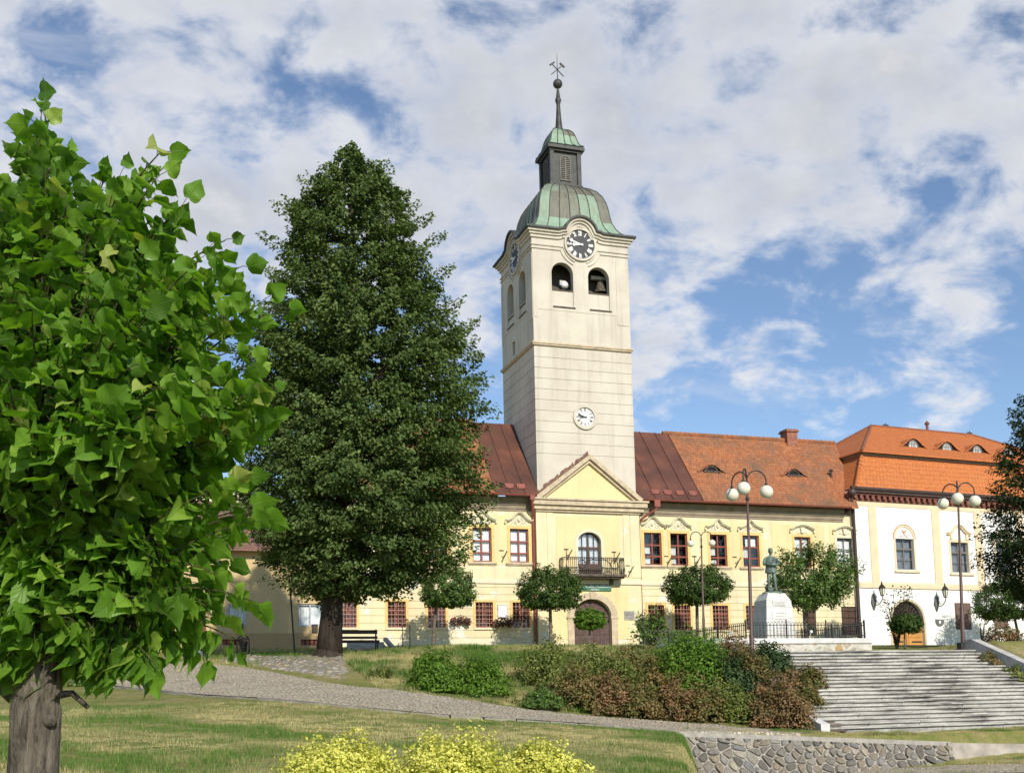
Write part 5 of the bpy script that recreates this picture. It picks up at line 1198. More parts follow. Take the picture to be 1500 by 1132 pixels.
# wreath on the fence
wr = thing('memorial_wreath', at(1188, 931, TWY-.02), 'small dark wreath with a white bow leaning on the iron fence', 'wreath'); P = base(wr)
mb = MB(); rr = random.Random(4)
for k in range(60):
    a = rr.uniform(0, 2*math.pi); c = P+Vector((.17*math.cos(a), rr.uniform(-.05, .05), .20+.17*math.sin(a))); mb.bar(c, c+Vector((rr.uniform(-.1, .1), rr.uniform(-.06, .02), rr.uniform(-.1, .1))), .03)
mb.build('greenery', plain('dark_evergreen', (.03, .04, .025), .8, var=.5), wr)
mb = MB(); mb.sphere(P+Vector((-.02, -.06, .16)), .06, 8, 6); mb.bar(P+Vector((-.02, -.07, .16)), P+Vector((-.09, -.08, .02)), .03, .01); mb.build('bow', M['letter'], wr)

# retaining wall of field stones in pale mortar
rw = thing('retaining_wall', (WLX+6, WLY-.3, -1.6), 'low battered retaining wall of grey field stones in pale mortar', 'wall')
def wtop(u): return float(np.interp(u, [0, .5, 1], [at(985, 1071, WLY).z, at(1190, 1079, WLY).z, at(1390, 1086, WLY).z]))
RX1 = float(at(1392, 1086, WLY).x); RL = RX1-WLX; RX2 = RX1+4.5
def wbot(x): return float(ground(x, WLY-.75)[0])-.25
def wfront(x, z, zt): return WLY-.02-.28*max(0, (zt-z))
nseg = 40; mb = MB(); rows_ = []
for i in range(nseg+1):
    x = WLX+RL*i/nseg; zt = wtop(i/nseg); zb_ = wbot(x); rows_.append([(x, wfront(x, zt-(zt-zb_)*j/6, zt), zt-(zt-zb_)*j/6) for j in range(7)]+[(x, WLY+.42, zt+.01)])
for i in range(nseg):
    for j in range(6): mb.add([rows_[i][j+1], rows_[i+1][j+1], rows_[i+1][j], rows_[i][j]], [(0, 1, 2, 3)])
    mb.add([rows_[i][0], rows_[i+1][0], rows_[i+1][7], rows_[i][7]], [(0, 1, 2, 3)])
e = rows_[0]; mb.add([*e[:7], (WLX, WLY+.42, e[6][2]), e[7]], [(0, 1, 2, 3, 4, 5, 6, 7, 8)][:1]); e = rows_[-1]; mb.add([*e[:7], (RX1, WLY+.42, e[6][2]), e[7]], [(0, 1, 2, 3, 4, 5, 6, 7, 8)])
mb.build('mortar', plain('pale_mortar', (.33, .305, .26), .95, var=.2, vs=4, bump=.6, bs=30, bd=.03), rw)
def fieldstone():
    m = bpy.data.materials.new('field_stone'); t = nt(m); v = coords(t)
    a = N(t, 'ShaderNodeAttribute', attribute_name='rnd'); r = ramp(t, [(0, (.12, .11, .095)), (.3, (.19, .175, .15)), (.55, (.25, .205, .15)), (.75, (.18, .18, .18)), (1, (.36, .32, .25))]); L(t, a, 'Fac', r, 0)
    n = noise(t, v, 9, 6, .7); rn = ramp(t, [(.3, (.65,)*3), (.7, (1.2,)*3)]); L(t, n, 0, rn, 0); c = mixc(t, 1, (r, 0), (rn, 0), 'MULTIPLY'); finish(t, c, .9, n, .7, .04, 0, .25); return m
M['fieldstone'] = fieldstone()
rr = random.Random(21); sv = []; sf = []; sr = []; sites = []; row = 0; zz0 = -.02
while zz0 < 1.7:
    rh = rr.uniform(.13, .23); u = rr.uniform(-.2, .1)
    while u < RL+.2: wd_ = rr.uniform(.2, .6); sites.append((u+wd_/2, zz0+rh/2+rr.uniform(-.06, .06), rr.random())); u += wd_
    zz0 += rh; row += 1
def clip_poly(P, px_, pz_, nx_, nz_):
    out = []
    for i in range(len(P)):
        a, b = P[i], P[(i+1) % len(P)]; da = (a[0]-px_)*nx_+(a[1]-pz_)*nz_; db = (b[0]-px_)*nx_+(b[1]-pz_)*nz_
        if da <= 0: out.append(a)
        if (da < 0 < db) or (db < 0 < da): t_ = da/(da-db); out.append((a[0]+(b[0]-a[0])*t_, a[1]+(b[1]-a[1])*t_))
    return out
for (su, sz_, cc) in sites:
    P = [(su-.6, sz_-.5), (su+.6, sz_-.5), (su+.6, sz_+.5), (su-.6, sz_+.5)]
    for (ou, oz, _) in sites:
        if (ou, oz) == (su, sz_) or abs(ou-su) > 1.0 or abs(oz-sz_) > .9: continue
        d_ = math.hypot(ou-su, oz-sz_); nx_, nz_ = (ou-su)/d_, (oz-sz_)/d_; g_ = .008+.010*rr.random(); P = clip_poly(P, (su+ou)/2-nx_*g_, (sz_+oz)/2-nz_*g_, nx_, nz_)
        if len(P) < 3: break
    P = clip_poly(P, 0, .12, 0, -1) if len(P) > 2 else P; P = clip_poly(P, .04, 0, -1, 0) if len(P) > 2 else P; P = clip_poly(P, RL-.02, 0, 1, 0) if len(P) > 2 else P
    if len(P) < 3: continue
    # cut the corners a little so that no stone is a sharp cell
    Q = []
    for i in range(len(P)):
        a, b, c_ = P[i-1], P[i], P[(i+1) % len(P)]; k_ = rr.uniform(.14, .3); Q += [(b[0]+(a[0]-b[0])*k_, b[1]+(a[1]-b[1])*k_), (b[0]+(c_[0]-b[0])*k_, b[1]+(c_[1]-b[1])*k_)]
    n = len(Q); o = len(sv); uc = sum(q[0] for q in Q)/n; zc = sum(q[1] for q in Q)/n; bul = rr.uniform(.025, .085)
    ztop = lambda u_: wtop(min(max(u_/RL, 0), 1))
    for sc_, dp_ in ((1, -.03), (.97, .012), (.78, bul)):
        for (qu, qz) in Q:
            U = uc+(qu-uc)*sc_; Z = zc+(qz-zc)*sc_; zt = ztop(U); sv.append((WLX+U, wfront(WLX+U, zt-Z, zt)-dp_-rr.uniform(0, .012), zt-Z))
    zt = ztop(uc); sv.append((WLX+uc, wfront(WLX+uc, zt-zc, zt)-bul-rr.uniform(0, .012), zt-zc))
    for L_ in range(2):
        for k in range(n): sf.append((o+L_*n+k, o+L_*n+(k+1) % n, o+L_*n+n+(k+1) % n, o+L_*n+n+k)); sr.append(cc)
    for k in range(n): sf.append((o+2*n+k, o+2*n+(k+1) % n, o+3*n)); sr.append(cc)
me = bpy.data.meshes.new('stones'); b_ = base(rw); me.from_pydata([(a-b_[0], b-b_[1], c-b_[2]) for a, b, c in sv], [], [tuple(dict.fromkeys(f)) for f in sf]); me.materials.append(M['fieldstone'])
me.attributes.new('rnd', 'FLOAT', 'FACE').data.foreach_set('value', sr); ob = bpy.data.objects.new('stones', me); C.objects.link(ob); ob.parent = rw
bm = bmesh.new(); bm.from_mesh(me); bmesh.ops.recalc_face_normals(bm, faces=bm.faces); bm.to_mesh(me); bm.free()
# low kerb wall carrying on to the right, and the lower path
kw = thing('kerb_wall', (RX1+2, WLY-.2, -1.7), 'low pale concrete kerb wall running on right of the stone wall', 'kerb wall')
mb = MB(); p0, p1 = at(1385, 1087, WLY), at(1580, 1091, WLY); 
mb.add([(p0.x, p0.y-.25, p0.z-.95), (p1.x, p1.y-.25, p1.z-.85), (p1.x, p1.y-.1, p1.z), (p0.x, p0.y-.1, p0.z), (p0.x, p0.y+.25, p0.z-.02), (p1.x, p1.y+.25, p1.z+.02), (p0.x, p0.y+.25, p0.z-.6), (p1.x, p1.y+.25, p1.z-.6)], [(0, 1, 2, 3), (3, 2, 5, 4), (0, 3, 4, 6), (1, 7, 5, 2)])
mb.build('kerb', M['asphalt_plain'], kw)
Pf = [Wp(1250, 1129, 33), Wp(1330, 1120, 33.0), Wp(1410, 1111, 32.8), Wp(1560, 1098, 31.5)]; Pn = [Wp(1230, 1138, 31), Wp(1300, 1129.5, 31), Wp(1400, 1121, 30.5), Wp(1560, 1107, 29.3)]
A_, B_ = smooth_pl(resample(Pf, 40), 2), smooth_pl(resample(Pn, 40), 2); grid = np.array([[A_[i]*(1-j/6)+B_[i]*j/6 for j in range(7)] for i in range(40)]); gx, gy = grid[..., 0].ravel(), grid[..., 1].ravel(); ii = np.arange(280).reshape(40, 7)
np_mesh('lower_path', np.stack([gx, gy, ground(gx, gy)+.05], 1), up_quads(np.stack([ii[:-1, :-1], ii[1:, :-1], ii[1:, 1:], ii[:-1, 1:]], -1).reshape(-1, 4), gx, gy), M['cobble'], None, True, None, 'structure')
# stony bank beside the path on the left
Bt = [Wp(325, 964, 46), Wp(380, 963, 44), Wp(450, 962.5, 43), Wp(520, 962, 43)]; Bb = [Wp(318, 970, 43.6), Wp(390, 982, 39.8), Wp(450, 992, 37.6), Wp(512, 1000, 36.0)]
A_, B_ = resample(Bt, 60), resample(Bb, 60); A_ += rg_.normal(0, .12, A_.shape); grid = np.array([[A_[i]*(1-j/20)+B_[i]*j/20 for j in range(21)] for i in range(60)]); gx, gy = grid[..., 0].ravel(), grid[..., 1].ravel(); ii = np.arange(60*21).reshape(60, 21)
_u = np.repeat(np.linspace(0, 1, 60), 21); _v = np.tile(np.linspace(0, 1, 21), 60); BO = np.clip(np.minimum(np.minimum(_u, 1-_u)*8, np.minimum(_v, 1-_v)*5), 0, 1)*(.10+np.abs(rg_.normal(0, .05, len(gx))))-.03
np_mesh('stony_bank', np.stack([gx, gy, ground(gx, gy)+BO], 1), up_quads(np.stack([ii[:-1, :-1], ii[1:, :-1], ii[1:, 1:], ii[:-1, 1:]], -1).reshape(-1, 4), gx, gy), stonewallmat('bank_stones', (.25, .23, .18), 3.4), None, False, None, 'structure')

# ---------------------------------------------------------------- monument
PX = float(at(1144, 900, 40.2).x); pz0 = TWZ-.06
ped = thing('monument_pedestal', (PX, 40.8, pz0), 'tapering white stone pedestal with carved inscription panels under the bronze statue', 'pedestal')
PZT = float(at(1140, 868, 40.4).z); H = PZT-pz0
pm = MB()
def frus(w0, w1, z0, z1, dep=.85):
    pm.add([(PX-w0, 40.8-w0*dep, z0), (PX+w0, 40.8-w0*dep, z0), (PX+w0, 40.8+w0*dep, z0), (PX-w0, 40.8+w0*dep, z0), (PX-w1, 40.8-w1*dep, z1), (PX+w1, 40.8-w1*dep, z1), (PX+w1, 40.8+w1*dep, z1), (PX-w1, 40.8+w1*dep, z1)],
           [(0,3,2,1),(4,5,6,7),(0,1,5,4),(1,2,6,5),(2,3,7,6),(3,0,4,7)])
ws = [.70, .665, .63, .595, .565]; zs = [pz0-.3, pz0+H*.26, pz0+H*.5, pz0+H*.72, pz0+H*.86]
for i in range(4): frus(ws[i], ws[i+1]+.005, zs[i], zs[i+1]-.012); frus(ws[i+1]-.02, ws[i+1]-.02, zs[i+1]-.013, zs[i+1]+.001)
frus(.56, .40, zs[4], PZT)
pm.build('block', M['plinthwhite'], ped)
for z0, z1, w_ in ((pz0+H*.44, pz0+H*.64, .38), (pz0+H*.16, pz0+H*.34, .36), (pz0+H*.74, pz0+H*.84, .30)):
    q = MB(); yy = 40.8-.85*float(np.interp((z0+z1)/2, zs, ws)); q.box(PX-w_, PX+w_, yy-.035, yy+.06, z0, z1)
    tb = q.build('inscription_panel', M['plinthwhite'], ped)
    q = MB(); rr = random.Random(int(z0*50))
    for r_ in range(3):
        z = z1-(z1-z0)*(r_+.75)/3.3; a = PX-w_*rr.uniform(.5, .8)
        while a < PX+w_*.7: l = rr.uniform(.03, .06); q.box(a, a+l, yy-.0375, yy-.0345, z-.016, z+.016); a += l+rr.choice([.015, .015, .05])
    q.build('worn_lettering', M['grey_stone'], tb)
st = thing('bronze_statue', (PX, 40.8, PZT), 'green bronze statue of a standing man with arms folded on the white pedestal', 'statue', None, rad(-22))
pl_ = MB(); pl_.box(-.36, .36, -.30, .32, 0, .07); pl_.build('plinth_plate', M['bronze'], st, local=True, bevel=.015)
rk = MB(); rr = random.Random(8)
for k in range(7): rk.sphere((-.12+rr.uniform(-.1, .1), .15+rr.uniform(-.06, .06), .1+.04*k), rr.uniform(.08, .13), 7, 5)
rk.build('rock', M['bronze'], st, local=True)
def skin(name, pts, edges, radii, mat_, parent, root=0, lv=2):
    me = bpy.data.meshes.new(name); me.from_pydata(pts, edges, []); me.materials.append(mat_); ob = bpy.data.objects.new(name, me); C.objects.link(ob)
    if parent is not None: ob.parent = parent
    if not me.skin_vertices: 
        bm = bmesh.new(); bm.from_mesh(me); bm.verts.layers.skin.verify(); bm.to_mesh(me); bm.free()
    md = ob.modifiers.new('skin', 'SKIN'); md.use_smooth_shade = True
    for i, r in enumerate(radii):
        d_ = me.skin_vertices[0].data[i]; d_.radius = r if hasattr(r, '__len__') else (r, r); d_.use_root = (i == root)
    sb = ob.modifiers.new('sub', 'SUBSURF'); sb.levels = lv; sb.render_levels = lv; return ob
b0 = .07
pts = [(0, 0, b0+.92), (0, .01, b0+1.08), (0, .01, b0+1.28), (0, .01, b0+1.42), (0, 0, b0+1.50), (.0, -.01, b0+1.56),
       (-.10, 0, b0+.84), (-.11, -.03, b0+.48), (-.12, .02, b0+.10), (-.13, -.10, b0+.03),
       (.10, 0, b0+.84), (.13, -.05, b0+.48), (.16, -.03, b0+.10), (.19, -.17, b0+.03),
       (-.22, .01, b0+1.38), (-.31, -.12, b0+1.13), (-.06, -.27, b0+1.20), (.05, -.27, b0+1.27),
       (.22, .01, b0+1.38), (.33, -.13, b0+1.14), (.08, -.27, b0+1.11), (-.07, -.26, b0+1.13)]
ed_ = [(0, 1), (1, 2), (2, 3), (3, 4), (4, 5), (0, 6), (6, 7), (7, 8), (8, 9), (0, 10), (10, 11), (11, 12), (12, 13), (3, 14), (14, 15), (15, 16), (16, 17), (3, 18), (18, 19), (19, 20), (20, 21)]
ra_ = [(.155, .115), (.15, .11), (.175, .125), (.13, .1), .058, .055, .095, .075, .055, (.05, .035), .095, .075, .055, (.05, .035), .085, .07, .058, .042, .085, .07, .058, .042]
skin('figure', pts, ed_, ra_, M['bronze'], st)
hd = MB()
hd.lathe([(.02, -.135), (.06, -.12), (.078, -.06), (.09, 0), (.094, .05), (.08, .10), (.045, .125), (.005, .132)], (.015, -.02, b0+1.685), 14, 0, .92, 1.08)
hd.prism([(-.012, 1.655+b0), (.03, 1.655+b0), (.02, 1.72+b0), (.0, 1.72+b0)], -.145, -.09)
for s_ in (-1, 1):
    hd.sphere((.015+s_*.033, -.108, b0+1.70), .014, 6, 4); hd.sphere((.015+s_*.088, -.01, b0+1.675), .025, 6, 4); hd.box(.015+s_*.033-.02, .015+s_*.033+.02, -.118, -.09, b0+1.722, b0+1.732)
hd.box(-.012, .042, -.118, -.09, b0+1.622, b0+1.632)
head = hd.build('head', M['bronze'], st, local=True, smooth=True, auto=45)
hr = MB(); hr.lathe([(.088, -.01), (.10, .04), (.09, .105), (.05, .142), (.005, .15)], (.015, .0, b0+1.69), 12, 0, .95, 1.1); hr.build('hair', M['bronze'], st, local=True, smooth=True)
jk = MB()
jk.lathe([(.255, .80), (.235, .93), (.215, 1.06), (.245, 1.25), (.23, 1.36), (.10, 1.47)], (0, 0, b0), 18, 0, 1, .72); jk.prism([(-.02, .82+b0), (.03, .82+b0), (.09, 1.4+b0), (.0, 1.25+b0)], -.19, -.15); jk.build('jacket', M['bronze'], st, local=True, smooth=True, auto=50)
# folded hands with fingers
for nm, c, dr in (('hand', Vector((.07, -.28, b0+1.30)), Vector((.35, -.05, .9))), ('hand', Vector((-.10, -.265, b0+1.13)), Vector((-.95, .0, .2)))):
    dr.normalize(); sd_ = dr.cross(Vector((0, -1, 0))).normalized(); h_ = MB(); h_.tube([c-dr*.05, c, c+dr*.05], [.028, .038, .034], 8)
    for k in range(4): b = c+dr*.045+sd_*(-.027+.018*k); l = [.058, .07, .066, .05][k]; h_.tube([b, b+dr*l*.55+Vector((0, -.012, 0)), b+dr*l+Vector((0, .012, 0))], [.0095, .009, .007], 6)
    b = c+sd_*.03; h_.tube([b, b+sd_*.025+dr*.03, b+sd_*.02+dr*.06], [.011, .0095, .007], 6); h_.build(nm, M['bronze'], st, local=True, smooth=True)

# ---------------------------------------------------------------- street lamps
def lamp(P, H_, arms, R, gr, label, lean=(0, 0), grp='globe street lamps'):
    r = thing('street_lamp', P, label, 'street lamp', grp)
    tp = Vector((lean[0], lean[1], H_)); p = MB()
    def ax(f): return tp*f
    p.tube([ax(-.05), ax(.0), ax(.26), ax(.265), ax(.62), ax(.625), ax(.985)], [.085, .085, .08, .062, .058, .045, .04], 12)
    p.lathe([(.12, 0), (.12, .05), (.10, .08)], (0, 0, 0), 12)
    p.build('pole', M['pole'] if R > .5 else M['iron'], r, local=True, smooth=True, auto=40)
    cl = MB(); cl.lathe([(.055, 0), (.07, .02), (.07, .1), (.05, .13)], tuple(ax(.9)), 10); cl.build('collar', M['iron'], r, local=True)
    for an in arms:
        d_ = Vector((math.cos(an), math.sin(an), 0)); a = MB()
        pts = [tp*.965+d_*.03]+[tp+d_*(R/2-R/2*math.cos(x))+Vector((0, 0, .36*math.sin(x)*(R/.7)-.02)) for x in np.linspace(.12, math.pi, 12)]
        a.tube(pts, .026, 8); end = pts[-1]; a.tube([end, end-Vector((0, 0, .12))], .026, 8); a.lathe([(.03, 0), (.055, -.04), (.075, -.10)], tuple(end-Vector((0, 0, .08))), 10)
        am = a.build('arm', M['iron'], r, local=True, smooth=True, auto=50)
        g = MB(); g.sphere(tuple(end-Vector((0, 0, .16+gr))), gr, 24, 16); g.build('globe', M['globe'], am, local=True, smooth=True)
    return r
camaz = YAW   # directions measured from the camera's right
def dirs(*deg): return [rad(d)-camaz for d in deg]
LP = Vector((float(at(1102, 985, 34.6).x), 34.6, 0)); LP.z = gz(LP.x, LP.y)-.05
top = at(1094, 703, 34.6); lamp(LP, top.z-LP.z, dirs(8, 128, 248), .70, .235, 'tall brown lamp with three white globes left of the bronze statue', (top.x-LP.x, 0))
L2 = at(1411, 951, 37.25); L2.z = ST_ZT; top = at(1403, 719, 37.25); lamp(L2, top.z-L2.z, dirs(6, 126, 246), .70, .235, 'dark lamp with three white globes at the top right end of the stairs', (top.x-L2.x, 0))
bx = MB(); bx.box(L2.x-.22, L2.x-.02, L2.y-.16, L2.y+.1, ST_ZT, ST_ZT+.28); jb = thing('junction_box', (L2.x-.12, L2.y, ST_ZT), 'small dark box at the foot of the lamp by the stairs', 'box'); bx.build('case', M['iron'], jb, bevel=.01)
bx = MB(); bx.box(L2.x-.24, L2.x-.0, L2.y-.18, L2.y+.12, ST_ZT+.281, ST_ZT+.30); bx.build('lid', M['iron'], jb)
L3 = at(1031, 930, 58.3); L3.z = gz(L3.x, L3.y); top = at(1027, 786, 58.3); lamp(L3, top.z-L3.z, dirs(0, 180), .62, .2, 'thin lamp with two white globes in front of the round tree right of the gate', (top.x-L3.x, 0))

# ---------------------------------------------------------------- small things on the terrace
def put(x, y, Y): P = at(x, y, Y); P.z = gz(P.x, P.y); return P
# bench
bn_ = thing('park_bench', put(519, 955, 45.5), 'dark wooden park bench beside the big linden trunk', 'bench'); P = base(bn_)
BW = 1.0
for nm, (y0, y1, z0, z1) in (('backrest', (.26, .30, .70, .84)), ('seat', (-.18, .22, .40, .45))):
    mb = MB()
    if nm == 'seat':
        for k in range(3): mb.box(P.x-BW, P.x+BW, P.y-.2+k*.15, P.y-.2+k*.15+.12, P.z+.40, P.z+.445)
        mb.box(P.x-BW, P.x+BW, P.y-.21, P.y-.17, P.z+.33, P.z+.40)
    else:
        mb.box(P.x-BW, P.x+BW, P.y+.24, P.y+.28, P.z+.72, P.z+.88); mb.box(P.x-BW, P.x+BW, P.y+.22, P.y+.26, P.z+.52, P.z+.62)
    mb.build(nm, M['benchwood'], bn_)
for sx in (-1, 1):
    for y0, y1 in ((-.2, -.16), (.2, .26)):
        mb = MB(); x = P.x+sx*(BW-.08); mb.bar((x, P.y+y0, P.z-.05), (x, P.y+(y0 if y0 < 0 else y0-.03), P.z+(.40 if y0 < 0 else .9)), .06, .05); mb.build('leg', M['iron'], bn_)
# litter bin with an arched frame
lb = thing('litter_bin', put(356, 957, 47.5), 'black litter bin hanging in an arched frame before the ochre house', 'litter bin'); P = base(lb)
mb = MB(); mb.tube([(P.x-.24, P.y, P.z-.05), (P.x-.24, P.y, P.z+.62)]+[(P.x-.24*math.cos(a), P.y, P.z+.62+.24*math.sin(a)) for a in np.linspace(.2, math.pi-.2, 9)]+[(P.x+.24, P.y, P.z+.62), (P.x+.24, P.y, P.z-.05)], .028, 8); mb.build('frame', M['iron'], lb, smooth=True)
mb = MB(); mb.lathe([(.14, .18), (.19, .6), (.2, .62), (.185, .62), (.135, .2)], P, 14); mb.build('basket', M['iron'], lb, smooth=True, auto=50)
mb = MB(); mb.lathe([(.2, .0), (.19, .04), (.05, .1)], P+Vector((0, 0, .68)), 14); mb.build('lid', M['iron'], lb)
# thin pole
tpn = thing('sign_pole', put(432, 956, 46.5), 'thin dark slightly leaning pole left of the big linden trunk', 'pole'); P = base(tpn); q = at(427, 878, 46.5)
mb = MB(); mb.tube([P-Vector((0, 0, .1)), q+Vector((-.1, 0, 1.0))], .035, 8); mb.build('pole', M['iron'], tpn)
# open frame
fr_ = thing('display_stand', put(594, 956, 47.0), 'thin empty upright metal stand between bench and small round tree', 'stand'); P = base(fr_)
mb = MB(); P2 = P+Vector((.24, .1, 0))
for a in (P-Vector((.12, 0, 0)), P2-Vector((.02, 0, 0))): mb.tube([a-Vector((0, 0, .05)), a+Vector((0, 0, .98))], .018, 6)
mb.tube([P+Vector((-.12, 0, .97)), P2+Vector((-.02, 0, .97))], .016, 6); mb.tube([P+Vector((-.12, 0, .4)), P2+Vector((-.02, 0, .4))], .012, 6); mb.build('frame', M['brackets'], fr_)
# short steps with a slanting side stone
ss = thing('garden_steps', put(545, 956, 46.9), 'short pale concrete steps with a slanting side stone behind the bench', 'steps'); P = base(ss)
for k in range(3): mb = MB(); mb.box(P.x-.85, P.x+.7, P.y+.3+k*.3, P.y+.62+k*.3, P.z-.1, P.z+.12+.13*k); mb.build('step', M['concrete'], ss)
mb = MB(); mb.bar((P.x+.98, P.y+.1, P.z+.02), (P.x+.78, P.y+1.1, P.z+.52), .16, .14); mb.build('side_stone', M['concrete'], ss)
# museum sign, plaques, brackets, flower baskets
sg_ = thing('museum_sign', at(870.5, 861, Y0-.02), 'green museum sign with white lettering under the balcony', 'sign'); P = base(sg_)
sgx0, sgx1 = 25.78, 28.02; mb = MB(); mb.box(sgx0, sgx1, Y0-.10, Y0-.025, 6.62, 7.04); mb.build('board', M['signgreen'], sg_, bevel=.01)
def lettering(txt, x, z, size, y, parent, mat_, name='lettering'):
    cu = bpy.data.curves.new(name, 'FONT'); cu.body = txt; cu.size = size; cu.align_x = 'CENTER'; cu.align_y = 'CENTER'; cu.extrude = .004; cu.materials.append(mat_)
    tmp = bpy.data.objects.new(name, cu); C.objects.link(tmp); bpy.context.view_layer.update(); me = bpy.data.meshes.new_from_object(tmp.evaluated_get(bpy.context.evaluated_depsgraph_get())); bpy.data.objects.remove(tmp); ob = bpy.data.objects.new(name, me); C.objects.link(ob); b_ = base(parent); ob.parent = parent; ob.location = (x-b_[0], y-b_[1], z-b_[2]); ob.rotation_euler = (math.pi/2, 0, 0); return ob
lettering('BANÍCKE MÚZEUM', 26.9, 6.91, .25, Y0-.106, sg_, M['letter']); lettering('GELNICA', 26.9, 6.70, .14, Y0-.106, sg_, M['letter'])
pq = thing('wall_plaque', at(922, 901, Y0-.03), 'grey square stone plaque on the yellow wall right of the gate', 'plaque'); P = base(pq)
mb = MB(); mb.box(P.x-.36, P.x+.36, P.y-.03, P.y+.02, P.z-.28, P.z+.28); mb.build('slab', M['grey_stone'], pq, bevel=.01)
mb = MB(); rr = random.Random(3)
for r_ in range(5):
    a = P.x-.28
    while a < P.x+.26: l = rr.uniform(.03, .08); mb.box(a, min(a+l, P.x+.28), P.y-.034, P.y-.0301, P.z+.17-r_*.085-.015, P.z+.17-r_*.085+.015); a += l+.025
mb.build('worn_lettering', M['brackets'], pq)
nb_ = thing('notice_board', at(736, 895, YW-.03), 'white notice board between the two barred windows left of the gate', 'notice board'); P = base(nb_)
mb = MB(); mb.box(P.x-.27, P.x+.27, P.y-.04, P.y+.02, P.z-.36, P.z+.36); mb.build('panel', M['letter'], nb_, bevel=.01)
mb = MB()
for x0, x1, z0, z1 in ((-.3, .3, .36, .4), (-.3, .3, -.4, -.36), (-.3, -.27, -.36, .36), (.27, .3, -.36, .36)): mb.box(P.x+x0, P.x+x1, P.y-.05, P.y+.02, P.z+z0, P.z+z1)
mb.build('frame', M['concrete'], nb_)
def flagholder(x, y, Yp, label):
    r = thing('flag_holder', at(x, y, Yp), label, 'flag holder', 'rusty flag holders on the yellow facade'); P = base(r)
    mb = MB(); mb.bar(P+Vector((0, .05, -.38)), P+Vector((0, .05, .34)), .05, .03); mb.bar(P+Vector((-.16, .03, .34)), P+Vector((.14, .03, .34)), .06, .06); mb.build('wall_plate', M['brackets'], r)
    mb = MB(); mb.tube([P+Vector((.0, .0, -.36)), P+Vector((.13, -.16, -.02)), P+Vector((.26, -.30, .28))], .035, 8); mb.tube([P+Vector((0, .02, -.05)), P+Vector((.13, -.16, -.02))], .02, 6); mb.build('sleeve', M['brackets'], r); return r
flagholder(976, 822, YW-.05, 'rusty flag holder between the first two upper windows right of the tower')
flagholder(1018, 822, YW-.05, 'rusty flag holder between the second and third upper windows right of the tower')
flagholder(1077, 823, YW-.05, 'rusty flag holder just left of the tall lamp post')
flagholder(735, 814, YW-.05, 'rusty flag holder between two upper windows left of the tower')
flagholder(830, 812, Y0-.06, 'rusty flag holder above the left end of the balcony')
flagholder(900, 816, Y0-.06, 'rusty flag holder above the right end of the balcony')
flagholder(920, 836, Y0-.06, 'rusty flag holder low beside the right corner of the balcony')
def basket(x, y, label):
    r = thing('flower_basket', at(x, y, YW-.25), label, 'flower basket', 'flower baskets on the yellow wall'); P = base(r); rr = random.Random(int(x))
    mb = MB(); mb.bar(P+Vector((0, .25, .25)), P+Vector((0, 0, .3)), .03); mb.tube([P+Vector((-.45, .05, .05)), P+Vector((-.3, .0, .2)), P+Vector((0, 0, .3)), P+Vector((.3, 0, .2)), P+Vector((.45, .05, .05))], .02, 6); mb.build('bracket', M['iron'], r)
    for k, (dx_, dz_) in enumerate(((-.42, -.05), (0, .0), (.42, -.05))):
        b = MB(); b.lathe([(.05, -.18), (.13, -.1), (.15, 0)], P+Vector((dx_, 0, dz_)), 10); pt = b.build('pot', M['slab'], r)
        f = MB()
        for q in range(70):
            a, e_ = rr.uniform(0, 6.28), rr.uniform(-1, 1); c = P+Vector((dx_, -.02, dz_-.03))+Vector((.22*math.cos(a)*math.sqrt(1-e_*e_), .18*math.sin(a)*math.sqrt(1-e_*e_), .24*e_)); s_ = rr.uniform(.03, .06); n_ = Vector((rr.uniform(-1, 1), rr.uniform(-1, .2), rr.uniform(-1, 1))).normalized(); u = n_.orthogonal().normalized()*s_; w_ = n_.cross(u)
            f.add([c-u-w_, c+u-w_, c+u+w_, c-u+w_], [(0, 1, 2, 3)], 0 if rr.random() < .6 else 1)
        f.build('flowers', [M.setdefault('petunia', plain('dull_pink_petals', (.22, .05, .06), .8, var=.4, vs=20)), M.setdefault('dry_green', plain('dusty_green_leaf', (.07, .08, .04), .8, var=.4, vs=20))], pt)
basket(737, 911, 'row of flower pots below the white notice board'); basket(675, 908, 'row of flower pots right of the small round tree by the big linden')
sh = thing('horn_loudspeaker', at(826, 424, Y0+.25), 'white horn loudspeaker in the left belfry opening', 'loudspeaker'); P = base(sh); P = P+Vector((0, 0, .05))
mb = MB(); mb.lathe([(.26, -.0), (.2, .06), (.09, .2), (.07, .4)], (0, 0, 0), 14); mb.v = [(P.x+x, P.y+z-.15, P.z+.2+y) for x, y, z in mb.v]; mb.build('horn', M['letter'], sh, smooth=True); mb = MB(); mb.tube([P-Vector((0, -.1, .1)), P+Vector((0, .1, .1))], .04, 8); mb.box(P.x-.2, P.x+.2, P.y+.18, P.y+.4, P.z+.3, P.z+.62); mb.build('mount', M['concrete'], sh)
bl = thing('church_bell', at(880, 424, Y0+1.0), 'dark bell with its pale headstock in the right belfry opening', 'bell'); P = base(bl)
mb = MB(); mb.lathe([(.46, -.05), (.44, .05), (.34, .2), (.27, .5), (.24, .72), (.1, .82)], (P.x, P.y, P.z-.2), 18); mb.build('bell_body', M['slab'], bl, smooth=True, auto=50); mb = MB(); mb.box(P.x-.7, P.x+.7, P.y-.12, P.y+.12, P.z+.62, P.z+.84); mb.build('headstock', M['concrete'], bl)
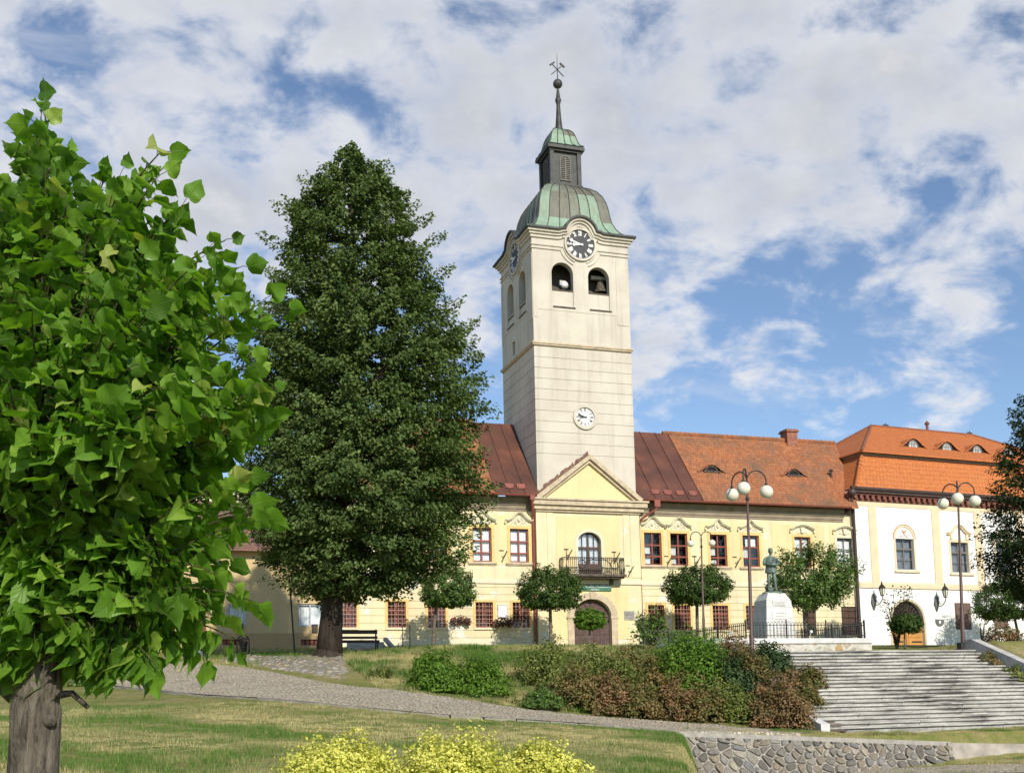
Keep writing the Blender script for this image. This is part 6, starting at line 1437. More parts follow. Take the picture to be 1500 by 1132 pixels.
# ---------------------------------------------------------------- foliage
LT = dict(
 linden=leafmat('linden_leaf', (.030, .064, .015), (.150, .212, .062), None, .6, .32, .15),
 dark=leafmat('dark_leaf', (.012, .029, .009), (.048, .076, .026), None, .6, .2, .15),
 ball=leafmat('clipped_leaf', (.026, .060, .010), (.085, .145, .032), None, .55, .3, .2),
 fresh=leafmat('fresh_leaf', (.055, .13, .012), (.17, .29, .038), None, .5, .38, .2),
 green=leafmat('shrub_leaf', (.045, .095, .014), (.12, .20, .04), None, .55, .3),
 brown=leafmat('brown_leaf', (.080, .100, .024), (.29, .16, .075), None, .6, .25),
 rust=leafmat('rusty_leaf', (.060, .110, .018), (.25, .17, .062), None, .6, .25),
 olive=leafmat('olive_leaf', (.055, .095, .014), (.22, .25, .055), None, .55, .28),
 pine=leafmat('pine_needle', (.022, .048, .014), (.065, .115, .034), None, .6, .15),
 yellow=leafmat('golden_leaf', (.40, .42, .035), (.78, .74, .18), None, .55, .3),
 near=None, grass=leafmat('grass_blade', (.095, .20, .030), (.45, .39, .19), None, .7, .3, .15))
def bark(name, a, b, sc=6):
    m = bpy.data.materials.new(name); t = nt(m); v = coords(t, (1, 1, .22)); n = noise(t, v, sc, 7, .7, .4); r = ramp(t, [(.35, a), (.65, b)]); L(t, n, 0, r, 0)
    finish(t, r, .95, n, .9, .05, 0, .1); return m
M['bark'] = bark('dark_bark', (.022, .017, .013), (.075, .058, .045)); M['bark_pale'] = bark('grey_bark', (.05, .04, .032), (.26, .22, .175), 26)
def unit(v): return v/np.maximum(np.linalg.norm(v, axis=-1, keepdims=True), 1e-9)
def vnoise(X, Y, f, seed, octs=4):
    out = np.zeros_like(X); amp = 1.0; tot = 0
    for o in range(octs):
        T = np.random.default_rng(seed+o).random((64, 64)); x, y = X*f+17.3*o, Y*f+9.1*o; xi, yi = np.floor(x).astype(int), np.floor(y).astype(int); u, v = x-xi, y-yi; u, v = u*u*(3-2*u), v*v*(3-2*v)
        g = lambda a, b: T[(xi+a) % 64, (yi+b) % 64]
        out += amp*((g(0, 0)*(1-u)+g(1, 0)*u)*(1-v)+(g(0, 1)*(1-u)+g(1, 1)*u)*v); tot += amp; amp *= .55; f *= 2.03
    return out/tot
def leafmesh(name, cen, nrm, size, mat_, parent, rng, asp=.72, fold=.25, along=None, rnd=None, kind=None):
    "one folded four-cornered leaf (two triangles) at every centre"
    n = len(cen); a = unit(nrm); r = unit(rng.normal(size=(n, 3)) if along is None else along+rng.normal(size=(n, 3))*.35)
    u = unit(r-a*(r*a).sum(1, keepdims=True)); w = np.cross(a, u); s = (size*rng.uniform(.65, 1.25, n))[:, None]
    b = cen-u*s*.5; tp = cen+u*s*.5-a*s*.10; l = cen+w*s*asp*.5+a*s*fold*.5; q = cen-w*s*asp*.5+a*s*fold*.5
    V = np.stack([b, q, tp, l], 1).reshape(-1, 3); i = np.arange(n)[:, None]*4; Fc = np.concatenate([i+[0, 1, 2], i+[0, 2, 3]], 1).reshape(-1, 3)
    rn = np.repeat(np.clip(rng.beta(2, 2, n) if rnd is None else rnd, 0, 1), 2); return np_mesh(name, V, Fc, mat_, parent, False, rn, kind)
def blob(rng, c, d, n, La, Lb, Lc):
    "n points in a spray of half-length La along d, Lb sideways, Lc thick"
    d = d/np.linalg.norm(d); s_ = np.cross(d, [0, 0, 1.]); s_ = s_/max(np.linalg.norm(s_), 1e-6); t_ = np.cross(s_, d)
    p = unit(rng.normal(size=(n, 3)))*(rng.uniform(.15, 1, n)**.5)[:, None]; return c+p[:, :1]*La*d+p[:, 1:2]*Lb*s_*(1-.45*np.clip(p[:, :1], 0, 1))+p[:, 2:]*Lc*t_
def tree(name, base_px, Yb, prof, mat_, label, cat, group, ncl, nl, size, trunk_r, seed, tier=True, bark_=None, trunk_top=None, spray=(.95, .5, .26), tips_=()):
    "prof: (y, left, right) photo outline of the crown at the tree's own distance, turned into a round solid"
    rng = np.random.default_rng(seed); P = at(base_px[0], base_px[1], Yb); P.z = gz(P.x, P.y); t_ = thing(name, P, label, cat, group)
    zz_, R, cx_ = [], [], []
    for y, l, r in prof:
        a, b = at(l, y, Yb), at(r, y, Yb); zz_.append(a.z/2+b.z/2); R.append((b.x-a.x)/2*.97); cx_.append((a.x+b.x)/2)
    if label.startswith('tall dense'): R = [r_*(.93 if p_[0] < 480 else 1) for r_, p_ in zip(R, prof)]
    zz_, R, cx_ = map(np.array, (zz_[::-1], R[::-1], cx_[::-1])); dens = np.interp(np.linspace(zz_[0], zz_[-1], 200), zz_, R)
    zs_ = np.linspace(zz_[0], zz_[-1], 200); pdf = np.cumsum(dens**1.35+.02); pdf /= pdf[-1]
    cl = []; pts = []; nr = []; tone = []; al = []
    for k in range(ncl):
        z = np.interp(rng.random(), pdf, zs_); Rz = np.interp(z, zz_, R); an = rng.uniform(0, 2*np.pi); f = rng.uniform(.08, 1)**.5; f *= (.90+.17*np.sin(3*an+z*.8)*np.sin(z*1.3+an)); top = (z-zz_[0])/(zz_[-1]-zz_[0])
        c = np.array([np.interp(z, zz_, cx_)+Rz*f*np.cos(an), P.y+Rz*f*np.sin(an)*.95, z]); d = np.array([np.cos(an), np.sin(an), -.15+.9*top**1.5+rng.normal()*.15])
        q = blob(rng, c, d, nl, spray[0]*rng.uniform(.6, 1.2)*(1-.62*top), spray[1]*(1-.5*top), spray[2]); pts.append(q); nr.append(np.tile(unit(np.array([d[0]*.5, d[1]*.5, 1.0])), (nl, 1))+rng.normal(size=(nl, 3))*.55); tone.append(np.clip(rng.normal(.45, .13)+rng.normal(size=nl)*.16, 0, 1)); al.append(np.tile(d*np.array([1, 1, .4])+np.array([0, 0, -.35]), (nl, 1))); cl.append(c)
    for (tx, ty) in tips_:
        q = np.array(at(tx, ty, Yb+rng.normal()*1.5)); o = q-np.array([np.interp(q[2], zz_, cx_), P.y, q[2]]); d = unit(o*np.array([1, 1, 0])+np.array([0, 0, .6*np.linalg.norm(o)+.3])); q2 = blob(rng, q-d*.7, d, nl*2, 1.0, .36, .3); pts.append(q2); nr.append(rng.normal(size=(nl*2, 3))*.6+np.array([0, -.2, .7])); tone.append(np.clip(rng.normal(.5, .16, nl*2), 0, 1)); al.append(np.tile(d, (nl*2, 1)))
    pts = np.concatenate(pts); leafmesh('crown', pts, np.concatenate(nr), size, mat_, t_, rng, along=np.concatenate(al), rnd=np.concatenate(tone))
    tk = MB(); zt = zz_[-1]-.8 if trunk_top is None else trunk_top; cxm = cx_[len(cx_)//2]
    path = []; rad_ = []
    for k in range(9):
        f = k/8; path.append((P.x+(np.interp(P.z+(zt-P.z)*f, zz_, cx_)-P.x)*min(1, f*1.3) if P.z+(zt-P.z)*f > zz_[0] else P.x+(cx_[0]-P.x)*f*.6, P.y, P.z-.3+(zt-P.z+.3)*f)); rad_.append(trunk_r*(1.0-.93*f)*(1.3 if k == 0 else 1))
    tk.tube([(P.x, P.y, P.z-.2), (P.x, P.y, P.z+.02), (P.x, P.y, P.z+.35)], [trunk_r*1.6, trunk_r*1.4, trunk_r*1.08], 12); tk.tube(path, rad_, 12)
    tk.build('trunk', bark_ or M['bark'], t_, smooth=True)
    br = MB()
    for c in cl[::max(1, len(cl)//90)]:
        f = np.clip((c[2]-1.5-P.z)/(zt-P.z), .12, .95); k = f*8; i = int(k); a = Vector(path[i]).lerp(Vector(path[min(8, i+1)]), k-i); e = Vector(c); mid = a.lerp(e, .55)+Vector((0, 0, .25)); br.tube([a, mid, e], [max(.03, trunk_r*.22*(1-f)), .03, .012], 5, False)
    br.build('branch', bark_ or M['bark'], t_, smooth=True)
    return t_
big = [(208, 511, 517), (228, 497, 527), (250, 466, 558), (280, 432, 592), (320, 404, 624), (350, 388, 640), (400, 374, 658), (450, 358, 676), (500, 350, 694), (550, 344, 706), (600, 336, 702), (650, 324, 700), (700, 312, 714), (745, 312, 720), (785, 330, 698), (820, 365, 688), (848, 400, 650), (872, 440, 590)]
tree('linden_tree', (481, 957), 42.8, big, LT['linden'], 'tall dense dark green linden left of the clock tower', 'tree', None, 3000, 70, .15, .42, 5, tips_=[(515, 214), (509, 222), (566, 238), (574, 250), (442, 262), (455, 258), (600, 284), (612, 300), (402, 300), (420, 292), (650, 345), (632, 318), (382, 345), (662, 392), (688, 482), (700, 470), (676, 440), (708, 548), (715, 556), (700, 600), (352, 430), (712, 660), (722, 740), (716, 765), (695, 800), (535, 236), (548, 242), (483, 240), (470, 248)])
right_t = [(505, 1575, 1595), (560, 1512, 1640), (610, 1494, 1660), (650, 1492, 1680), (700, 1478, 1690), (745, 1468, 1700), (785, 1456, 1710), (825, 1462, 1710), (860, 1484, 1690), (880, 1512, 1660)]
tree('linden_tree', (1580, 945), 44.5, right_t, LT['dark'], 'dark drooping tree cut off by the right edge before the white townhouse', 'tree', None, 1500, 56, .16, .36, 9)

def round_tree(x, yb, cx_, cy_, rx, ry, Y, label, n, size, mat_, tr, seed, flat=.5, name='round_tree', cat='tree', group='round-crowned trees in front of the museum', lump=.11, second=None):
    rng = np.random.default_rng(seed); P = at(x, yb, Y); P.z = gz(P.x, P.y); t_ = thing(name, P, label, cat, group); c = at(cx_, cy_, Y); sc = at(cx_+rx, cy_, Y).x-c.x; rz_ = c.z-at(cx_, cy_+ry, Y).z; c = np.array(c)
    nc = max(40, n//42); dirs_ = unit(rng.normal(size=(nc, 3))); f = rng.uniform(.5, 1, nc)**.35; f *= 1+lump*np.sin(dirs_[:, 0]*5+seed)*np.cos(dirs_[:, 1]*4+dirs_[:, 2]*5)+rng.normal(size=nc)*.05
    cc = c+dirs_*f[:, None]*np.array([sc, sc, rz_])*np.array([.9, .9, .9]); low = dirs_[:, 2] < -flat; cc[low, 2] = c[2]-rz_*flat*f[low]*.9
    m = n//nc; pts = np.concatenate([blob(rng, q, d_+np.array([0, 0, .3]), m, sc*.24, sc*.17, sc*.12) for q, d_ in zip(cc, dirs_)]); nrm = np.repeat(dirs_+np.array([0, 0, .6]), m, 0)+rng.normal(size=(nc*m, 3))*.6
    leafmesh('crown', pts, nrm, size, mat_, t_, rng, rnd=np.clip(np.repeat(rng.normal(.48, .14, nc), m)+rng.normal(size=nc*m)*.16, 0, 1))
    tk = MB(); zc = c[2]-rz_*.35; tk.tube([(P.x, P.y, P.z-.15), (P.x, P.y, P.z+.4), (P.x*.93+c[0]*.07, P.y, (P.z+zc)/2), (P.x*.7+c[0]*.3, c[1], zc), (c[0], c[1], c[2]+rz_*.3)], [tr*1.25, tr, tr*.9, tr*.85, tr*.3], 9); tk.build('trunk', M['bark_pale'], t_, smooth=True)
    br = MB(); rr = random.Random(seed)
    for k in range(14): q = cc[rr.randrange(nc)]; br.tube([(c[0], c[1], zc-.05*rr.random()), Vector((c[0], c[1], zc)).lerp(Vector(q), .5)+Vector((0, 0, .12)), q], [tr*.45, tr*.3, .01], 5, False)
    br.build('branch', M['bark'], t_, smooth=True); return t_
round_tree(635, 950, 656, 866, 40, 36, 61.2, 'small round tree beside the lower right of the big linden', 11000, .14, LT['green'], .1, 1)
round_tree(807, 942, 806, 868, 45, 38, 61.2, 'round umbrella-shaped tree left of the museum gate', 13000, .14, LT['ball'], .11, 2)
round_tree(1022, 938, 1023, 863, 44, 33, 61.2, 'round umbrella-shaped tree behind the thin two-globe lamp', 13000, .14, LT['ball'], .11, 3)
round_tree(1180, 925, 1190, 848, 56, 52, 52, 'largest round tree, loose and twiggy, right behind the bronze statue', 13000, .14, LT['green'], .13, 4, .7)
round_tree(1492, 938, 1474, 884, 38, 40, 62.0, 'round tree standing before the white townhouse by the right edge', 11000, .14, LT['ball'], .1, 6)
round_tree(864, 948, 865, 908, 22, 17, 52, 'small bright green clipped ball tree in front of the museum gate', 8000, .10, LT['fresh'], .05, 7, .7, 'ball_tree', 'small tree', 'clipped ball trees before the gates', .05)
round_tree(1326, 955, 1328, 915, 21, 14, 50, 'small clipped ball tree in front of the oak gate', 8000, .10, LT['ball'], .05, 8, .7, 'ball_tree', 'small tree', 'clipped ball trees before the gates', .05)
def sapling(x, yb, Y, tips, label, mat_, size, seed, nl=90, name='sapling', spread=.28):
    rng = np.random.default_rng(seed); P = at(x, yb, Y); P.z = gz(P.x, P.y); t_ = thing(name, P, label, 'young tree'); tk = MB(); pts = []; nr = []
    for (tx, ty) in tips:
        q = at(tx, ty, Y); q.y += rng.normal()*.25; mid = Vector(P).lerp(q, .55)+Vector((0, 0, .15)); tk.tube([P-Vector((0, 0, .1)), mid, q], [.04, .022, .008], 6)
        for k in range(nl): f = rng.uniform(.35, 1.04); c = (Vector(P).lerp(mid, f/.55*1.0) if f < .55 else mid.lerp(q, (f-.55)/.45)); pts.append(np.array(c)+rng.normal(size=3)*spread*(.5+.5*(1.1-f))); nr.append(rng.normal(size=3)*.7+np.array([0, -.3, .8]))
    tk.build('stem', M['bark'], t_, smooth=True); leafmesh('foliage', np.array(pts), np.array(nr), size, mat_, t_, rng); return t_
sapling(1314, 955, 50.5, [(1300, 872), (1310, 862), (1322, 858), (1333, 862), (1295, 882), (1318, 872), (1306, 890), (1328, 878), (1336, 868)], 'thin sparse sapling beside the ball tree at the oak gate', LT['dark'], .13, 21, 50, spread=.24)
sapling(955, 960, 46, [(928, 912), (938, 900), (955, 892), (968, 905), (975, 925), (930, 930), (950, 915), (962, 898)], 'loose light green sapling above the shrubs right of the museum gate', LT['green'], .15, 22, 80, spread=.24)

# --- shrubs
def shrub(px_, w, h, mat_, label, n, size, seed, group=None, name='shrub', up=.5, depth=None, Pw=None, lump=.2, cat='shrub', spiky=0):
    rng = np.random.default_rng(seed); P = on_ground(px_[0], px_[1], 24, 60) if Pw is None else Pw; t_ = thing(name, P, label, cat, group); dp = depth or w
    nc = max(24, n//30); d_ = unit(rng.normal(size=(nc, 3))); d_[:, 2] = np.abs(d_[:, 2]); f = rng.uniform(.35, 1, nc)**.4*(1+lump*rng.normal(size=nc)*.6)
    cc = np.array(P)+d_*f[:, None]*np.array([w/2, dp/2, h])*.88; cc[:, 2] = np.maximum(cc[:, 2], P.z+.06*rng.random(nc)); m = n//nc
    dd = d_*np.array([1, 1, .6])+np.array([0, 0, up]); pts = np.concatenate([blob(rng, q, e, m, .16*(w+h)*.5*(1+spiky), .15*(w+h)*.5*(1-.4*spiky), .12*(w+h)*.5*(1-.4*spiky)) for q, e in zip(cc, dd)])
    pts[:, 2] = np.maximum(pts[:, 2], P.z+.02); nr = np.repeat(d_+np.array([0, -.1, .5]), m, 0)+rng.normal(size=(nc*m, 3))*.6
    leafmesh('foliage', pts, nr, size, mat_, t_, rng, along=np.repeat(dd, m, 0) if spiky else None, rnd=np.clip(np.repeat(rng.normal(.46, .17, nc), m)+rng.normal(size=nc*m)*.17, 0, 1), asp=.72 if not spiky else .3)
    st_ = MB(); rr = random.Random(seed)
    for k in range(9): q = cc[rr.randrange(nc)]; st_.tube([(P.x+rr.uniform(-.08, .08), P.y+rr.uniform(-.08, .08), P.z-.08), Vector(P).lerp(Vector(q), .6)+Vector((0, 0, .05)), q], [.02, .013, .006], 5, False)
    st_.build('stem', M['bark'], t_); return t_
GB = 'brown-leaved shrubs on the bank left of the stairs'; LB = 'dense brown and green shrub in the front row of the planting left of the stairs'
k = 100
for (x, yb, w, h, m) in [(848, 1040, 1.75, 1.55, 'rust'), (893, 1046, 1.6, 1.5, 'brown'), (938, 1050, 1.7, 1.45, 'rust'), (985, 1054, 1.7, 1.3, 'brown'), (1032, 1056, 1.6, 1.25, 'rust'), (1078, 1058, 1.6, 1.3, 'olive'), (1122, 1064, 1.7, 1.45, 'brown'), (1158, 1068, 1.6, 1.6, 'brown'), (1186, 1050, 1.1, 1.1, 'rust')]:
    shrub((x, yb), w, h, LT[m], LB, 4200, .085, k, GB); k += 1
GB2 = 'shrubs in the back of the planting left of the stairs'
for (x, yb, w, h, m, lab) in [(800, 1003, 2.5, 1.65, 'olive', 'broad yellowish green spreading shrub at the left end of the planting'), (868, 1000, 2.1, 1.5, 'olive', 'spreading olive green shrub second from the left end of the planting'), (925, 1002, 2.0, 1.5, 'rust', 'brownish shrub left of the round bright green bush'),
     (905, 1022, 1.9, 1.5, 'olive', LB), (1150, 1040, 1.6, 1.5, 'brown', 'rusty brown shrub against the left side of the stairs'), (1186, 1022, 1.3, 1.2, 'rust', 'brown shrub overhanging the lower left steps'),
     (1104, 1016, 1.6, 1.75, 'rust', 'tall rusty green shrub hiding the foot of the tall lamp'), (1078, 985, 1.7, 1.5, 'brown', 'reddish brown shrub under the tall lamp'), (1000, 1020, 1.8, 1.0, 'rust', LB), (955, 1015, 1.8, 1.25, 'rust', LB), (1045, 1028, 1.6, 1.0, 'olive', LB)]:
    shrub((x, yb), w, h, LT[m], lab, 4200, .09, k, GB if lab == LB else GB2); k += 1
shrub((1014, 1010), 3.1, 2.25, LT['fresh'], 'round bright green bush standing above the brown shrubs', 11000, .10, 140, None, 'bush', lump=.07)
shrub((1068, 1022), 1.8, 1.35, LT['pine'], 'dark green dwarf pine below the round bright green bush', 4200, .16, 141, 'dwarf pines in the planting', 'dwarf_pine', .8, spiky=.8)
shrub((1132, 1000), 1.5, 1.45, LT['pine'], 'dark green dwarf pine below the tall lamp beside the stairs', 4000, .16, 142, 'dwarf pines in the planting', 'dwarf_pine', .8, spiky=.8)
shrub((640, 1012), 2.0, 1.3, LT['fresh'], 'broad bright green shrub on the dry bank, left of its neighbour', 6000, .09, 143, 'bright green shrubs on the dry bank', up=.7)
shrub((625, 990), 1.1, .8, LT['fresh'], 'small bright green shrub at the top of the dry bank', 1600, .11, 144, 'bright green shrubs on the dry bank', up=.8)
shrub((705, 1020), 2.0, 1.35, LT['fresh'], 'bright green shrub on the dry bank with upright shoots, nearest the path', 6000, .09, 145, 'bright green shrubs on the dry bank', up=.7)
shrub((790, 1036), 1.7, .6, LT['green'], 'low green mound beside the path at the foot of the planting', 2200, .09, 146, None, up=.3)
shrub((556, 994), .9, .45, LT['olive'], 'low greyish tuft on the dry bank beside the path', 900, .09, 147, None, up=.8, spiky=.5)
shrub((120, 1004), .9, .7, LT['green'], 'small leafy plant by the path behind the young tree trunk', 900, .10, 148, None)
# right terrace
for (x, y, Yw, w, h, m, lab) in [(1448, 972, 36.0, 1.6, .75, 'rust', 'low brown shrub on the terrace beside the stair wall'), (1490, 985, 34.6, 1.6, .9, 'olive', 'low green shrub on the terrace at the right edge of the picture'), (1475, 955, 38.5, 1.9, .85, 'brown', 'brown flowering shrub on the terrace behind the stair wall')]:
    Pw = at(x, y, Yw); Pw.z = gz(Pw.x, Pw.y)-.05; shrub(None, w, h, LT[m], lab, 2200, .09, k, 'low shrubs on the right terrace', Pw=Pw, up=.8); k += 1
Pw = at(1440, 950, 38.0); Pw.z = gz(Pw.x, Pw.y); sapling(1440, 955, 38.0, [(1432, 912), (1445, 908), (1455, 918), (1438, 925), (1462, 925)], 'sparse tall rose stems behind the stair wall', LT['olive'], .08, 31, 26, 'rose_bush', .1)
# golden shrubs near the camera
for (x, Yw, w, h, sd, lab) in [(492, 12.6, 1.42, .52, 201, 'leftmost of the three golden yellow shrubs at the bottom of the lawn'), (660, 12.4, 1.38, .56, 202, 'middle one of the three golden yellow shrubs at the bottom of the lawn'), (790, 12.9, 1.0, .46, 203, 'rightmost and smallest of the three golden yellow shrubs at the bottom of the lawn')]:
    q = at(x, 1100, Yw); q.z = gz(q.x, q.y)-.02; top = at(x, {201: 1073, 202: 1067, 203: 1086}[sd], Yw).z; shrub(None, w, max(.35, (top-q.z)*.93), LT['yellow'], lab, 13000, .043, sd, 'golden shrubs on the lawn', 'golden_shrub', .35, Pw=q, lump=.32)

# --- the young tree in front
def near_leafmat():
    m = bpy.data.materials.new('broad_leaf'); t = nt(m); a = N(t, 'ShaderNodeAttribute', attribute_name='rnd'); uv = N(t, 'ShaderNodeAttribute', attribute_name='luv')
    r = ramp(t, [(0, (.055, .135, .012)), (.5, (.14, .285, .024)), (.8, (.22, .37, .038)), (1, (.38, .42, .11))]); L(t, a, 'Fac', r, 0)
    sp_ = N(t, 'ShaderNodeSeparateXYZ'); L(t, uv, 'Vector', sp_, 0)
    # veins: midrib and side ribs
    ab = N(t, 'ShaderNodeMath', operation='ABSOLUTE'); L(t, sp_, 'Y', ab, 0)
    mul = N(t, 'ShaderNodeMath', operation='MULTIPLY'); L(t, ab, 0, mul, 0); mul.inputs[1].default_value = .9
    sb = N(t, 'ShaderNodeMath', operation='SUBTRACT'); L(t, sp_, 'X', sb, 0); L(t, mul, 0, sb, 1)
    m5 = N(t, 'ShaderNodeMath', operation='MULTIPLY'); L(t, sb, 0, m5, 0); m5.inputs[1].default_value = 6.5
    fr = N(t, 'ShaderNodeMath', operation='PINGPONG'); L(t, m5, 0, fr, 0); fr.inputs[1].default_value = .5
    v1 = N(t, 'ShaderNodeMapRange'); v1.inputs[1].default_value = .0; v1.inputs[2].default_value = .09; v1.inputs[3].default_value = 1; v1.inputs[4].default_value = 0; L(t, fr, 0, v1, 0)
    v2 = N(t, 'ShaderNodeMapRange'); v2.inputs[1].default_value = .006; v2.inputs[2].default_value = .022; v2.inputs[3].default_value = 1; v2.inputs[4].default_value = 0; L(t, ab, 0, v2, 0)
    mx = N(t, 'ShaderNodeMath', operation='MAXIMUM'); L(t, v1, 0, mx, 0); L(t, v2, 0, mx, 1)
    vk = N(t, 'ShaderNodeMath', operation='MULTIPLY'); L(t, mx, 0, vk, 0); vk.inputs[1].default_value = .45
    c = mixc(t, (vk, 0), (r, 0), (.16, .24, .07)); g = N(t, 'ShaderNodeNewGeometry'); c = mixc(t, (g, 'Backfacing'), (c, 2), (.17, .22, .10)) if 0 else c
    pb = N(t, 'ShaderNodeBsdfPrincipled'); L(t, c, 2, pb, 'Base Color'); pb.inputs['Roughness'].default_value = .42; pb.inputs['Specular IOR Level'].default_value = .4
    bp = N(t, 'ShaderNodeBump'); bp.inputs['Strength'].default_value = .5; bp.inputs['Distance'].default_value = .004; bp.invert = True; L(t, mx, 0, bp, 'Height'); L(t, bp, 0, pb, 'Normal')
    tr = N(t, 'ShaderNodeBsdfTranslucent'); tm = mixc(t, 1, (c, 2), (1.5, 1.7, .5), 'MULTIPLY'); L(t, tm, 2, tr, 'Color')
    ms_ = N(t, 'ShaderNodeMixShader'); ms_.inputs[0].default_value = .38; L(t, pb, 0, ms_, 1); L(t, tr, 0, ms_, 2); o = N(t, 'ShaderNodeOutputMaterial'); L(t, ms_, 0, o, 0); return m
M['near'] = near_leafmat()
rng = np.random.default_rng(77); ND = 4.75
def nat(x, y, dd=0):       # point at depth ND+dd along the camera axis
    return np.array(ray(x, y))*(ND+dd)
NB = nat(52, 1132); NB[2] = gz(NB[0], NB[1])
nt_ = thing('young_tree', tuple(NB), 'young broad-leaved tree with big glossy green leaves close on the left', 'tree')
EDG = [(118, 64), (150, 78), (190, 84), (212, 100), (232, 190), (245, 252), (280, 258), (320, 268), (350, 312), (400, 345), (450, 378), (500, 385), (560, 405), (620, 390), (680, 378), (740, 386), (800, 382), (860, 372), (905, 356), (940, 300), (975, 230)]
EDG = [(y+40*(1-min(1, max(0, (y-118)/400))), x-16 if y > 240 else x) for y, x in EDG]
ey_, ex_ = np.array([e[0] for e in EDG]), np.array([e[1] for e in EDG]); MPX = ND/1654.17; AX = 70
def axis(f): return nat(52+(78-52)*f, 1040+(330-1040)*f)
tips = [(60, 172, 0), (66, 165, .1), (55, 190, -.05), (62, 210, 0), (236, 222, .0), (240, 245, .12), (228, 262, -.1), (405, 452, .05), (380, 445, -.1), (392, 575, 0), (380, 610, .15), (368, 750, -.1), (370, 880, -.1), (345, 935, 0), (230, 975, -.1), (150, 975, -.05), (300, 955, .1), (350, 392, 0), (330, 352, .1), (268, 300, 0), (60, 930, .1), (110, 950, 0)]
for k in range(700):
    y = np.interp(rng.random(), [0, .025, .09, .2, 1], [215, 270, 330, 430, 965]); Rp = (np.interp(y, ey_, ex_)-AX); an = rng.uniform(0, 2*np.pi); f = rng.uniform(.15, 1)**.36*.98; Rp = Rp*(.88+.13*np.sin(y*.031+2*np.sin(y*.013))); dz_ = Rp*f*np.sin(an)*MPX; dz_ = dz_ if dz_ > 0 else dz_*(.75 if y < 700 else .35); tips.append((AX+Rp*f*np.cos(an), y, dz_))
for k in range(70): tips.append((rng.uniform(-60, 235), rng.uniform(850, 985), rng.uniform(-.18, .5)))
for k in range(34): yy = rng.uniform(380, 900); tips.append((np.interp(yy, ey_, ex_)-rng.uniform(0, 60), yy, rng.uniform(-.25, .25)))
TPL = np.array([(0, 0), (-.10, .12), (-.11, .24), (-.04, .36), (.07, .45), (.20, .50), (.33, .51), (.46, .47), (.58, .39), (.70, .28), (.80, .17), (.90, .07), (1.04, 0)])
n_b = len(TPL); spine = np.array([(0, 0), (.10, 0), (.24, 0), (.40, 0), (.58, 0), (1.04, 0)])
loc2 = np.concatenate([spine, TPL[1:-1], TPL[1:-1]*[1, -1]]); nsp = len(spine); nb_ = n_b-2
top_i = [0]+list(range(nsp, nsp+nb_))+[5]; bot_i = [0]+list(range(nsp+nb_, nsp+2*nb_))+[5]
def fan(ids):
    fs = []; sidx = [0, 0, 0, 1, 1, 2, 2, 3, 3, 4, 4, 4, 5]
    for i in range(len(ids)-1):
        a, b = ids[i], ids[i+1]; s0, s1 = sidx[i], sidx[i+1]
        for tri in ((s0, b, a), (s0, s1, b)):
            if len(set(tri)) == 3: fs.append(tri)
    return fs
TF = [t_ for t_ in fan(top_i)]+[(a, c, b) for a, b, c in fan(bot_i)]; TF = np.array(TF)
LV, LF, LR, LU = [], [], [], []; twg = MB(); off = 0
def put_leaf(c, d, nrm, s):
    global off
    d = d/np.linalg.norm(d); nrm = nrm-d*(nrm@d); nrm /= np.linalg.norm(nrm); w = np.cross(nrm, d); q = loc2.copy(); q[:, 0] *= rng.uniform(.92, 1.12); jit = rng.normal(size=q.shape)*.022; jit[:nsp, 1] = 0; q = q+jit
    u_, v_ = q[:, 0], q[:, 1]; ku, kv = rng.normal(.34, .26), rng.normal(.16, .34); wav = .07*np.sin(u_*8+rng.uniform(0, 6))*np.abs(v_)*3
    h = -ku*(u_-.15)**2+kv*np.abs(v_)+wav+.25*rng.normal()*v_*u_+.02*np.sin(u_*19)*np.abs(v_)*2
    LV.append(c+s*(u_[:, None]*d+v_[:, None]*w+h[:, None]*nrm)); LF.append(TF+off); LR.append(np.full(len(TF), np.clip(rng.beta(2.2, 2.6)+(.35 if rng.random() < .05 else 0), 0, 1))); LU.append(np.stack([u_, v_, v_*0], 1)); off += len(q)
FWv, RTv, UPv = FW, RT, UP
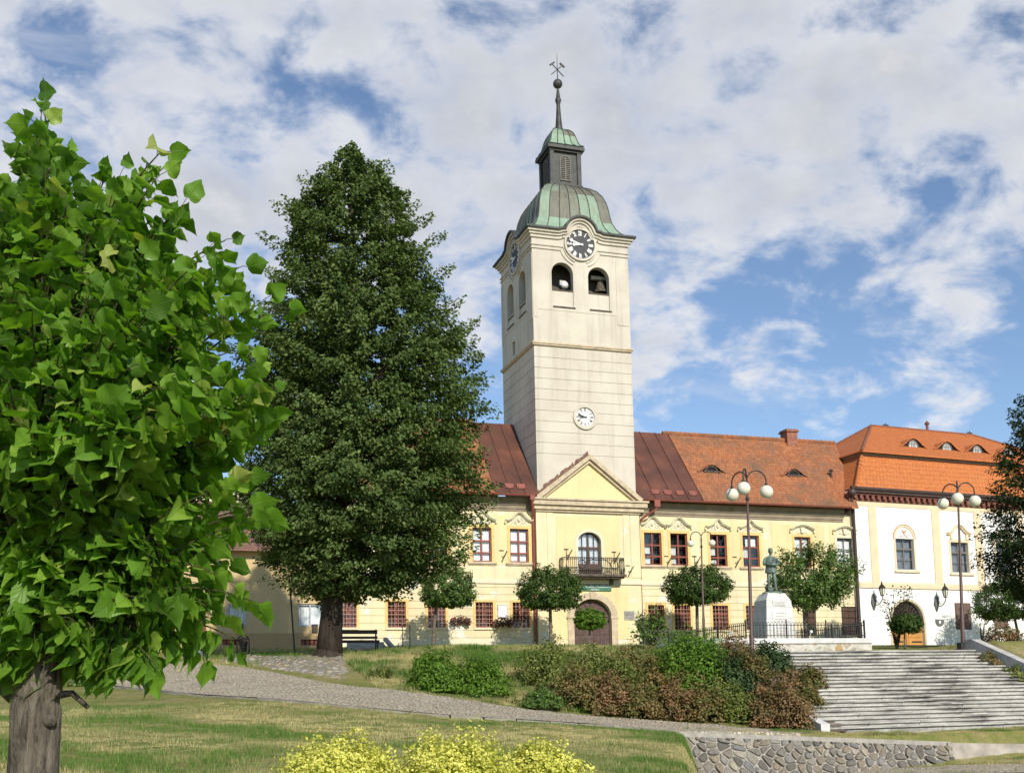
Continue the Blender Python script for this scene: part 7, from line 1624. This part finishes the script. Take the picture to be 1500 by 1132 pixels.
for i, (x, y, dd) in enumerate(tips):
    tip = nat(x, y, dd); f0 = np.clip((1040-y-170)/(1040-330)+.0, .10, 1.0); f0 = f0*rng.uniform(.62, .95) if y < 800 else rng.uniform(.08, .22); a = axis(f0)
    out = tip-a; ln_ = np.linalg.norm(out); sag = .16*ln_ if y < 800 else .34*ln_; mid = a+out*.5+UPv*sag; nseg = 9
    pth = [(1-s)**2*a+2*s*(1-s)*mid+s*s*tip for s in np.linspace(0, 1, nseg)]; twg.tube(pth, list(np.linspace(.011 if ln_ > .4 else .008, .0025, nseg)), 5, False)
    nlv = int(5+ln_*8); side = rng.choice([-1, 1])
    for k in range(nlv):
        s = 1-(k/max(1, nlv))*.62+rng.normal()*.02; s = min(max(s, .1), 1.0); p = (1-s)**2*a+2*s*(1-s)*mid+s*s*tip; tg = 2*(1-s)*(mid-a)+2*s*(tip-mid); tg /= np.linalg.norm(tg)+1e-9
        sd_ = np.cross(tg, [0, 0, 1.]); sd_ /= np.linalg.norm(sd_)+1e-9; side = -side
        d = tg*.55+sd_*side*.8+np.array([0, 0, -.38])+rng.normal(size=3)*.28
        if k == 0: d = tg+np.array([0, 0, -.15])+rng.normal(size=3)*.2
        if y > 900: d = d*np.array([.6, .6, 1])+np.array([0, 0, -.8])
        d /= np.linalg.norm(d); pet = .035+.035*rng.random(); c = p+d*pet; twg.tube([p, p+d*pet*.5+np.array([0, 0, .006]), c], .0016, 4, False)
        o_ = p-axis(.5); o_[2] *= .3; o_ /= np.linalg.norm(o_)+1e-9; nrm = np.array([0, 0, 1.0])*rng.uniform(.15, .8)+o_*rng.uniform(.2, .9)+np.array(sd)*rng.uniform(0, .75)+rng.normal(size=3)*.30
        put_leaf(c, d, nrm, (.042+.072*rng.beta(1.6, 1.7))*(1.12 if y > 560 else .95))
V = np.concatenate(LV); cr = np_mesh('crown', V, np.concatenate(LF), M['near'], nt_, True, np.concatenate(LR)); a_ = cr.data.attributes.new('luv', 'FLOAT_VECTOR', 'POINT'); a_.data.foreach_set('vector', np.concatenate(LU).astype(np.float32).ravel())
twg.build('twig', bark('green_twig', (.05, .055, .02), (.12, .13, .05), 20), nt_, smooth=True)
tk = MB(); path = [NB+np.array([0, 0, -.15]), NB+np.array([0, 0, .25])]+[axis(f) for f in (.0, .1, .25, .45, .7, 1.0)]; path = [p if i > 1 else np.array([axis(0)[0]-.01*(2-i), axis(0)[1], p[2]]) for i, p in enumerate(path)]
rad0 = [.135, .112, .098, .095, .065, .045, .026, .012]; pp_, rr_ = [], []
for i in range(7):
    for k in range(7): f = k/7; pp_.append(path[i]*(1-f)+path[i+1]*f); rr_.append((rad0[i]*(1-f)+rad0[i+1]*f)*(1+.035*math.sin(i*7+k*1.9)))
o_ = len(tk.v); tk.tube(pp_, rr_, 22); cxy = np.array(pp_)
for q in range(o_, len(tk.v)): i = min((q-o_)//22, len(pp_)-1); k = (q-o_) % 22; c = pp_[i]; g = 1+.05*math.sin(k*2.1+i*.35)+.035*math.sin(k*4.7-i*.9)+.03*math.sin(i*1.7+k); v = tk.v[q]; tk.v[q] = (c[0]+(v[0]-c[0])*g, c[1]+(v[1]-c[1])*g, v[2])
for (y_, dx_, r_) in ((1055, .8, .03), (1010, -.7, .035), (1090, -.5, .028)): c = nat(52+26*dx_, y_, -.06); tk.sphere(c, r_, 10, 6)
tk.tube([axis(.02)+RT*-.05, axis(.06)+RT*-.18+UP*.02, axis(.12)+RT*-.3+UP*.08], [.05, .035, .02], 8); tk.tube([axis(.03)+RT*.05, axis(.05)+RT*.15-UP*.03, axis(.02)+RT*.22-UP*.03], [.022, .014, .01], 7)
tk.build('trunk', M['bark_pale'], nt_, smooth=True)

# --- lawn grass as real blades near the camera and on the terrace edge
rng = np.random.default_rng(5)
def grass(n, xr, yr, size, dens=None, name='grass', keep=None):
    X, Y = rng.uniform(*xr, n), yr[0]+(yr[1]-yr[0])*rng.random(n)**1.25
    if keep is not None: k_ = keep(X, Y); X, Y = X[k_], Y[k_]
    Z = ground(X, Y); n = len(X); pat = np.clip((vnoise(X, Y, .42, 40, 5)-.5)*3.4+.56+.22*np.clip((Y-14)/12, -.5, .3)*-1, 0, 1)+rng.normal(size=n)*.13; hs_ = .55+.9*(vnoise(X, Y, 1.6, 60, 3)>.56)
    V, R = [], []
    for b in range(3):
        an = rng.uniform(0, 2*np.pi, n); h = size*rng.uniform(.5, 1.3, n)*(1.15-.5*np.clip(pat, 0, 1))*hs_; ln = rng.uniform(.1, .7, n)*h; w = size*.10; ox, oy = rng.normal(size=n)*.03, rng.normal(size=n)*.03
        a = np.stack([X+ox-w*np.sin(an), Y+oy+w*np.cos(an), Z-.01], 1); c = np.stack([X+ox+w*np.sin(an), Y+oy-w*np.cos(an), Z-.01], 1); t3 = np.stack([X+ox+ln*np.cos(an), Y+oy+ln*np.sin(an), Z+h], 1); V.append(np.stack([a, c, t3], 1)); R.append(np.clip(pat+rng.normal(size=n)*.12, 0, 1))
    V = np.concatenate(V).reshape(-1, 3); return np_mesh(name, V, np.arange(len(V)).reshape(-1, 3), LT['grass'], None, False, np.concatenate(R), 'stuff')
PLy = B_path = smooth_pl(resample(PL, 150))
def below_path(X, Y): i = np.argsort(PLy[:, 0]); return (Y < np.interp(X, PLy[i, 0], PLy[i, 1])-.2)&(X-.4975*Y < .3)&(X > -.32*Y-1)
g1 = grass(150000, (-9, 15.5), (9.5, 31), .06, keep=below_path); g1['category'] = 'grass'; g1['label'] = 'short patchy dry grass of the sloping front lawn'
def terr(X, Y): return (X > .05*Y-1)&(X < 30)&~((X > ST_X0-.6)&(Y < ST_Y1+9))
g2 = grass(60000, (-2, 26), (41.5, 65), .10, keep=terr, name='terrace_grass'); g2['category'] = 'grass'; g2['label'] = 'short grass strip on the terrace in front of the museum'
def bankk(X, Y):
    i = np.argsort(A0[:, 0]); return (Y > np.interp(X, A0[i, 0], A0[i, 1])+.1)&(Y < 44)&(X > 7.0)&(X < ST_X0-.5)
def lower(X, Y): return (X > .4975*Y+.9)&(Y < 28.4)&(X < .92*Y)
g4 = grass(90000, (9, 27), (13, 28.4), .06, keep=lower, name='lower_grass'); g4['category'] = 'grass'; g4['label'] = 'green grass below the stone retaining wall'
def verge(X, Y): return (X > 14.6)&(Y > WLY+.4)&(Y < ST_Y0-.1)&((Y > WLY+1.2)|(X > 16.5))
g5 = grass(26000, (15, 34), (29.2, 30.5), .07, keep=verge, name='verge_grass'); g5['category'] = 'grass'; g5['label'] = 'dry grass verge between the stairs and the retaining wall'
A0 = smooth_pl(resample(PU, 150)); g3 = grass(60000, (7, 20), (33, 44), .12, keep=bankk, name='bank_grass'); g3['category'] = 'grass'; g3['label'] = 'dry straw-coloured grass on the bank above the path'
